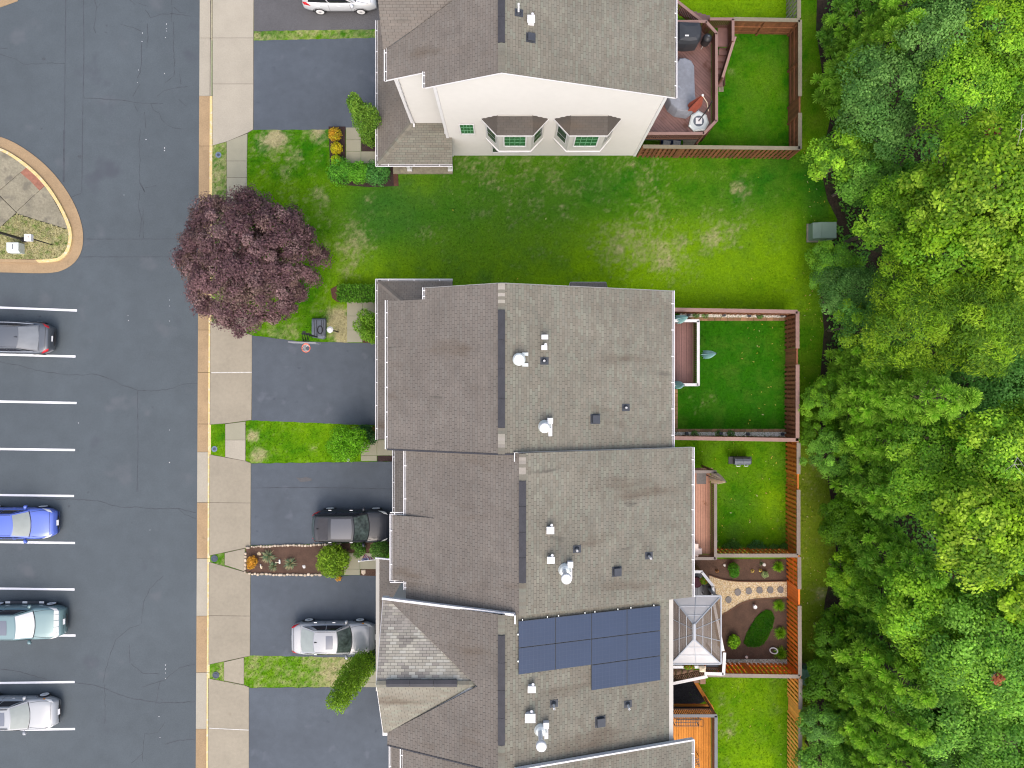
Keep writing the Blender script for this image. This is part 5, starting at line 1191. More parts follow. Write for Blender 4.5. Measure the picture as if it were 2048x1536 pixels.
# E deck
ze2=1.7
dE=deck('orange cedar deck with a slate rail at the bottom edge',WXY([(1290,1432),(1431,1432),(1431,1640),(1290,1640)],ze2+.92),ze2,'deckor',.14,math.pi/2)
railing(dE,WXY([(1290,1431.5),(1432,1431.5),(1432,1620)],ze2+.92),ze2,'railslate','balbrown',.92,.17)
m=MB(); m.prism(WXY([(1330,1409),(1424,1409),(1428,1418),(1428,1429),(1330,1429)],.9),.8,.9); m.build('lower_landing',K['deckor'],dE)
m=MB(); 
for i in range(26): m.box(P(1340+i*3.3,0,1).x,P(1340+i*3.3,0,1).x+.035,P(0,1424,1).y,P(0,1423,1).y,.9,1.6)
m.build('balusters',K['balbrown'],dE,kind='stuff')
m=MB(); a,b=P(1390,1362,.15),P(1421,1413,.15); m.bar(a,b,.20,.16); tag(m.build('landscape_timber',K['deckor']),'orange timber lying between dark soil and the lower lawn','timber')
sheet('dark_soil_bed',[(1340,1345),(1391,1360),(1415,1400),(1390,1412),(1340,1412)],'coal',.03)
gl=thing('garden_bench','black slatted metal bench against the slate rail on the orange deck','bench',tuple(P(1372,1445,ze2)))
p0,p1=P(1350,1437,ze2+.45),P(1398,1452,ze2+.45)
m=MB()
for i in range(15): x=p0.x+(p1.x-p0.x)*i/14; m.bar((x,p1.y,ze2+.45),(x,p0.y+.05,ze2+.45),.022,.02)
m.bar((p0.x,p1.y,ze2+.45),(p1.x,p1.y,ze2+.45),.035,.03); m.bar((p0.x,(p0.y+p1.y)/2,ze2+.452),(p1.x,(p0.y+p1.y)/2,ze2+.452),.03,.03); m.build('seat',K['black'],gl)
m=MB()
for i in range(15): x=p0.x+(p1.x-p0.x)*i/14; m.bar((x,p0.y+.05,ze2+.45),(x,p0.y+.16,ze2+.95),.022,.02)
m.bar((p0.x,p0.y+.16,ze2+.95),(p1.x,p0.y+.16,ze2+.95),.035,.03); m.build('backrest',K['black'],gl)
for x in (p0.x,p1.x):
    for y in (p0.y,p1.y): m=MB(); m.box(x-.02,x+.02,y-.02,y+.02,ze2,ze2+.45); m.build('leg',K['black'],gl)
m=MB(); x=p1.x+.08; m.tube([(x,p1.y,ze2+.45),(x+.10,p1.y+.05,ze2+.6),(x+.10,p0.y,ze2+.6),(x,p0.y,ze2+.5)],.015,6); m.build('armrest',K['black'],gl)
c2=thing('patio_chair','black metal chair beside the house wall at the very bottom of the orange deck','chair',tuple(P(1392,1522,ze2)))
m=MB(); a=P(1388,1514,ze2+.5);b=P(1396,1530,ze2+.5)
for i in range(6): t=i/5; m.bar((a.x-.2,a.y+(b.y-a.y)*t,ze2+.45),(b.x+.05,a.y+(b.y-a.y)*t-.1,ze2+.45),.025,.02)
m.bar((b.x+.05,a.y-.1,ze2+.45),(b.x+.1,b.y-.15,ze2+.45),.03,.03); m.build('seat',K['black'],c2)
m=MB()
for dx,dy in ((-.15,0),(.05,0),(-.15,-.4),(.05,-.5)): m.box(b.x+dx-.015,b.x+dx+.015,a.y+dy-.015,a.y+dy+.015,ze2,ze2+.44)
m.build('legs',K['black'],c2)
# ---------------- umbrellas ----------------
def umbrella(name,label,bx,by,z0,h,k,pole='white',lean=(0,0),group=None,r=.20):
    base=P(bx,by,z0); u=thing('closed_umbrella',label,'umbrella',tuple(base),0,group)
    tip=base+Vector((lean[0],lean[1],h)); m=MB(); m.tube([base,tip],.022,8); m.build('pole',K[pole],u)
    m=MB(); rings=[]; n=24
    for t,rr in ((.36,.25),(.40,1.0),(.5,.95),(.62,.85),(.76,.6),(.9,.32),(.985,.12),(1,.05)):
        c=base+(tip-base)*t
        rings.append([c+Vector((math.cos(6.2832*i/n),math.sin(6.2832*i/n),0))*r*rr*(1.0+(.32*(-1)**i if t<.95 else 0)+.1*math.sin(i*1.7)) for i in range(n)])
    m.loft(rings); m.build('canopy',K[k],u,fixn=True)
    m=MB(); m.lathe(tip,[(.02,-.02),(.035,.03),(.03,.07),(.005,.09)],10); m.build('finial',K['white' if pole=='white' else 'dark'],u)
    return u
umbrella('t1','upper teal closed umbrella at the corner of the white railed deck by the fence',1343,643,.0,3.0,'teal','dark',(.25,.0),'teal umbrellas on the low deck',.20)
umbrella('t2','middle teal closed umbrella leaning over the lawn from the white rail',1397,711,.0,3.0,'teal','dark',(.20,0),'teal umbrellas on the low deck',.20)
umbrella('t3','lower teal closed umbrella beside the paver strip and the white rail',1342,770,.0,2.9,'teal','dark',(.1,0),'teal umbrellas on the low deck',.19)
umbrella('b1','beige closed umbrella tilting outward at the upper corner of the salmon deck',1412,950,1.9,2.1,'beige','dark',(.5,-.1),None,.24)
# cantilever umbrella of deck A
ua=thing('cantilever_umbrella','folded rust red cantilever umbrella on a grey weighted base on the wet deck','umbrella',tuple(P(1397,243,zd)))
c=P(1396,244,zd); m=MB(); q=[(-.55,-.25),(-.25,-.55),(.35,-.5),(.58,-.1),(.45,.35),(.0,.6),(-.4,.35)]
m.loft([[Vector((c.x+a,c.y+b,zd+.005)) for a,b in q],[Vector((c.x+a,c.y+b,zd+.11)) for a,b in q],[Vector((c.x+a*.85,c.y+b*.85,zd+.15)) for a,b in q]]); m.build('base_weight',K['galv'],ua,fixn=True)
m=MB(); m.box(c.x-.17,c.x+.17,c.y-.17,c.y+.17,zd+.151,zd+.19); m.build('base_plate',K['white'],ua)
m=MB(); m.lathe((c.x,c.y,zd+.15),[(.30,0),(.28,.02)],18); m.build('base_collar',K['slatecover'],ua)
p1=P(1407,190,zd+2.5); p0=Vector((c.x,c.y,zd+.19)); tp=P(1405,191,zd+2.55)
m=MB(); m.tube([p0,p0+Vector((.06,.05,1.6)),p0+Vector((.05,.12,2.5))],.035,8); m.build('mast',K['black'],ua)
m=MB(); m.tube([P(1417,222,zd+1.0),P(1414,205,zd+2.0),tp],.02,6); m.build('crank_arm',K['beige'],ua)
m=MB(); rings=[]; bq=P(1385,218,zd+.9)
for t,rr in ((0,.25),(.06,1),(.3,.95),(.6,.6),(.85,.3),(1,.08)):
    cc=bq+(tp-bq)*t; rings.append([cc+Vector((math.cos(.6283*i)*.30,math.sin(.6283*i)*.22,0))*rr*(1+.25*(-1)**i) for i in range(10)])
m.loft(rings); m.build('canopy',K['redcanvas'],ua,fixn=True)
m=MB(); m.lathe(tp,[(.04,-.02),(.07,.03),(.05,.08),(.01,.1)],10); m.build('finial',K['white'],ua)
# covered table and grills on deck A
def cover(name,label,cat,poly,z0,hts,k,parent=None,wob=.03):
    pts=XY(poly,z0+hts[-1][1]*.6); c=Vector((sum(p[0] for p in pts)/len(pts),sum(p[1] for p in pts)/len(pts)))
    rings=[]
    for f,h in hts: rings.append([Vector((c.x+(p[0]-c.x)*f*(1+wob*math.sin(i*2.1)),c.y+(p[1]-c.y)*f*(1+wob*math.cos(i*1.7)),z0+h)) for i,p in enumerate(pts)])
    m=MB(); m.loft(rings); return tag(m.build(name,K[k],fixn=True),label,cat)
cover('covered_table','long table under a grey blue rain cover on the wet red brown deck','table',[(1357,120),(1368,117),(1381,121),(1387,134),(1388,190),(1391,205),(1386,221),(1375,227),(1352,224),(1339,215),(1334,198),(1344,180),(1350,130)],zd,[(1.06,.02),(1.03,.35),(.97,.68),(.93,.76),(.55,.80)],'cover')
cover('covered_grill','large grill under a black cover with a small white badge in the deck corner','grill',[(1350,47),(1398,48),(1403,60),(1401,78),(1394,90),(1370,93),(1350,90)],zd,[(1.0,.02),(1.02,.5),(.98,.85),(.80,1.05),(.5,1.1)],'blackcover')
m=MB(); p=P(1374,71,zd+1.11); m.box(p.x-.10,p.x+.10,p.y-.04,p.y+.04,zd+1.105,zd+1.115); b_=tag(m.build('cover_badge',K['white']),'small white badge','badge')
b_.parent=[o for o in bpy.data.objects if o.name=='covered_grill'][0]; del b_['category']; del b_['label']
kg=thing('smoker_grill','black bullet shaped smoker grill with three short legs beside the deck rail','grill',tuple(P(1408,88,zd)))
p=P(1407,90,zd); m=MB(); m.lathe(p+Vector((0,0,.15)),[(.14,0),(.23,.12),(.24,.55),(.25,.62)],20); m.build('body',K['black'],kg)
m=MB(); m.lathe(p+Vector((0,0,.77)),[(.25,0),(.24,.08),(.17,.17),(.06,.21),(.005,.215)],20); m.build('dome_lid',K['black'],kg,smooth=True)
m=MB(); m.tube([p+Vector((-.07,0,.97)),p+Vector((-.05,0,1.05)),p+Vector((.05,0,1.05)),p+Vector((.07,0,.97))],.014,6); m.build('handle',K['chrome'],kg)
for a in (0,2.1,4.2): m=MB(); m.tube([p+Vector((.2*math.cos(a),.2*math.sin(a),.25)),p+Vector((.27*math.cos(a),.27*math.sin(a),0))],.015,6); m.build('leg',K['galv'],kg)
sf=thing('patio_sofa','navy cushioned sofa with patterned pillows in the shade below the wet deck','sofa',tuple(P(1340,284,.2)))
a,b=P(1322,279,.45),P(1362,295,.45); m=MB(); m.box(a.x,b.x,b.y,a.y,.0,.36); m.build('seat_frame',K['balred'],sf)
for i in (0,1):
    w=(b.x-a.x)/2; m=MB(); m.box(a.x+w*i+.02,a.x+w*(i+1)-.02,b.y+.05,a.y-.02,.362,.5); m.build('seat_cushion',K['navy'],sf)
    m=MB(); q=a.x+w*(i+.5); m.add([(q-.22,b.y+.08,.56),(q+.2,b.y+.02,.56),(q+.24,b.y+.30,.66),(q-.17,b.y+.36,.66),(q-.22,b.y+.08,.51),(q+.2,b.y+.02,.51),(q+.24,b.y+.30,.51),(q-.17,b.y+.36,.51)],[(0,1,2,3),(0,4,5,1),(1,5,6,2),(2,6,7,3),(3,7,4,0)]); m.build('pillow',K['greyfab'],sf,fixn=True)
# grill on yard C's lawn
gr=thing('gas_grill','dark grey gas grill with two pale handles alone on the lawn','grill',tuple(P(1481,921,0)))
a,b=P(1468,914,.8),P(1501,930,.8)
m=MB(); m.box(a.x+.02,b.x-.02,b.y+.04,a.y-.02,.08,.62); m.build('cabinet',K['dark'],gr)
for i,(s0,s1) in enumerate(((0.02,.5),(.52,.98))):
    x0=a.x+(b.x-a.x)*s0;x1=a.x+(b.x-a.x)*s1; yc_=(a.y+b.y)/2; hw=(a.y-b.y)/2
    m=MB(); m.loft([[Vector((x,yc_+hw*c_,.62+s_)) for c_,s_ in ((-1,0),(-.95,.18),(-.6,.30),(0,.34),(.6,.28),(1,.05),(1,0))] for x in (x0,x1)]); l_=m.build('lid',K['slatecover'],gr,fixn=True)
    m=MB(); m.tube([(x0+.12,b.y+.02,.75),(x0+.12,b.y-.07,.78),(x1-.12,b.y-.07,.78),(x1-.12,b.y+.02,.75)],.02,8); m.build('lid_handle',K['white'],l_)
m=MB(); m.box(a.x-.27,a.x,b.y+.05,a.y,.60,.66); m.box(b.x,b.x+.12,b.y+.05,a.y,.58,.64); m.build('side_shelf',K['black'],gr)
for dx in (0.06,.0):
    pass
for x,y in ((a.x+.05,b.y+.08),(b.x-.05,b.y+.08),(a.x+.05,a.y-.06),(b.x-.05,a.y-.06)): m=MB(); m.box(x-.03,x+.03,y-.03,y+.03,0,.08); m.build('caster',K['black'],gr)
# ---------------- garden D ----------------
gb=sheet('garden_bed',[(1340,1118),(1577,1118),(1577,1330),(1440,1330),(1340,1190)],'mulch',.012)
path=[(1418,1150),(1435,1156),(1455,1161),(1490,1163.5),(1540,1163),(1573,1162),(1573,1195.5),(1540,1196),(1500,1199),(1480,1207),(1462,1219),(1444,1229),(1440,1222),(1434,1200),(1422,1178)]
gp_=gravel('gravel_path',path,.03,5200,.055,[(.72,.57,.33),(.76,.66,.46),(.62,.46,.25),(.80,.72,.55),(.48,.33,.18),(.74,.68,.57)],'gravelbase')
m=MB()
for l in ([(1418,1150),(1435,1156),(1455,1161),(1490,1163.5),(1540,1163),(1573,1162)],[(1573,1195.5),(1540,1196),(1500,1199),(1480,1207),(1462,1219),(1444,1229)]):
    W_=[P(a,b,.05) for a,b in smooth(l)]
    for a,b in zip(W_[:-1],W_[1:]): m.bar(a,b,.05,.10)
m.build('path_edging',K['edging'],gp_)
for i,(x,y,r) in enumerate([(1456.5,1199,6.2),(1475,1184,6.6),(1497,1181.5,6.4),(1518.5,1180,6.3),(1540,1179.5,6.3),(1560.5,1179,6.2)]):
    p=P(x,y,.03); k=CH/FL; m=MB(); q=[(p.x+r*k*(1+.06*math.sin(5*a+i))*math.cos(a),p.y+r*k*1.1*(1+.05*math.cos(4*a+i))*math.sin(a)) for a in np.arange(0,6.28,.45)]
    m.prism(q,.0,.10); m.build('stepping_stone',K['step'],gp_)
kl=[(1532,1219),(1543,1222),(1548,1235),(1546,1250),(1536,1272),(1526,1288),(1512,1294),(1495,1292),(1487,1286),(1492,1268),(1502,1250),(1510,1237),(1520,1226)]
kp=XY(kl); 
m=MB(); m.prism(kp,0,.02); o=m.build('island_lawn',K['ground']); o['kind']='structure'
V=[];n=9000; xs_=[p[0] for p in kp]; ys_=[p[1] for p in kp]; X=_ng.uniform(min(xs_),max(xs_),n);Y=_ng.uniform(min(ys_),max(ys_),n); ok=inpoly(X,Y,kp); X=X[ok];Y=Y[ok];n=len(X)
th=_ng.uniform(0,6.28,n); V=np.empty((n,3,3)); w=_ng.uniform(.015,.04,n); h=_ng.uniform(.05,.11,n)
V[:,0]=np.stack([X-np.cos(th)*w,Y-np.sin(th)*w,np.full(n,.02)],1);V[:,1]=np.stack([X+np.cos(th)*w,Y+np.sin(th)*w,np.full(n,.02)],1);V[:,2]=np.stack([X+_ng.uniform(-.07,.07,n),Y+_ng.uniform(-.07,.07,n),.02+h],1)
nn=fbm(X*2,Y*2,3)[:,None]; c=1.45*(np.array([.022,.12,.010])*(1-nn)+np.array([.08,.22,.010])*nn)*_ng.uniform(.6,1.4,(n,1))
link('island_lawn_grass',np_mesh('g',V.reshape(-1,3),np.arange(3*n).reshape(-1,3),K['blade'],np.repeat(np.concatenate([c,np.ones((n,1))],1),3,0)),kind='stuff')
def rock(name,label,x,y,r,k,h=.6,z=.03,col=None):
    p=P(x,y,z); m=MB(); s=rnd.random()*6
    rings=[[p+Vector((r*f*math.cos(a)*(1+.2*math.sin(2*a+s)),r*f*math.sin(a)*(1+.2*math.cos(3*a+s)),zz*r)) for a in np.arange(0,6.28,.785)] for f,zz in ((.9,0),(1,.3*h),(.7,.8*h),(.25,h))]
    m.loft(rings); return tag(m.build(name,K[k],fixn=True),label,'stone','loose garden stones')
rock('white_stone','white stone in the mulch above the gravel path, left of the round shrub',1449,1130,.09,'greystone')
rock('white_stone','white stone in the mulch above the gravel path, right of the round shrub',1528,1129,.11,'greystone')
rock('white_stone','tiny pale stone beside the lower stone strip of the mulched garden',1493,1314,.09,'pinkfab')
bd=thing('bird_bath','white glazed bowl like bird bath standing in the mulch above the grass island','bird bath',tuple(P(1509,1212,.03)))
p=P(1508,1212,.03); m=MB(); m.box(p.x-.07,p.x+.07,p.y-.10,p.y+.10,.03,.20); m.build('stand',K['white'],bd)
m=MB(); m.lathe(p+Vector((0,0,.2)),[(.05,-.02),(.09,.0),(.115,.05),(.095,.04),(.02,.02)],8); m.build('bowl',K['white'],bd,fixn=True)
wr=thing('wire_ring','white ring shaped garden ornament leaning against a grass clump near the rear fence','ornament',tuple(P(1546,1300,.05)))
p=P(1546,1300,.05); m=MB(); m.tube([p+Vector((.19*math.cos(a),.17*math.sin(a),.12+.1*math.cos(a))) for a in np.linspace(0,6.2832,20)],.035,8,False); m.build('ring',K['white'],wr,smooth=True)
m=MB(); m.tube([p+Vector((.1,.0,0)),p+Vector((.17,0,.2))],.02,6); m.build('stake',K['white'],wr)
# hose reel sized white light fitting on the D stair rail
lt=thing('post_lantern','cream lantern on top of the stair post by the grey deck','lantern',tuple(P(1405,1337,hd)))
p=P(1404,1336,hd+.02); m=MB(); m.box(p.x-.12,p.x+.12,p.y-.14,p.y+.10,hd+.02,hd+.16); m.build('body',K['pinkfab'],lt); m=MB(); m.loft([[p+Vector((a*.17,b*.17,.14)) for a,b in ((-1,-1),(1,-1),(1,1),(-1,1))],[p+Vector((a*.05,b*.05,.24)) for a,b in ((-1,-1),(1,-1),(1,1),(-1,1))]]); m.build('cap',K['beige'],lt,fixn=True)
# ---------------- utility boxes ----------------
def ubox(label,poly,h,k,lid=.55):
    q=XY(poly,h); x0=min(p[0] for p in q);x1=max(p[0] for p in q);y0=min(p[1] for p in q);y1=max(p[1] for p in q)
    t=thing('utility_box',label,'utility box',((x0+x1)/2,(y0+y1)/2,0),0,'green utility boxes by the wood')
    m=MB(); m.box(x0-.08,x1+.08,y0-.08,y1+.08,0,.08); m.build('pad',K['conc_old'],t)
    m=MB(); xm=x0+(x1-x0)*.33; m.loft([[Vector((a,y,z)) for a,z in ((x0,.08),(x0,h*.8),(xm,h),(x1,h),(x1,.08))] for y in (y0,y1)]); m.build('cabinet',K[k],t,fixn=True)
    m=MB(); m.box(xm+.02,x1-.01,y0+.01,y1-.01,h+.0,h+.025); m.build('lid',K[k],t)
    m=MB(); m.box((xm+x1)/2-.05,(xm+x1)/2+.05,y0-.03,y0,h*.5,h*.6); m.build('latch',K['dark'],t); return t
ubox('green metal utility box on the grass near the middle of the wood edge',[(1628,444),(1673,444),(1673,476),(1628,476)],.9,'tgreen')
ubox('teal green utility box just outside the corner of the orange red and yellow fences',[(1604,1339),(1624,1339),(1624,1371),(1604,1371)],.8,'tgreen2')
# ---------------- cars ----------------
def car(label,px,py,front,dims,prof,pk,opts=(),z0=-.12,yaw=0,shade=None):
    L_,W,H=dims; c=P(px,py,z0)
    t=thing('parked_car',label,'car',(c.x,c.y,z0),(0 if front>0 else math.pi)+R(yaw),'parked cars'); h2=L_/2; w2=W/2
    belt,xw,xf,xr_,xb,hood,trunk=prof['belt'],prof['xw'],prof['xf'],prof['xr'],prof['xb'],prof['hood'],prof['trunk']
    topx=[-h2,-h2+.04,-h2+.16,xb-.02,xw+.02,h2-.55,h2-.18,h2-.05,h2]; topz=[trunk-.30,trunk-.12,trunk-.02,belt+.03,belt+.03,hood,hood-.10,hood-.24,hood-.36]
    def zt(x): return float(np.interp(x,topx,topz))
    cr=prof.get('corner',.24)
    def hw(x):
        a=h2-.95; q=max(0,(abs(x)-a)/.95); return w2*(1-cr*q**2.6)
    def ringp(x):
        w=hw(x); z=zt(x); zb=.24
        pts=[(.80*w,zb),(.965*w,zb+.05),(1.0*w,zb+.22),(1.0*w,zb+(z-zb)*.60),(.975*w,z-.10),(.93*w,z-.035),(.84*w,z),(.55*w,z+.025),(0,z+.04)]
        return pts
    def S(x,s):    # s from -8 (left bottom) to 8 (right bottom)
        p=ringp(x); a=8-abs(s); i=min(7,int(a)); f=a-i; y=p[i][0]*(1-f)+p[i+1][0]*f; z=p[i][1]*(1-f)+p[i+1][1]*f
        return Vector((x,y if s>0 else -y,z))
    xs=[-h2,-h2+.02,-h2+.06,-h2+.14,-h2+.28,-h2+.5,-h2+.8]+list(np.linspace(-h2+1.1,h2-1.1,8))+[h2-.85,h2-.6,h2-.42,h2-.28,h2-.16,h2-.08,h2-.03,h2]
    m=MB(); rings=[[S(x,s) for s in range(-8,9)] for x in xs]; m.loft(rings)
    def off(p,d=.012): 
        n=Vector((p.x*.25,p.y*.6,max(.15,p.z-.45)*1.2)).normalized(); return p+n*d
    def patch(mb,x0,x1,s0,s1,nx=4,ns=4,d=.012,x0b=None,x1b=None):
        # x range may differ at the two s ends (swept lamps)
        x0b=x0 if x0b is None else x0b; x1b=x1 if x1b is None else x1b
        mb.grid(lambda u,v: off(S((x0*(1-v)+x0b*v)*(1-u)+(x1*(1-v)+x1b*v)*u, s0*(1-v)+s1*v),d),nx,ns)
    # greenhouse
    wb=w2*.885; wr=w2*prof.get('tumble',.70); zb_=belt+.02
    bow=.16; Wb=lambda u:Vector((xw+bow*(1-u*u),u*wb,zb_+.015*(1-u*u))); Wt=lambda u:Vector((xf+.10*(1-u*u),u*wr,H-.03*u*u))
    Rb=lambda u:Vector((xb-.13*(1-u*u),u*wb*.93,zb_+.02)); Rt=lambda u:Vector((xr_-.08*(1-u*u),u*wr*.97,H-.035-.03*u*u))
    def lerp(a,b,v): return a*(1-v)+b*v
    ws=lambda u,v: lerp(Wb(2*u-1),Wt(2*u-1),v); rs=lambda u,v: lerp(Rb(1-2*u),Rt(1-2*u),v)
    def rf(u,v):  # roof, u across, v rear->front
        a=Rt(2*u-1);b=Wt(2*u-1); p=lerp(a,b,v); p.z+=.045*math.sin(math.pi*v)*(1-.5*(2*u-1)**2); return p
    def sd(sg):
        def f(u,v): # u rear->front along side
            lo=lerp(Rb(sg),Wb(sg),u); hi=lerp(Rt(sg),Wt(sg),u); hi=Vector((hi.x,hi.y,hi.z+.045*math.sin(math.pi*u)*.5)); p=lerp(lo,hi,v); p.y+=sg*.05*math.sin(math.pi*v); p.y+=sg*.04*math.sin(math.pi*u)*(1-v); return p
        return f
    m.grid(ws,10,5); m.grid(rs,10,5); m.grid(rf,10,8)
    for sg in (1,-1): m.grid(sd(sg),10,4)
    body=m.build('body',pk,t,smooth=True,fixn=True)
    def loc(o): o.matrix_parent_inverse=Matrix.Identity(4); return o
    loc(body)
    def gpatch(name,f,u0,u1,v0,v1,k,d=.008,nu=8,nv=4,sgn=None,par=t):
        mb=MB(); 
        def g(a,b):
            u=u0+(u1-u0)*a;v=v0+(v1-v0)*b; p=f(u,v); e=1e-3; n=(f(min(u+e,1),v)-f(max(u-e,0),v)).cross(f(u,min(v+e,1))-f(u,max(v-e,0))).normalized()
            ref=Vector((p.x*.4,p.y,(p.z-belt)*2+.15))
            if n.dot(ref)<0:n=-n
            return p+n*d
        mb.grid(g,nu,nv); return loc(mb.build(name,K[k] if isinstance(k,str) else k,par,smooth=True,fixn=False))
    gpatch('windscreen',ws,.05,.95,.06,.95,prof.get('wsk','wglass'))
    gpatch('cowl',ws,.02,.98,.0,.05,'black',d=.010,nv=1)
    gpatch('rear_window',rs,.05,.95,.06,.96,prof.get('rwk','wglass'))
    for sg in (1,-1):
        f=sd(sg); a,b,c_=prof.get('side',(.16,.52,.93))
        gpatch('side_window',f,a,b-.012,.10,.86,'sglass'); gpatch('side_window',f,b+.012,c_,.10,.86,'sglass')
    if 'sunroof' in opts: gpatch('sunroof',rf,.20,.80,.52,.82,'roofglass',d=.006)
    if 'panoroof' in opts:
        gpatch('sunroof',rf,.10,.90,.42,.95,'panoreflect',d=.006)  # grey panel paints the sky's reflection on the roof
    if 'blackroof' in opts: gpatch('roof_panel',rf,.06,.94,.08,.34,K['rvent'],d=.005)  # rear panel continues the painted roof reflection
    if 'rails' in opts:
        for sg in (0.07,.93):
            mb=MB(); mb.tube([rf(sg,v)+Vector((0,0,.05 if 0<v<1 else 0)) for v in np.linspace(.06,.94,8)],.022,6); loc(mb.build('roof_rail',K['dark'],t))
    if 'antenna' in opts:
        p=rf(.5,.10); mb=MB(); mb.loft([[p+Vector((-.10,-.025,.0)),p+Vector((.08,-.02,.0)),p+Vector((.08,.02,.0)),p+Vector((-.10,.025,0))],[p+Vector((-.10,-.008,.08)),p+Vector((-.04,-.008,.06)),p+Vector((-.04,.008,.06)),p+Vector((-.10,.008,.08))]]); loc(mb.build('antenna',K['black'],t))
    # roof and bonnet shut lines
    mb=MB()
    for sg in (1,-1):
        mb.tube([off(S(x,sg*s),.004) for x,s in zip(np.linspace(xw+.08,h2-.30,7),np.linspace(1.75,2.35 if 'sharp' not in opts else 2.0,7))],.009,5)
        mb.tube([rf(.5+sg*.46,v)+Vector((0,0,.004)) for v in np.linspace(.02,.98,8)],.008,5)
        for xx in (xw-.35,(xw+xb)/2-.08): mb.tube([off(S(xx,sg*s),.003) for s in (7.6,6,5,4,3.1)],.007,5)
    if xb>-h2+.35: mb.tube([off(S(xb-.06 if abs(s)<2.2 else xb-.10,s),.003) for s in np.linspace(-2.4,2.4,9)],.008,5); mb.tube([off(S(-h2+.20,s),.003) for s in np.linspace(-2.4,2.4,9)],.008,5)
    mb.tube([off(S(h2-.26,s),.003) for s in np.linspace(-2.3,2.3,9)],.008,5)
    loc(mb.build('shut_lines',K['black'],t))
    # lamps
    for sg in (1,-1):
        mb=MB(); patch(mb,h2-.72,h2-.30,sg*4.0,sg*2.1,5,4,.014,h2-.36,h2-.14); loc(mb.build('headlight',K['lens'],t,smooth=True,fixn=True))
        mb=MB(); patch(mb,-h2+.52,-h2+.12,sg*4.4,sg*2.2,5,4,.016,-h2+.26,-h2+.05); loc(mb.build('taillight',K['tail'],t,smooth=True,fixn=True))
        if 'amber' in opts: mb=MB(); patch(mb,h2-.72,h2-.60,sg*4.3,sg*3.3,3,3,.016); loc(mb.build('indicator',K['amber'],t,smooth=True))
        p=Vector((xw-.22,sg*(w2*.95),belt+.06)); mb=MB(); mb.loft([[p+Vector((a*q+.05*i,sg*i*.24,b*q)) for a,b in ((.08,-.07),(.09,.06),(-.06,.08),(-.09,0),(-.05,-.08))] for i,q in ((0,.35),(.3,.9),(.75,1.1),(1,.75))]); loc(mb.build('mirror',pk,t,smooth=True,fixn=True))
        for xx in (xw-.95,(xw+xb)/2-.65):
            q=S(xx,sg*4.4); mb=MB(); mb.box(q.x-.085,q.x+.085,q.y-.005*sg,q.y+.03*sg,q.z-.01,q.z+.015); loc(mb.build('door_handle',K['chrome'] if 'chrome' in opts else pk,t))
        for xx in (h2-.92,-h2+.90):
            r=.33; mb=MB(); y=sg*(w2+.02)
            mb.loft([[Vector((xx+rr*math.cos(a),y-sg*.22+sg*d,.33+rr*math.sin(a))) for a in np.linspace(0,6.2832,22)[:-1]] for rr,d in ((r*.75,0),(r,.02),(r,.19),(r*.92,.225),(r*.70,.222))],True)
            wl=loc(mb.build('wheel',K['rubber'],t,fixn=True))
            mb=MB(); mb.loft([[Vector((xx+rr*math.cos(a),y-sg*.22+sg*d,.33+rr*math.sin(a))) for a in np.linspace(0,6.2832,16)[:-1]] for rr,d in ((r*.72,.224),(r*.70,.234),(r*.55,.229),(r*.12,.232))],True)
            for k in range(5):
                a=k*1.2566; o=Vector((xx,y+sg*.020,.33)); d=Vector((math.cos(a),0,math.sin(a))); e=Vector((-d.z,0,d.x)); mb.add([o+e*.05,o-e*.05,o+d*r*.67-e*.045,o+d*r*.67+e*.045],[(0,1,2,3)])
            loc(mb.build('rim',K['rim'],wl)); 
            mb=MB(); mb.loft([[Vector((xx+rr*math.cos(a),sg*(hw(xx)*1.002+d),.33+rr*math.sin(a))) for a in np.linspace(0,3.1416,14)] for rr,d in ((.36,-.02),(.39,.008),(.405,.004))],False); loc(mb.build('wheel_arch',K['black'],t))
    # bumpers, plates, grille
    mb=MB(); mb.tube([S(h2-.005-.30*(abs(s)/6)**3,s)+Vector((.015,0,0)) for s in ()] or [Vector((h2*1.0-.35*abs(u)**3+.012,u*w2*.80,.36)) for u in np.linspace(-1,1,11)],.05,6); loc(mb.build('front_bumper',K['black'],t))
    mb=MB(); mb.tube([Vector((-h2+.30*abs(u)**3-.012,u*w2*.80,.42)) for u in np.linspace(-1,1,11)],.05,6); loc(mb.build('rear_bumper',K['black'],t))
    g0=hood-.36
    mb=MB(); mb.slab3([Vector((h2-.13,-.42,hood-.14)),Vector((h2-.13,.42,hood-.14)),Vector((h2+.008,.40,hood-.36)),Vector((h2+.008,-.40,hood-.36))],(1,0,.6),.02); gr_=loc(mb.build('grille',K['black'],t))
    mb=MB(); mb.slab3([Vector((h2-.005,-.16,hood-.30)),Vector((h2-.005,.16,hood-.30)),Vector((h2+.05,.16,hood-.42)),Vector((h2+.05,-.16,hood-.42))],(1,0,.5),.012); loc(mb.build('licence_plate',K['plate'],t))
    mb=MB(); mb.slab3([Vector((-h2+.03,-.16,trunk-.20)),Vector((-h2+.03,.16,trunk-.20)),Vector((-h2-.035,.16,trunk-.34)),Vector((-h2-.035,-.16,trunk-.34))],(-1,0,.5),.012); loc(mb.build('licence_plate',K['plate'],t))
    if 'chromegrille' in opts:
        mb=MB()
        for i in range(5):
            y0,y1=-.56+i*.226,-.56+i*.226+.20
            mb.grid(lambda u,v:off(S(h2-.36+.22*u-.02*abs(y0+.1),(y0+(y1-y0)*v)/w2*3.4),.02),2,2)
        loc(mb.build('chrome_grille',K['lens'],gr_))
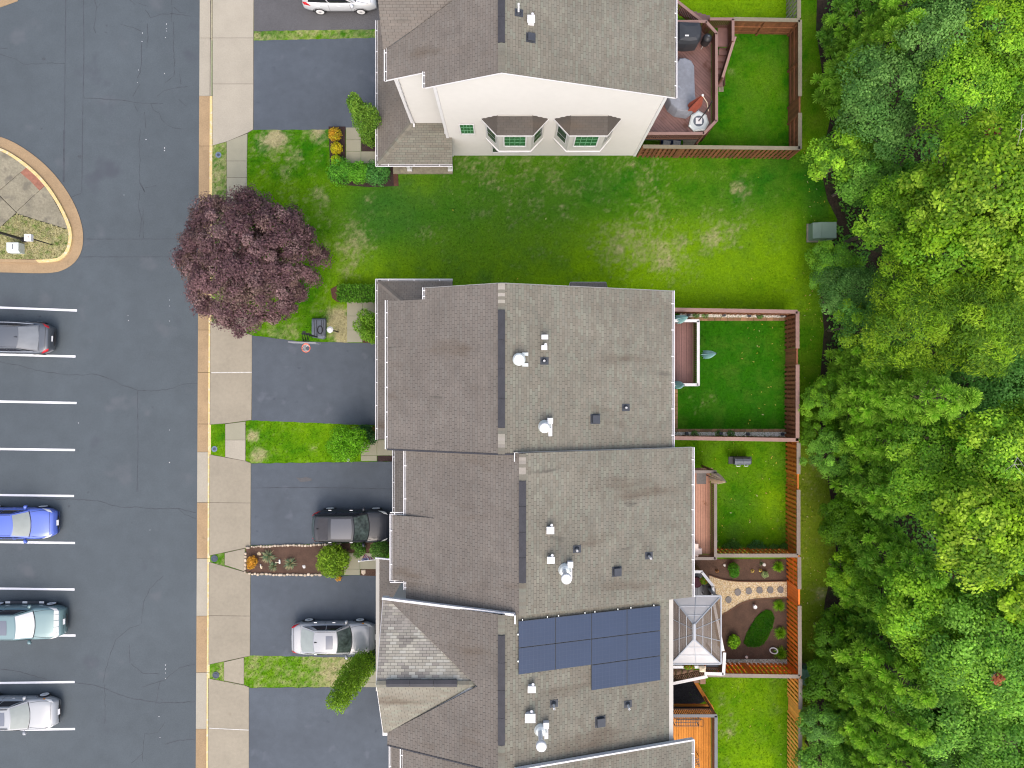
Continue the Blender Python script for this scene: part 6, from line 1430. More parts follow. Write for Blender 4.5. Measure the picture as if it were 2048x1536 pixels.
    if 'steps' in opts:
        for sg in (1,-1):
            mb=MB(); mb.box(-1.15,1.15,sg*(w2+.02),sg*(w2+.16),.30,.36); st=loc(mb.build('side_step',K['dark'],t)); mb=MB()
            for xx in (-1.0,0,.98): mb.box(xx-.14,xx+.14,sg*(w2+.04),sg*(w2+.155),.362,.37)
            loc(mb.build('step_pad',K['white'],st))
    if 'strip' in opts:
        for sg in (1,-1):
            f=sd(sg); mb=MB(); mb.tube([f(u,.04)+Vector((0,sg*.02,0)) for u in np.linspace(.08,.96,8)],.018,6); loc(mb.build('chrome_strip',K['chrome'],t))
    return t
SED=dict(belt=.92,xw=1.02,xf=.32,xr=-.85,xb=-1.72,hood=.86,trunk=.98,corner=.26)
K['tpaint']=1
pw=paint('white_car_paint',(.64,.66,.68),.05); psil=paint('silver_car_paint',(.31,.32,.335),.1); pblue=paint('blue_car_paint',(.085,.14,.50),.2); pblack=paint('black_car_paint',(.020,.023,.030),.0,.2)
pteal=paint('pale_teal_car_paint',(.14,.225,.235),.2); pgrey=paint('dark_grey_car_paint',(.085,.095,.11),.3); psil2=paint('pale_silver_car_paint',(.30,.315,.33),.1)
car('white boxy hatchback in the driveway at the top edge with dark tinted windows',684,-2,1,(4.2,1.82,1.66),dict(belt=1.08,xw=1.02,xf=.42,xr=-1.78,xb=-2.0,hood=1.02,trunk=1.10,corner=.20,tumble=.76,side=(.10,.5,.94)),pw,(),.02)
car('dark grey sedan with red tail lamps in the first marked bay, nose out of frame',36,676,-1,(4.85,1.85,1.45),dict(SED,xb=-1.80,corner=.32,rwk='greyglass'),pgrey,('antenna','strip'),-.12,-2)
car('bright blue compact car with a pale windscreen parked in the parking lot',47,1042,1,(4.6,1.80,1.44),dict(SED,xw=.95,xf=.20,xr=-1.3,xb=-1.95,wsk='shade',corner=.30),pblue,())
car('pale teal sport utility vehicle with a white sunshade and chrome grille',58,1236,1,(4.9,1.87,1.80),dict(belt=1.10,xw=.98,xf=.28,xr=-2.0,xb=-2.25,hood=1.02,trunk=1.12,corner=.22,tumble=.74,wsk='whiteshade'),pteal,('sunroof','chromegrille','steps','antenna'))
car('pale silver car with a sunroof in the lowest visible parking bay',47,1416,1,(4.75,1.84,1.48),dict(SED,xw=.90,xf=.10,xr=-1.3,xb=-2.0,wsk='shade',corner=.30),psil2,('sunroof','rails','amber','chrome'))
car('black sport utility vehicle with a painted roof reflection in the driveway beside the mulch bed',709,1047,1,(4.5,1.86,1.66),dict(belt=1.05,xw=.95,xf=.22,xr=-1.85,xb=-2.1,hood=.98,trunk=1.10,corner=.26,tumble=.76,side=(.10,.48,.93)),pblack,('panoroof','blackroof','antenna','chrome'),.02)
car('silver sedan with a grey sunroof in the driveway of the gabled house',672,1268,1,(4.8,1.84,1.46),dict(SED,rwk='shade'),psil,('sunroof','antenna','chrome','amber'),.02)
# ---------------- front yard objects ----------------
bh=thing('basketball_hoop','portable basketball hoop with a black covered base and orange rim over the driveway','basketball hoop',tuple(P(638,657,0)))
b0=[(624,637),(650,637),(651.5,641),(651,674),(647,678),(625,674),(623,668),(623,641)]
pts=XY(b0,.2); cc=Vector((sum(p[0] for p in pts)/8,sum(p[1] for p in pts)/8)); m=MB()
m.loft([[Vector((cc.x+(p[0]-cc.x)*f,cc.y+(p[1]-cc.y)*f,h)) for p in pts] for f,h in ((1,0),(1.03,.12),(.95,.22),(.80,.25))]); m.build('base',K['slatecover'],bh,fixn=True)
m=MB(); 
for x in (628,633,643,647): m.bar(P(x,640,.255),P(x+1,672,.255),.03,.02)
m.tube([P(640+5*math.cos(a),660+8*math.sin(a),.27) for a in np.linspace(0,6.28,14)],.03,6); m.build('base_straps',K['black'],bh)
polb=P(634,674,.22); polt=P(612,668,2.55)
m=MB(); m.tube([polb,polt],.05,10); m.build('pole',K['black'],bh)
bbz=3.05; bl,br=P(581,683.5,3.0),P(636,686,3.0); ymid=(bl.y+br.y)/2
m=MB()
for dx in (-.14,-.05,.05,.14):
    a=polt+Vector((dx,0,0)); m.bar(a+Vector((0,.02,.1)),Vector((a.x+.03,ymid+.05,2.95)),.025,.03); m.bar(a+Vector((0,0,-.25)),Vector((a.x+.03,ymid+.05,2.75)),.025,.03)
m.box(polt.x-.22,polt.x+.22,polt.y-.03,polt.y+.06,polt.z-.05,polt.z+.10); m.box(polt.x-.18,polt.x-.02,polt.y+.06,polt.y+.16,polt.z,polt.z+.08); m.build('lift_arms',K['black'],bh)
m=MB(); m.bar(Vector((bl.x,ymid,2.95)),Vector((br.x,ymid-.05,2.95)),.05,.95); bb=m.build('backboard',K['acryl'],bh)
m=MB()
m.bar(Vector((bl.x,ymid,3.44)),Vector((br.x,ymid-.05,3.44)),.055,.03); m.build('board_edge',K['boardedge'],bb)
rc=P(612,696,2.9); rr=.225
m=MB(); m.tube([rc+Vector((rr*math.cos(a),rr*math.sin(a),0)) for a in np.linspace(0,6.2832,25)],.018,8,False); m.slab3([rc+Vector((-.07,rr-.02,0)),rc+Vector((.07,rr-.02,0)),rc+Vector((.09,ymid-rc.y-.02,.0)),rc+Vector((-.09,ymid-rc.y-.02,0))],(0,0,1),.03)
rim=m.build('rim',K['orangerim'],bh,fixn=True)
m=MB()
for i in range(12):
    a=i*6.2832/12
    for s in (1,-1):
        q=[rc+Vector((r_*math.cos(a+s*t),r_*math.sin(a+s*t),z)) for r_,t,z in ((rr,0,0),(rr*.8,.26,-.15),(rr*.62,.52,-.28),(rr*.55,.78,-.40))]; m.tube(q,.010,4)
m.build('net',K['net'],rim)
lp=thing('yard_lamp','black post lamp with a white eight sided cap on the straw coloured strip','lamp',tuple(P(676,664,0)))
b=P(676,664,0); m=MB(); m.tube([b,b+Vector((0,0,1.62))],.04,10); m.build('post',K['black'],lp)
m=MB(); m.lathe(b+Vector((0,0,1.62)),[(.10,0),(.15,.22),(.19,.24),(.19,.28),(.10,.36),(.01,.38)],8); m.build('lamp_head',K['white'],lp)
lp2=thing('yard_lamp','thin black post with a white box head on the parking island','lamp',tuple(P(105,490,0)))
b=P(105,490,0); m=MB(); m.tube([b,b+Vector((0,0,2.0))],[.03,.04],8); m.build('post',K['black'],lp2)
m=MB(); m.box(b.x-.19,b.x+.19,b.y-.19,b.y+.19,2.0,2.22); m.build('lamp_head',K['white'],lp2)
m=MB(); m.lathe(b+Vector((0,0,2.22)),[(.10,0),(.07,.04),(.01,.05)],10); m.build('cap',K['pinkfab'],lp2)
sl=thing('street_light_pole','tall black street light pole on the parking island at the left edge','light pole',tuple(P(52,481,0)))
b=P(50,480,0); m=MB(); m.tube([b,b+Vector((0,0,9))],[.085,.06],12); m.build('pole',K['black'],sl); m=MB(); m.lathe(b,[(.16,0),(.16,.15),(.11,.3)],12); m.build('base',K['black'],sl)
eb=thing('utility_cabinet','small white utility cabinet on the grass of the parking island','utility box',tuple(P(25,495,0)))
a,b=P(13,485,.55),P(37,505,.55); m=MB(); m.loft([[Vector((x,y,z)) for y,z in ((b.y,0),(b.y,.42),(b.y+.12,.56),(a.y,.56),(a.y,0))] for x in (a.x,b.x)]); m.build('cabinet',K['galv'],eb,fixn=True)
m=MB(); m.box(b.x-.30,b.x-.06,b.y+.2,a.y-.1,.561,.58); m.build('hatch',K['white'],eb); m=MB(); m.box(b.x-.34,b.x-.30,b.y+.2,a.y-.1,.561,.585); m.build('hinge',K['dark'],eb)
for x,y,k,l in ((437,310,'bluering','faded blue round water meter cover in the top grass verge'),(433,629,'bluering','round water meter cover in the verge just below the purple tree'),(429,898,'bluering','blue ringed water meter cover at the lower end of the patchy verge'),(429,1117,'blueiron','dark round water meter cover in the tiny brown triangle of verge'),(432,1350,'blueiron','dark round water meter cover in the lowest triangle of verge')):
    w=thing('water_meter_cover',l,'meter cover',tuple(P(x,y,0)),0,'water meter covers in the verge'); p=P(x,y,.0); r_=.17 if k=='bluering' else .2
    m=MB(); m.lathe(p,[(r_,0),(r_,.03),(r_*.75,.03),(r_*.74,.02),(.01,.02)],20); m.build('ring',K[k],w); m=MB(); m.lathe(p,[(r_*.5,.02),(r_*.5,.032),(r_*.2,.034),(.01,.034)],16); m.build('lid',K['blueiron'],w)
# flag on the gabled house
fg=thing('flag','American flag hanging from a short pole on the porch roof corner of the gabled house','flag',tuple(P(752,1121,2.6)))
p0=P(756,1119,2.75); p1=P(718,1122.5,3.1); m=MB(); m.tube([p0,p1],.02,8); m.build('pole',K['white'],fg)
m=MB(); m.lathe(p1,[(.05,-.05),(.06,.0),(.04,.05),(.005,.06)],10); m.build('finial',K['white'],fg)
A_=P(722,1121.5,3.05);B_=P(747,1119.5,2.8); Cc=P(729,1108.5,2.4); Dd=P(744,1117,2.2)
Cc=P(730,1108,2.55); Dd=P(746,1116.5,2.3)
fl=lambda u,v: (A_*(1-u)+B_*u)*(1-v)+(Cc*(1-u)+Dd*u)*v+Vector((0,0,.05*math.sin(9*u+4*v)))
mr,mw,mbx=MB(),MB(),MB()
for i in range(13):
    mm=mr if i%2==0 else mw; u0,u1=i/13,(i+1)/13
    v0=.0
    mm.grid(lambda a,b:fl(u0+(u1-u0)*a,(.42 if i<7 else 0)+(1-(.42 if i<7 else 0))*b),1,6)
mbx.grid(lambda a,b:fl(a*7/13,.42*b),5,4)
mr.build('red_stripe',K['fr'],fg); mw.build('white_stripe',K['fw'],fg); cn=mbx.build('canton',K['fb'],fg)
ms=MB()
for i in range(5):
    for j in range(4):
        q=fl((i+.5)/5*7/13,(j+.5)/4*.42)+Vector((0,0,.006)); ms.poly([q+Vector((.018*math.cos(a),.018*math.sin(a),0)) for a in np.arange(0,6.2,1.2566)])
ms.build('stars',K['fw'],cn,kind='stuff')
# ornaments in the mulch bed
rock('round_stone','round yellowish stone near the left end of the driveway mulch bed',518,1107.5,.11,'gravelbase',.3)
rock('pale_stone','pale grey stone in the driveway mulch bed beside the round yellow green bush',608,1133,.11,'greystone',.5)
rock('tan_stone','long tan stone in the mulch beside the gabled house',727,1143.5,.16,'stone',.4)
gz_=thing('garden_stake','small grey spot lamp on a pale bracket between two yucca clumps','lamp',tuple(P(560,1124,.03))); p=P(560,1124,.03)
m=MB(); m.tube([p+Vector((-.27,0,.05)),p+Vector((0,-.02,.06))],.025,6); m.build('bracket',K['beige'],gz_); m=MB(); m.tube([p+Vector((0,-.06,.06)),p+Vector((.01,.17,.12))],[.06,.045],8); m.build('lamp_body',K['galv'],gz_)
gn=thing('garden_figurine','small cream garden figurine lying in the mulch bed by the orange bush','figurine',tuple(P(523,1134,.03))); p=P(523,1134,.03)
m=MB(); m.tube([p+Vector((.02,-.07,.08)),p,p+Vector((-.02,.07,.08)),p+Vector((-.02,.11,.08))],[.04,.08,.05,.03],8); m.build('figure_body',K['beige'],gn); m=MB(); m.lathe(p+Vector((-.03,.15,.04)),[(.01,0),(.045,.05),(.01,.1)],8); m.build('figure_head',K['white'],gn)
rock('white_pebble','white painted stone tucked under the big lobed bush by the driveway',696,920,.10,'white',.6)
# ---------------- shrubs and trees ----------------
def unit(v): return v/np.maximum(np.linalg.norm(v,axis=1,keepdims=True),1e-6)
def rdir(n): return unit(_ng.normal(size=(n,3)))
def leafverts(C,Nn,L,W,droop=.0):
    n=len(C); D=rdir(n); D=unit(D-Nn*(D*Nn).sum(1,keepdims=True)); D=unit(D-np.array([0,0,1])*droop)
    Sd=unit(np.cross(D,Nn)); L=L[:,None];W=W[:,None]
    V=np.empty((n,4,3)); V[:,0]=C-D*L*.5; V[:,1]=C+Sd*W*.5+D*L*.06+Nn*W*.12; V[:,2]=C+D*L*.5; V[:,3]=C-Sd*W*.5+D*L*.06+Nn*W*.12
    return V
def tints(n,pal,wt=None,jit=.25):
    p=np.array(pal); i=_ng.choice(len(p),n,p=wt); return p[i]*_ng.uniform(1-jit,1+jit,(n,1))
def leafmesh(name,V,T,k='leaf'):
    n=len(V); return np_mesh(name,V.reshape(-1,3),np.arange(4*n).reshape(-1,4),K[k],np.repeat(np.concatenate([np.clip(T,0,1),np.ones((n,1))],1),4,0))
def clumps(cent,rad,nper,L,W,pal,flat=.65,up=.7,out=None,jit=.22,cj=.30,shell=.45):
    """leaves gathered in clumps: cent (k,3), rad (k,)"""
    k=len(cent); i=np.repeat(np.arange(k),nper); n=len(i)
    d=rdir(n); r=(shell+(1-shell)*_ng.random((n,1)))
    off=d*r*rad[i][:,None]; off[:,2]*=flat
    Nn=unit(np.array([0,0,1])*up+d*.75+_ng.normal(size=(n,3))*.38)
    if out is not None: Nn=unit(Nn+out[i]*.5)
    V=leafverts(cent[i]+off,Nn,L*_ng.uniform(.7,1.3,n),W*_ng.uniform(.7,1.3,n),.15)
    base=tints(k,pal,None,cj)[i]; T=.65*base+.35*tints(n,pal,None,.2); T*=_ng.uniform(1-jit,1+jit,(n,1))
    return V,T
def trunkmesh(b,top,r,limbs,k='bark',seed=0):
    m=MB(); b=Vector(b);top=Vector(top); m.tube([b,b.lerp(top,.35)+Vector((.06,.03,0)),b.lerp(top,.7)-Vector((.04,.05,0)),top],[r,r*.8,r*.5,r*.15],8); return m
def tree(name,label,px,py,z,Rr,Rz,ncl,nper,L,W,pal,group='trees of the wood',kind='tree',crad=.34,trunk='bark',flat=.65,up=.7,zmin=-.35,lump=.3,cat='tree',base=None,limbn=5,shell=.45):
    L*=.66; W*=.66; nper=int(nper*1.7); ncl=int(ncl*1.25); crad*=.80
    c=P(px,py,z); b=Vector((c.x,c.y,0)) if base is None else P(base[0],base[1],0)
    t=thing(name,label,cat,(b.x,b.y,0),0,group)
    d=rdir(ncl*3); d=d[d[:,2]>zmin][:ncl]; k=len(d)
    rr=_ng.uniform(.62,1.0,k)**.6
    ph=_ng.random(3)*6; lob=1+lump*np.sin(3*np.arctan2(d[:,1],d[:,0])+ph[0])*.5+lump*np.sin(5*np.arctan2(d[:,1],d[:,0])+ph[1]+3*d[:,2])*.5
    cent=np.stack([d[:,0]*Rr*rr*lob,d[:,1]*Rr*rr*lob,d[:,2]*Rz*rr],1)+np.array([c.x,c.y,c.z])
    cent[:,2]=np.maximum(cent[:,2],.25)
    rad=Rr*crad*_ng.uniform(.65,1.25,k)
    V,T=clumps(cent,rad,nper,L,W,pal,flat,up,d,shell=shell)
    V[:,:,2]=np.maximum(V[:,:,2],.04)
    link('crown',leafmesh('crown',V,T),t,'stuff')
    m=MB(); top=Vector((c.x,c.y,c.z+Rz*.45)); r=max(.03,min(.22,Rr*.07)); m.tube([b,b.lerp(top,.4)+Vector((r*.4,0,0)),b.lerp(top,.75),top],[r,r*.8,r*.55,r*.2],8); m.build('trunk',K[trunk],t)
    for i in range(min(limbn,k)):
        q=Vector(cent[i*(k//limbn)]); s=b.lerp(top,.35+.1*i/limbn*3); m=MB(); m.tube([s,s.lerp(q,.5)+Vector((0,0,.15)),q],[r*.4,r*.25,r*.08],6); m.build('limb',K[trunk],t)
    return t
def pine(label,bx,by,h,Rb,pal,pal2,ntuft=150,nn=75,tz=.40):
    Rb*=.92; bx+=14*max(0,min(1,(1700-bx)/40))
    b=P(bx,by,0); t=thing('pine_tree',label,'pine tree',(b.x,b.y,0),0,'pines along the wood edge')
    m=MB(); m.tube([b,b+Vector((.05,.03,h*.5)),b+Vector((0,0,h))],[.17,.11,.025],8); m.build('trunk',K['bark'],t)
    cents=[];dirs=[];br=[]
    nl=int(h*1.45)
    for i in range(nl):
        f=i/(nl-1); z=.9+(h-1.0)*f; rad=Rb*(1-f)**.75*_ng.uniform(.85,1.12)+.12; kb=6 if f<.85 else 4; a0=_ng.random()*6.28
        for j in range(kb):
            a=a0+j*6.2832/kb+_ng.normal()*.18; rl=rad*_ng.uniform(.75,1.1); tip=np.array([b.x+rl*math.cos(a),b.y+rl*math.sin(a),z+rl*.22+.15])
            st=np.array([b.x,b.y,z-.15]); br.append((st,tip))
            nt=max(1,int(round(rl/.60)))
            for q in range(nt):
                u=1-q*.56/max(rl,.5)
                if u<.2: break
                for sdx in ((0,) if q==0 else (-1,1)):
                    p=st+(tip-st)*u; w=sdx*.30*(1+.25*q)*_ng.uniform(.8,1.2); p=p+np.array([-math.sin(a)*w,math.cos(a)*w,_ng.uniform(-.05,.15)]); cents.append(p); dirs.append([math.cos(a)*.6,math.sin(a)*.6,.9])
    cents.append(np.array([b.x,b.y,h+.1])); dirs.append([0,0,1])
    cents=np.array(cents);dirs=unit(np.array(dirs)); k=len(cents)
    nn=120; i=np.repeat(np.arange(k),nn); n=len(i); d=unit(rdir(n)*.85+dirs[i]*.70); sz=_ng.uniform(.75,1.2,k)[i]; L=.34*sz*_ng.uniform(.75,1.1,n)
    base=cents[i]+d*.04; Sd=unit(np.cross(d,rdir(n)))*(.034*_ng.uniform(.7,1.3,(n,1)))
    V=np.empty((n,4,3)); V[:,0]=base-Sd*.4; V[:,1]=base+Sd*.4; V[:,2]=base+d*L[:,None]+Sd*.6; V[:,3]=base+d*L[:,None]-Sd*.6
    T=tints(k,pal,None,.25)[i]*.6+tints(n,pal2,None,.3)*.4; T=T*np.array([1.15,1.05,1.3])
    link('crown',leafmesh('crown',V,T),t,'stuff')
    m=MB()
    for s_,e in br: m.tube([s_,(s_+e)/2,e],[.03,.022,.01],4,False)
    o=m.build('limbs',K['bark'],t,kind='stuff'); return t
def lobed(name,label,base,lobes,pal,L=.10,W=.055,n=2600,group=None,cat='shrub',stem=True,upb=.35,radial=.8):
    """evergreen made of plump lobes: lobes = list of (px,py,z,r,rz) centres"""
    b=P(base[0],base[1],0); t=thing(name,label,cat,(b.x,b.y,0),0,group)
    Vs=[];Ts=[]; tot=sum(l[3]*l[4]+l[3]**2 for l in lobes)
    for (x,y,z,r,rz) in lobes:
        c=P(x,y,z); nn=int(n*(r*rz+r*r)/tot); d=rdir(nn); rr=1-.42*_ng.random((nn,1))**1.7
        ax=np.arctan2(d[:,1],d[:,0]); bump=1+.07*np.sin(7*ax+9*d[:,2])+.06*np.sin(11*d[:,2]*2+5*ax)
        p=d*rr*bump[:,None]*np.array([r,r,rz])+np.array([c.x,c.y,c.z]); p[:,2]=np.maximum(p[:,2],.05)
        nrm=unit(d/np.array([r,r,rz])*r*radial+np.array([0,0,1])*upb+_ng.normal(size=(nn,3))*.5)
        Vs.append(leafverts(p,nrm,L*_ng.uniform(.7,1.4,nn),W*_ng.uniform(.7,1.3,nn)))
        g=fbm(p[:,0]*5,p[:,1]*5+p[:,2]*4,3)[:,None]; pl=np.array(pal); T=(2.0 if name=='arborvitae' else 1.7)*(pl[0]*(1-g)+pl[1]*g)*_ng.uniform(.55,1.5,(nn,1))+.004; Ts.append(T)
    link('foliage',leafmesh('foliage',np.concatenate(Vs),np.concatenate(Ts)),t,'stuff')
    m=MB()
    for (x,y,z,r,rz) in lobes: q=P(x,y,max(.3,z-rz*.2)); m.tube([b,b.lerp(q,.5),q],[.05,.04,.015],6)
    m.build('stem',K['bark'],t); return t
LG=[(.045,.115,.008),(.115,.205,.012)]; YG=[(.075,.15,.008),(.17,.26,.018)]; BG=[(.05,.16,.006),(.13,.28,.010)]; DG=[(.018,.065,.014),(.05,.13,.03)]; MG=[(.022,.085,.012),(.065,.16,.025)]; OG=[(.20,.13,.015),(.42,.22,.025)]
# tall arborvitae by the driveways
lobed('arborvitae','tall bright green arborvitae leaning over the second driveway beside the porch roof',(745,280),[(740,268,1.2,.62,1.3),(730,245,3.0,.62,1.8),(724,230,4.3,.52,1.6),(714,215,5.0,.42,1.3),(742,226,4.6,.36,1.2),(712,200,6.1,.26,.8),(748,240,3.2,.4,1.2),(704,210,5.2,.24,.9)],[(.035,.095,.010),(.115,.195,.02)],.11,.06,9000,None,'evergreen')
lobed('arborvitae','lobed bright green evergreen covering the front walk below the box hedge',(740,650),[(742,662,1.3,.62,1.2),(730,632,2.0,.40,.8),(745,640,2.2,.42,.8),(721,652,1.6,.42,.8),(735,667,1.9,.45,.9),(748,672,1.7,.45,.9)],[(.045,.115,.008),(.125,.22,.015)],.10,.055,5200,None,'evergreen')
lobed('arborvitae','big bright green bush of four plump lobes by the end of the third lawn strip',(712,890),[(700,886,.9,.75,1.0),(682,872,1.7,.60,.8),(712,874,2.2,.58,.8),(670,892,1.2,.52,.7),(698,904,1.9,.55,.7),(722,890,1.6,.5,.8),(678,908,1.2,.45,.6)],[(.045,.145,.004),(.115,.26,.008)],.10,.055,7000,None,'evergreen')
lobed('arborvitae','tall yellow green arborvitae leaning over the lowest driveway',(733,1318),[(728,1328,1.2,.78,1.3),(714,1342,2.8,.80,1.5),(704,1356,4.0,.78,1.5),(694,1372,5.0,.70,1.3),(682,1386,5.6,.60,1.1),(667,1400,5.9,.36,.8),(683,1406,6.2,.40,.8)],[(.055,.12,.006),(.145,.235,.014)],.11,.06,9000,None,'evergreen')
lobed('round_shrub','round yellow green bush at the edge of the driveway mulch bed',(668,1121),[(666,1124,.7,.92,.75),(655,1110,1.0,.5,.5),(682,1118,1.0,.55,.5),(663,1136,1.0,.55,.5),(648,1128,.8,.45,.5),(668,1104,.9,.5,.45)],[(.075,.15,.008),(.175,.27,.018)],.12,.07,4200)
lobed('round_shrub','clipped dark round bush tucked against the gutter of the second terrace house',(762,1098),[(760,1099,.75,.58,.6)],[(.03,.095,.012),(.10,.19,.03)],.09,.055,2200)
lobed('small_shrub','loose small green bush on the mulch by the black car',(716,1099),[(720,1094,.5,.34,.35),(708,1092,.5,.2,.25),(716,1108,.4,.26,.3),(724,1102,.45,.25,.3)],[(.035,.105,.012),(.10,.18,.03)],.09,.05,1300)
lobed('dark_shrub','dark green loose shrub behind the big lobed bush by the porch roof',(738,872),[(732,865,.7,.45,.5),(742,876,.7,.40,.5),(724,862,.5,.35,.4)],[(.015,.06,.014),(.045,.12,.03)],.12,.05,2000)
lobed('dark_shrub','dark green shrub between the silver sedan and the tall leaning arborvitae',(735,1326),[(728,1326,.6,.5,.5),(745,1325,.7,.5,.5),(756,1328,.7,.4,.5),(712,1322,.5,.3,.3)],[(.015,.06,.012),(.05,.14,.025)],.11,.05,2200)
lobed('small_shrub','small dark green shrub under the corner of the third porch roof',(748,860),[(748,862,.4,.25,.3)],[(.10,.08,.02),(.2,.15,.03)],.09,.05,500)
for x,y,r,l,a in ((670,268,.38,'upper orange and yellow shrub in the dark bed','o'),(673,296,.33,'middle yellow shrub with orange tips in the dark bed','y'),(673,321,.30,'lowest bright lime yellow shrub half under the hedge','l')):
    pal={'o':[(.20,.25,.010),(.46,.20,.02)],'y':[(.22,.27,.008),(.42,.30,.012)],'l':[(.16,.27,.006),(.30,.38,.01)]}[a]
    lobed('spirea_shrub',l,(x,y),[(x,y,.40,r,.36),(x-3,y+4,.35,r*.7,.3)],pal,.10,.06,1100,'yellow shrubs in the dark bed')
for x,y,r,l,p in ((682,343,.82,'left bush of the hedge below the front walk','a'),(718,345,.66,'middle bush of the hedge below the front walk','b'),(754,345,.78,'right bush of the hedge next to the porch post','c')):
    pal={'a':[(.035,.155,.010),(.12,.30,.025)],'b':[(.045,.17,.008),(.13,.31,.022)],'c':[(.03,.13,.024),(.10,.25,.05)]}[p]
    lobed('hedge_bush',l,(x,y),[(x,y,.55,r,.58),(x-10,y+4,.5,r*.6,.45),(x+10,y-2,.5,r*.6,.45)],pal,.11,.05,3000,'bushes of the front hedge')
# clipped box hedge
def boxhedge(label,x0,y0,x1,y1,h,pal,n=5200):
    a=P(x0,y1,h);b=P(x1,y0,h); t=thing('clipped_hedge',label,'hedge',((a.x+b.x)/2,(a.y+b.y)/2,0)); X=_ng.uniform(a.x,b.x,n);Y=_ng.uniform(a.y,b.y,n);Z=h-np.abs(_ng.normal(size=n))*.16
    e=_ng.random(n)<.35; Z=np.where(e,_ng.uniform(.1,h,n),Z); sdx=_ng.integers(0,4,n); X=np.where(e&(sdx==0),a.x,np.where(e&(sdx==1),b.x,X)); Y=np.where(e&(sdx==2),a.y,np.where(e&(sdx==3),b.y,Y))
    Pp=np.stack([X,Y,Z],1)+_ng.normal(size=(n,3))*.045; Nn=unit(np.array([0,0,1])*.7+_ng.normal(size=(n,3))*.55)
    g=fbm(X*3,Y*3,3)[:,None]; pl=np.array(pal); T=1.5*(pl[0]*(1-g)+pl[1]*g)*_ng.uniform(.5,1.6,(n,1))+.004
    link('foliage',leafmesh('foliage',leafverts(Pp,Nn,.11*_ng.uniform(.7,1.3,n),.065*_ng.uniform(.7,1.3,n)),T),t,'stuff')
    m=MB(); m.box(a.x+.12,b.x-.12,a.y+.12,b.y-.12,.0,h-.22); m.build('twigs',K['bark'],t)
boxhedge('clipped square box hedge beside the top corner of the porch roof',676,570,770,600,.95,[(.03,.12,.006),(.115,.25,.02)])
# yuccas and grasses: long narrow leaves from one point
def spiky(name,label,x,y,r,n,pal,h=.45,w=.03,cat='plant',group=None,z0=.03):
    b=P(x,y,z0); t=thing(name,label,cat,tuple(b),0,group); a=_ng.uniform(0,6.28,n); el=_ng.uniform(.05,1.45,n); L=r*_ng.uniform(.75,1.1,n)
    d=np.stack([np.cos(a)*np.cos(el),np.sin(a)*np.cos(el),np.sin(el)*h/r],1); s=np.stack([-np.sin(a),np.cos(a),np.zeros(n)],1)*w*_ng.uniform(.7,1.3,(n,1)); c=np.array(b)+rdir(n)*.05*np.array([1,1,.2])
    mid=c+d*(L*.55)[:,None]+np.array([0,0,.04]); tip=c+d*L[:,None]; tip[:,2]-=.12*L*np.cos(el); tip[:,2]=np.maximum(tip[:,2],z0+.03)
    V=np.concatenate([np.stack([c-s*.5,c+s*.5,mid+s*.5,mid-s*.5],1),np.stack([mid-s*.5,mid+s*.5,tip+s*.06,tip-s*.06],1)]); T=tints(n,pal,None,.25); T=np.concatenate([T,T])
    link('leaves',leafmesh('leaves',V,T),t,'stuff'); m=MB(); m.lathe(b,[(.05,-.02),(.04,.08)],8); m.build('root_crown',K['bark'],t); return t
YP=[(.16,.28,.14),(.24,.36,.21),(.36,.36,.19),(.14,.23,.13),(.50,.43,.25)]
spiky('yucca','large grey green yucca clump in the driveway mulch bed right of the orange bush',537,1112,.48,150,YP,.4,.035,'plant','yucca clumps')
spiky('yucca','small yucca clump touching the lower side of the larger one',547,1133,.34,90,YP,.35,.03,'plant','yucca clumps')
spiky('yucca','separate yucca clump in the middle of the driveway mulch bed',581,1126,.45,140,YP,.4,.035,'plant','yucca clumps')
lobed('barberry','orange and yellow bush at the left end of the driveway mulch bed',(505,1124),[(505,1122,.3,.30,.3),(502,1130,.3,.25,.25)],[(.22,.13,.015),(.50,.27,.03)],.09,.05,900)
lobed('orange_plant','small orange yellow plant at the foot of the round yellow green bush',(677,1157),[(677,1157,.15,.16,.12)],[(.30,.16,.02),(.5,.28,.05)],.08,.05,160)
GP=[(.15,.42,.010),(.26,.52,.02),(.11,.32,.008),(.36,.58,.04)]
for x,y,r,l in ((1555,1133,.38,'ornamental grass clump at the top right corner of the mulched garden'),(1557,1210,.40,'ornamental grass clump just below the end of the gravel path'),(1559,1265,.42,'ornamental grass clump right of the kidney shaped grass island'),(1560,1305,.46,'ornamental grass clump behind the white ring ornament')):
    spiky('ornamental_grass',l,x,y,r,330,GP,.5,.022,'plant','ornamental grass clumps')
lobed('round_shrub','round dark green shrub in the mulch above the gravel path',(1467,1140),[(1468,1137,.42,.32,.40),(1468,1146,.4,.28,.35)],[(.025,.12,.006),(.07,.22,.012)],.08,.045,1500)
lobed('round_shrub','bright lime green shrub left of the kidney shaped grass island',(1469,1283),[(1469,1281,.35,.33,.35),(1466,1287,.3,.3,.3)],[(.09,.24,.006),(.24,.40,.02)],.13,.08,700)
lobed('small_shrub','small variegated pale green plant near the top of the mulched garden',(1530,1149),[(1530,1149,.2,.2,.18)],[(.10,.18,.06),(.35,.40,.20)],.09,.04,260)
spiky('weed','thin dark weed beside the right white stone of the mulched garden',1522,1126,.18,30,[(.05,.12,.03),(.2,.25,.15)],.2,.02)
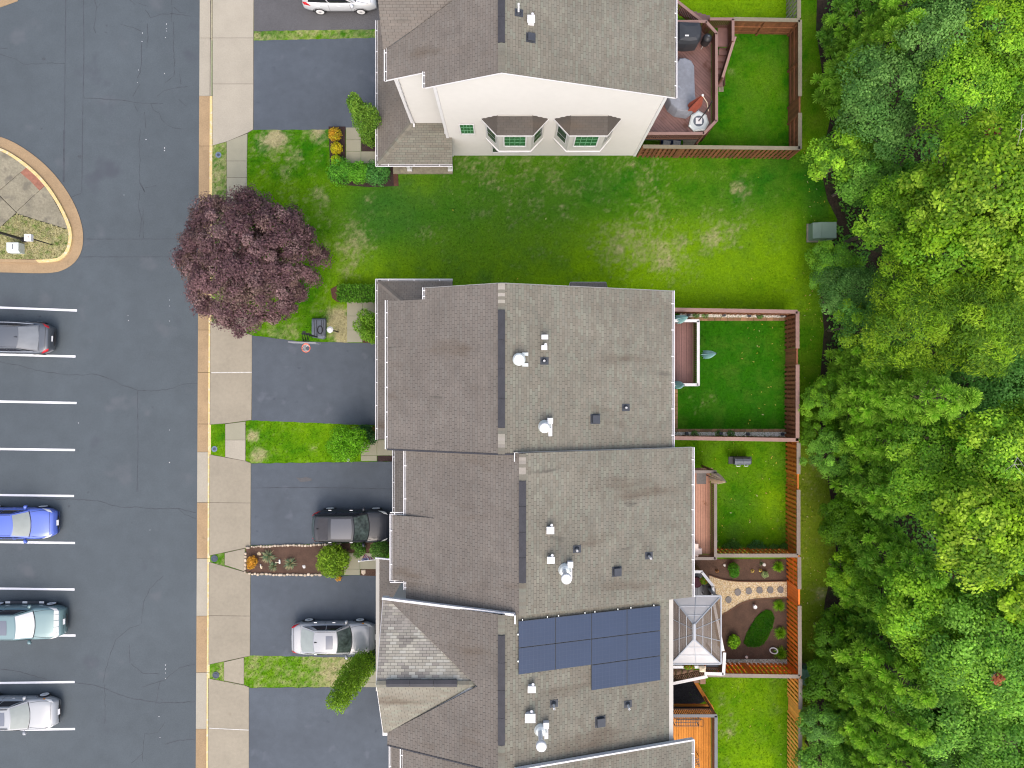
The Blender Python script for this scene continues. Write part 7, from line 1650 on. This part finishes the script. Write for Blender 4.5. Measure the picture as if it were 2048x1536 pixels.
for x,y,l in ((1505,1142,'yellow'),(1521,1141,'gold'),(1434,1143,'rust'),):
    lobed('flower_clump',{'yellow':'pinkish yellow flower clump near the round dark shrub of the mulched garden','gold':'golden flower clump above the small variegated plant','rust':'rust coloured low plant left of the round dark shrub'}[l],(x,y),[(x,y,.08,.10,.08)],[(.45,.30,.05),(.55,.42,.12)] if l!='rust' else [(.20,.08,.03),(.35,.18,.05)],.06,.04,60,'flower clumps in the mulch',cat='flowers')
pot=thing('flower_pot','flower pot with red and lime flowers hung on the inside of the white rail','flower pot',tuple(P(1405,1157,2.4))); p=P(1405,1158,2.4); m=MB(); m.lathe(p,[(.10,0),(.15,.25),(.13,.25),(.12,.2),(.01,.2)],14); m.build('pot',K['edging'],pot)
d=rdir(260); V=leafverts(np.array(p)+np.array([0,0,.33])+d*np.array([.24,.24,.14])*_ng.uniform(.6,1,(260,1)),unit(d+np.array([0,0,.6])),np.full(260,.10),np.full(260,.06)); link('flowers',leafmesh('flowers',V,np.concatenate([tints(215,[(.14,.33,.01),(.28,.42,.02)]),tints(45,[(.6,.05,.03),(.65,.2,.05)])])),pot,'stuff')
pot=thing('flower_pot','small planter of lime and orange flowers on the lower white rail','flower pot',tuple(P(1377,1331,2.5))); p=P(1377,1332,2.75); m=MB(); m.box(p.x-.28,p.x+.28,p.y-.08,p.y+.08,p.z-.05,p.z+.1); m.build('planter',K['edging'],pot)
d=rdir(180); V=leafverts(np.array(p)+np.array([0,0,.18])+d*np.array([.32,.13,.12])*_ng.uniform(.6,1,(180,1)),unit(d+np.array([0,0,.6])),np.full(180,.10),np.full(180,.06)); link('flowers',leafmesh('flowers',V,np.concatenate([tints(140,[(.14,.33,.01),(.28,.42,.02)]),tints(40,[(.6,.12,.03),(.65,.3,.05)])])),pot,'stuff')
# weeds along the lower fence of yard C
for x,y,r,l in ((1465,1094,.55,'pale weedy bush in the lower left of the lone grill yard'),(1515,1096,.6,'dark weedy bush at the middle of the lower rust fence'),(1548,1099,.4,'thin weedy bush near the lower right of the lone grill yard'),(1570,1096,.35,'bright weed in the right corner of the lone grill yard')):
    lobed('weed_bush',l,(x,y),[(x,y,.25,r*.8,.2),(x-12,y+2,.2,r*.5,.18),(x+12,y+3,.2,r*.5,.18)],[(.03,.10,.012),(.10,.20,.03)] if 'dark' not in l else [(.03,.10,.022),(.08,.18,.05)],.12,.035,1100,'weedy bushes along the rust fence')
for x,y,l in ((1392,629,'left'),(1410,630,'centre'),(1520,631,'right')):
    lobed('weed',{'left':'small weed in the upper white stone strip near the upper teal umbrella','centre':'second small weed in the upper white stone strip','right':'weed in the right half of the upper white stone strip'}[l],(x,y),[(x,y,.1,.22,.1)],[(.05,.13,.02),(.14,.24,.06)],.08,.03,220,'weeds in the stone strips')
for x,y,l in ((1390,868,'a'),(1438,868,'b'),(1462,868,'c')):
    lobed('weed',{'a':'weed in the lower white stone strip nearest the house','b':'weed beside the second spotlight of the lower stone strip','c':'weed near the middle of the lower white stone strip'}[l],(x,y),[(x,y,.1,.24,.1)],[(.05,.13,.02),(.14,.24,.06)],.08,.03,260,'weeds in the stone strips')
# purple plum tree
PL=[(0.165, 0.0917, 0.1021), (0.225, 0.1292, 0.1375), (0.1125, 0.0583, 0.0707), (0.2999, 0.1979, 0.1926), (0.1968, 0.1355, 0.1082)]
pt=tree('plum_tree','large purple leaved plum tree on the lawn overhanging the kerb','',0,0,1,1,1,1,1,1,PL) if False else None
c0=P(497,520,4.2); bq=P(545,560,0); pt=thing('plum_tree','large purple leaved plum tree overhanging the kerb and sidewalk','tree',tuple(bq))
k=430; gi=np.arange(k)+.5; zz_=1-1.25*gi/k; an=gi*2.39996+_ng.normal(size=k)*.25; sq=np.sqrt(np.clip(1-zz_**2,0,1)); d=np.stack([np.cos(an)*sq,np.sin(an)*sq,zz_],1)
rr=np.where(_ng.random(k)<.72,_ng.uniform(.86,1.04,k),_ng.uniform(.3,.85,k)); lob=1+.05*np.sin(3*an+1)+.05*np.sin(8*an+2)
cent=np.stack([d[:,0]*3.55*rr*lob,d[:,1]*3.5*rr*lob,d[:,2]*2.4*rr-.2],1)+np.array(c0)
V,T=clumps(cent,(.46*_ng.uniform(.65,1.25,k)),190,.115,.075,PL,.75,.55,d,cj=.28,jit=.38)
link('crown',leafmesh('crown',V,T),pt,'stuff')
tw=_ng.uniform(0,6.28,140); 
m=MB(); fk=bq+Vector((-.1,.1,1.5)); m.tube([bq,fk],[.2,.16],10); m.build('trunk',K['bark'],pt)
for i in range(0,k,9): q=Vector(cent[i]); m=MB(); m.tube([fk,fk.lerp(q,.5)+Vector((0,0,.3)),q],[.06,.035,.012],6); m.build('limb',K['bark'],pt)
# ---- the wood
OAKB=[(0.105, 0.2558, 0.0511), (0.1649, 0.3501, 0.0711), (0.24, 0.4577, 0.1064), (0.075, 0.1885, 0.0355)]
OAKG=[(0.1215, 0.3073, 0.0321), (0.2159, 0.4673, 0.0536), (0.324, 0.6148, 0.0803), (0.0755, 0.209, 0.0268)]
BRI=[(0.2168, 0.4182, 0.0141), (0.347, 0.5576, 0.0211), (0.1446, 0.3067, 0.0141), (0.4337, 0.6132, 0.0528), (0.1012, 0.2229, 0.0141)]
MID=[(0.1804, 0.4147, 0.0255), (0.3093, 0.576, 0.0357), (0.116, 0.2765, 0.0255), (0.4381, 0.7141, 0.051)]
WIL=[(0.2279, 0.4246, 0.0154), (0.3744, 0.5663, 0.0269), (0.114, 0.2517, 0.0154), (0.0732, 0.173, 0.0154)]
DRK=[(0.0774, 0.2254, 0.0361), (0.1159, 0.312, 0.0515), (0.1739, 0.4158, 0.0772)]
PN1=[(0.2759, 0.559, 0.0374), (0.357, 0.6708, 0.0458), (0.211, 0.4473, 0.0333)]; PN2=[(0.3524, 0.6607, 0.0585), (0.1468, 0.3303, 0.0234), (0.4699, 0.7623, 0.078)]
PD1=[(0.1359, 0.3571, 0.0346), (0.194, 0.4544, 0.0422)]; PD2=[(0.2716, 0.5518, 0.0576), (0.097, 0.2597, 0.0269)]
def bt(label,px,py,z,rpx,pal,L,W,ncl=70,nper=95,Rz=None,**kw):
    Rr=rpx*(CH-z)/FL; return tree(kw.pop('name','broadleaf_tree'),label,px,py,z,Rr,Rz or Rr*.8,ncl,nper,L,W,pal,**kw)
# big crowns first (farther back), then edge trees
bt('blue green oak behind the uppermost pines with a broad flat crown',1775,190,6.5,88,OAKB,.20,.12,80,110)
bt('blue green oak near the top right with pale leaves',1890,75,8,84,OAKB,.20,.12,80,100)
bt('mid green broadleaf tree right of the large blue green oak',1935,190,8.5,92,MID,.20,.12,85,100)
bt('pale bright broadleaf tree in the top right corner of the wood',2030,75,9.5,80,BRI[:3]+MID,.20,.12,80,95)
bt('broadleaf tree cut by the right edge below the top corner',2075,210,9.5,70,MID,.20,.12,60,90)
bt('yellow green small oak on the wood edge opposite the lower corner of the top yard',1692,318,3.8,62,MID,.22,.14,60,85)
bt('mid green small broadleaf behind the yellow green edge oak',1735,350,4.2,52,OAKG,.22,.14,50,80)
pine('dark low pine in the shadowy gap between two broad oaks',1770,392,4.5,1.25,PD1,PD2)
bt('largest bright yellow green tree at the upper right edge',1985,375,11,112,BRI,.26,.16,120,95)
bt('bright yellow green tree left of the largest one with ragged edges',1880,415,9,78,BRI,.25,.15,80,90)
bt('bright tree at the right edge below the largest yellow green tree',2060,490,11,90,BRI,.26,.16,90,90)
bt('mid green tree above the utility box leaning out over bare soil',1795,440,6,70,MID,.22,.13,75,95)
bt('yellow green tree in the middle of the bright group',1905,520,9,92,BRI[:3]+MID[:1],.24,.15,95,95)
bt('narrow leaved willow like tree with hanging yellow green leaves',1850,640,8,110,WIL,.26,.065,120,110)
bt('taller narrow leaved tree to the right of the willow like one',1960,640,10,92,WIL,.26,.065,100,105)
bt('bright narrow leaved tree cut by the right edge',2060,610,10,80,WIL,.26,.07,80,95)
bt('rounded green bush directly below the upper green utility box',1668,536,2.4,46,OAKG[:2]+MID[:2],.14,.09,70,110,cat='bush',name='edge_bush')
bt('blue grey green bush next to bare soil on the wood edge',1697,590,3.2,55,OAKB,.15,.09,65,100,cat='bush',name='edge_bush')
bt('small tree with a few yellow leaves left of the willow like tree',1725,650,4.2,48,WIL[:2]+DRK,.20,.08,50,85)
pine('light pine with feathery tips beside the fence opposite the pink capped yard',1668,735,7.0,1.7,PN1,PN2)
pine('tallest light green pine whose tip reaches far towards the right edge',1662,790,12.3,1.9,PN1,PN2)
pine('dark pine behind the tallest light green pine',1745,745,7,1.5,PD1,PD2)
bt('deep green oak right of the tallest pine tip',1985,770,5.5,88,DRK,.22,.14,80,95)
bt('deep green tree at the right edge below the narrow leaved trees',2050,830,6,70,DRK+OAKG[:1],.22,.14,60,90)
bt('small bright lime bush on the wood edge near the pink capped fence corner',1640,856,1.8,34,[(.08,.22,.008),(.13,.29,.012)],.13,.08,45,90,cat='bush',name='edge_bush')
bt('leafy green bush above the small lime bush',1650,800,2.4,40,MID[:3],.13,.08,50,90,cat='bush',name='edge_bush')
bt('soft green bush below the small lime bush',1660,905,2.2,44,OAKG,.13,.08,55,90,cat='bush',name='edge_bush')
pine('light green pine level with the lone grill yard',1668,868,8,1.6,PN1,PN2)
bt('mid green broadleaf tree right of the pine level with the lone grill yard',1865,915,7.5,88,MID,.22,.13,90,100)
bt('bright broadleaf tree with bare pale twigs right of the lone grill yard',2010,905,10,92,BRI[1:]+MID,.24,.15,90,95)
pine('pine with short rounded shoots level with the gate of the rust fence',1685,962,7.5,1.7,PD1+PN1[:1],PN2)
bt('broad bright lime bush at the wood edge opposite the rust fence',1690,1040,2.4,46,[(.085,.22,.006),(.14,.30,.01),(.06,.17,.008)],.14,.09,70,100,cat='bush',name='edge_bush')
bt('large bright yellow green tree level with the mulched garden fence top',1970,1060,11,95,BRI,.26,.16,105,95)
bt('bright yellow green tree cut by the right edge next to bare forest floor',2060,1040,11,75,BRI,.26,.16,70,90)
bt('mid green tree between the lone grill yard pine and the bright yellow tree',1905,1000,6.5,66,MID[:3],.22,.13,65,95)
pine('pine with dark gaps level with the top of the mulched garden',1695,1075,9,1.8,PD1+PN1[:1],PN2)
pine('bushy pine level with the gravel path',1690,1150,8.5,1.7,PD1+PN1[:2],PN2)
bt('small lime tree leaning out opposite the gravel path',1700,1150,2.6,38,MID[:2]+BRI[:2],.14,.09,50,90,cat='bush',name='edge_bush')
bt('mid green tree with yellow tints level with the kidney shaped grass',1860,1235,7.5,86,MID+BRI[:1],.21,.13,90,100)
bt('broad green oak right of the kidney shaped grass level',1960,1290,9,108,OAKG+MID[:2],.21,.13,120,100)
bt('small very bright tree at the right edge beside a dark hole in the canopy',2045,1205,10,46,BRI,.26,.16,45,90)
bt('broad mid green oak at the right edge with a rust dead spray',2050,1370,9,88,OAKG+MID,.21,.13,90,95)
pine('light pine level with the yellow cedar fence top',1668,1262,9,1.8,PN1,PN2)
pine('dark green pine behind the teal utility box',1690,1230,6.5,1.5,PD1,PD2)
bt('green bush touching the teal utility box',1657,1355,2.2,46,[(.07,.19,.006),(.11,.25,.01),(.05,.14,.008)],.14,.09,65,100,cat='bush',name='edge_bush')
bt('grass green bush on the wood edge above the teal utility box',1665,1275,2.4,40,[(.07,.19,.006),(.10,.24,.01)],.14,.09,55,95,cat='bush',name='edge_bush')
pine('slender light pine at the bottom of the wood edge',1660,1325,9,1.6,PN1+PD1[:1],PN2)
bt('blue green bush at the lower wood edge opposite the yellow cedar fence',1645,1455,2.4,44,OAKB[:2]+OAKG[:2],.14,.09,60,100,cat='bush',name='edge_bush')
pine('feathery pine in the bottom left corner of the wood',1668,1400,8.5,1.7,PD1+PN1[:2],PN2)
bt('mid green oak at the bottom of the wood right of the feathery pine',1905,1410,7.5,92,OAKG,.21,.13,95,100)
bt('bright saturated green tree at the very bottom of the wood',1885,1490,6,76,[(.045,.16,.006),(.08,.22,.01),(.03,.10,.008)],.20,.12,75,100)
bt('pale green tree in the bottom right corner of the wood',2010,1490,8.5,84,OAKG+MID[:1],.21,.13,85,100)
bt('low green bush at the bottom edge of the wood beside the grass strip',1650,1530,2.6,46,OAKG,.14,.09,60,100,cat='bush',name='edge_bush')
pine('pine cut by the bottom edge of the picture',1690,1465,8,1.7,PN1+PD1,PN2)
pine('light green pine slanting up to the right at the top of the wood',1655,185,8.5,1.6,PN1,PN2)
pine('second light green pine just above the slanting one',1690,125,9.5,1.6,PN1,PN2)
pine('dark pine in the top left corner of the wood',1645,90,5.5,1.5,PD1+PN1[:1],PD2)
pine('green pine beside the rear fence gate of the top yard',1640,200,4.5,1.35,PN1,PD2)
pine('pine half cut by the top edge of the picture',1690,60,7.5,1.5,PD1+PN1[:1],PD2)
# undergrowth between the trunks
n=60000; a=P(1640,1560);b=P(2100,-20); X=_ng.uniform(a.x,b.x,n);Y=_ng.uniform(a.y,b.y,n); ok=inpoly(X,Y,XY(fp)); q=fbm(X*.55+3,Y*.55+8,3); ok&=q>.36; X=X[ok];Y=Y[ok];n=len(X)
Z=_ng.uniform(.1,2.6,n)*sstep(.36,.6,fbm(X*.55+3,Y*.55+8,3))+.08
V=leafverts(np.stack([X,Y,Z],1),unit(np.array([0,0,1])+_ng.normal(size=(n,3))*.45),.20*_ng.uniform(.6,1.4,n),.12*_ng.uniform(.6,1.3,n))
link('undergrowth',leafmesh('undergrowth',V,1.25*tints(n,DRK+OAKG[:2]+MID[:1],None,.3)),kind='stuff')
# rust coloured sprays and bare twigs in the crowns
def spray(label,x,y,z,r,n,pal,cat='dead spray'):
    p=P(x,y,z); t=thing('dead_branch',label,cat,tuple(p),0,'dead branches in the crowns'); d=rdir(n); V=leafverts(np.array(p)+d*r*_ng.uniform(.2,1,(n,1))*np.array([1,1,.4]),unit(d*.5+np.array([0,0,1])),np.full(n,.24),np.full(n,.10))
    link('leaves',leafmesh('leaves',V,tints(n,pal)),t,'stuff'); m=MB()
    for i in range(5): q=p+Vector(d[i])*r; m.tube([p-Vector((0,0,.5)),p.lerp(q,.6),q],[.02,.015,.006],5)
    m.build('twig',K['palebark'],t)
RU=[(.36,.10,.04),(.42,.16,.06),(.28,.08,.03)]
spray('rust coloured dead spray near the upper right edge of the wood',1985,262,10.5,.42,45,RU); spray('second rust dead spray at the right edge under the first',2030,290,10.5,.42,50,RU); spray('rust dead spray in the broad oak near the lower right corner',1997,1357,11.3,.30,50,RU)
def twigs(label,pts,z):
    W_=[P(a,b,z+i*.1) for i,(a,b) in enumerate(pts)]; t=thing('bare_branch',label,'branch',tuple(W_[0]),0,'bare branches in the wood'); m=MB(); m.tube(W_,[.016]+[.014]*(len(W_)-2)+[.006] if len(W_)>2 else .01,6); m.build('branch',K['palebark'],t)
    for i in range(4):
        s=W_[min(i,len(W_)-2)]; m=MB(); m.tube([s,s+Vector((rnd.uniform(-.5,.5),rnd.uniform(-.5,.5),.2))],[.009,.004],5); m.build('twig',K['palebark'],t)
twigs('bare pale branch crossing a dark gap left of the large yellow green tree',[(1870,1080),(1885,1078),(1905,1075)],10.5)
twigs('bare grey branches at the right edge of the wood under the rust spray',[(2044,230),(2042,262),(2035,290)],12.5)
twigs('bare twigs in the bright tree right of the lone grill yard',[(2035,915),(2028,928),(2045,930)],12.5)
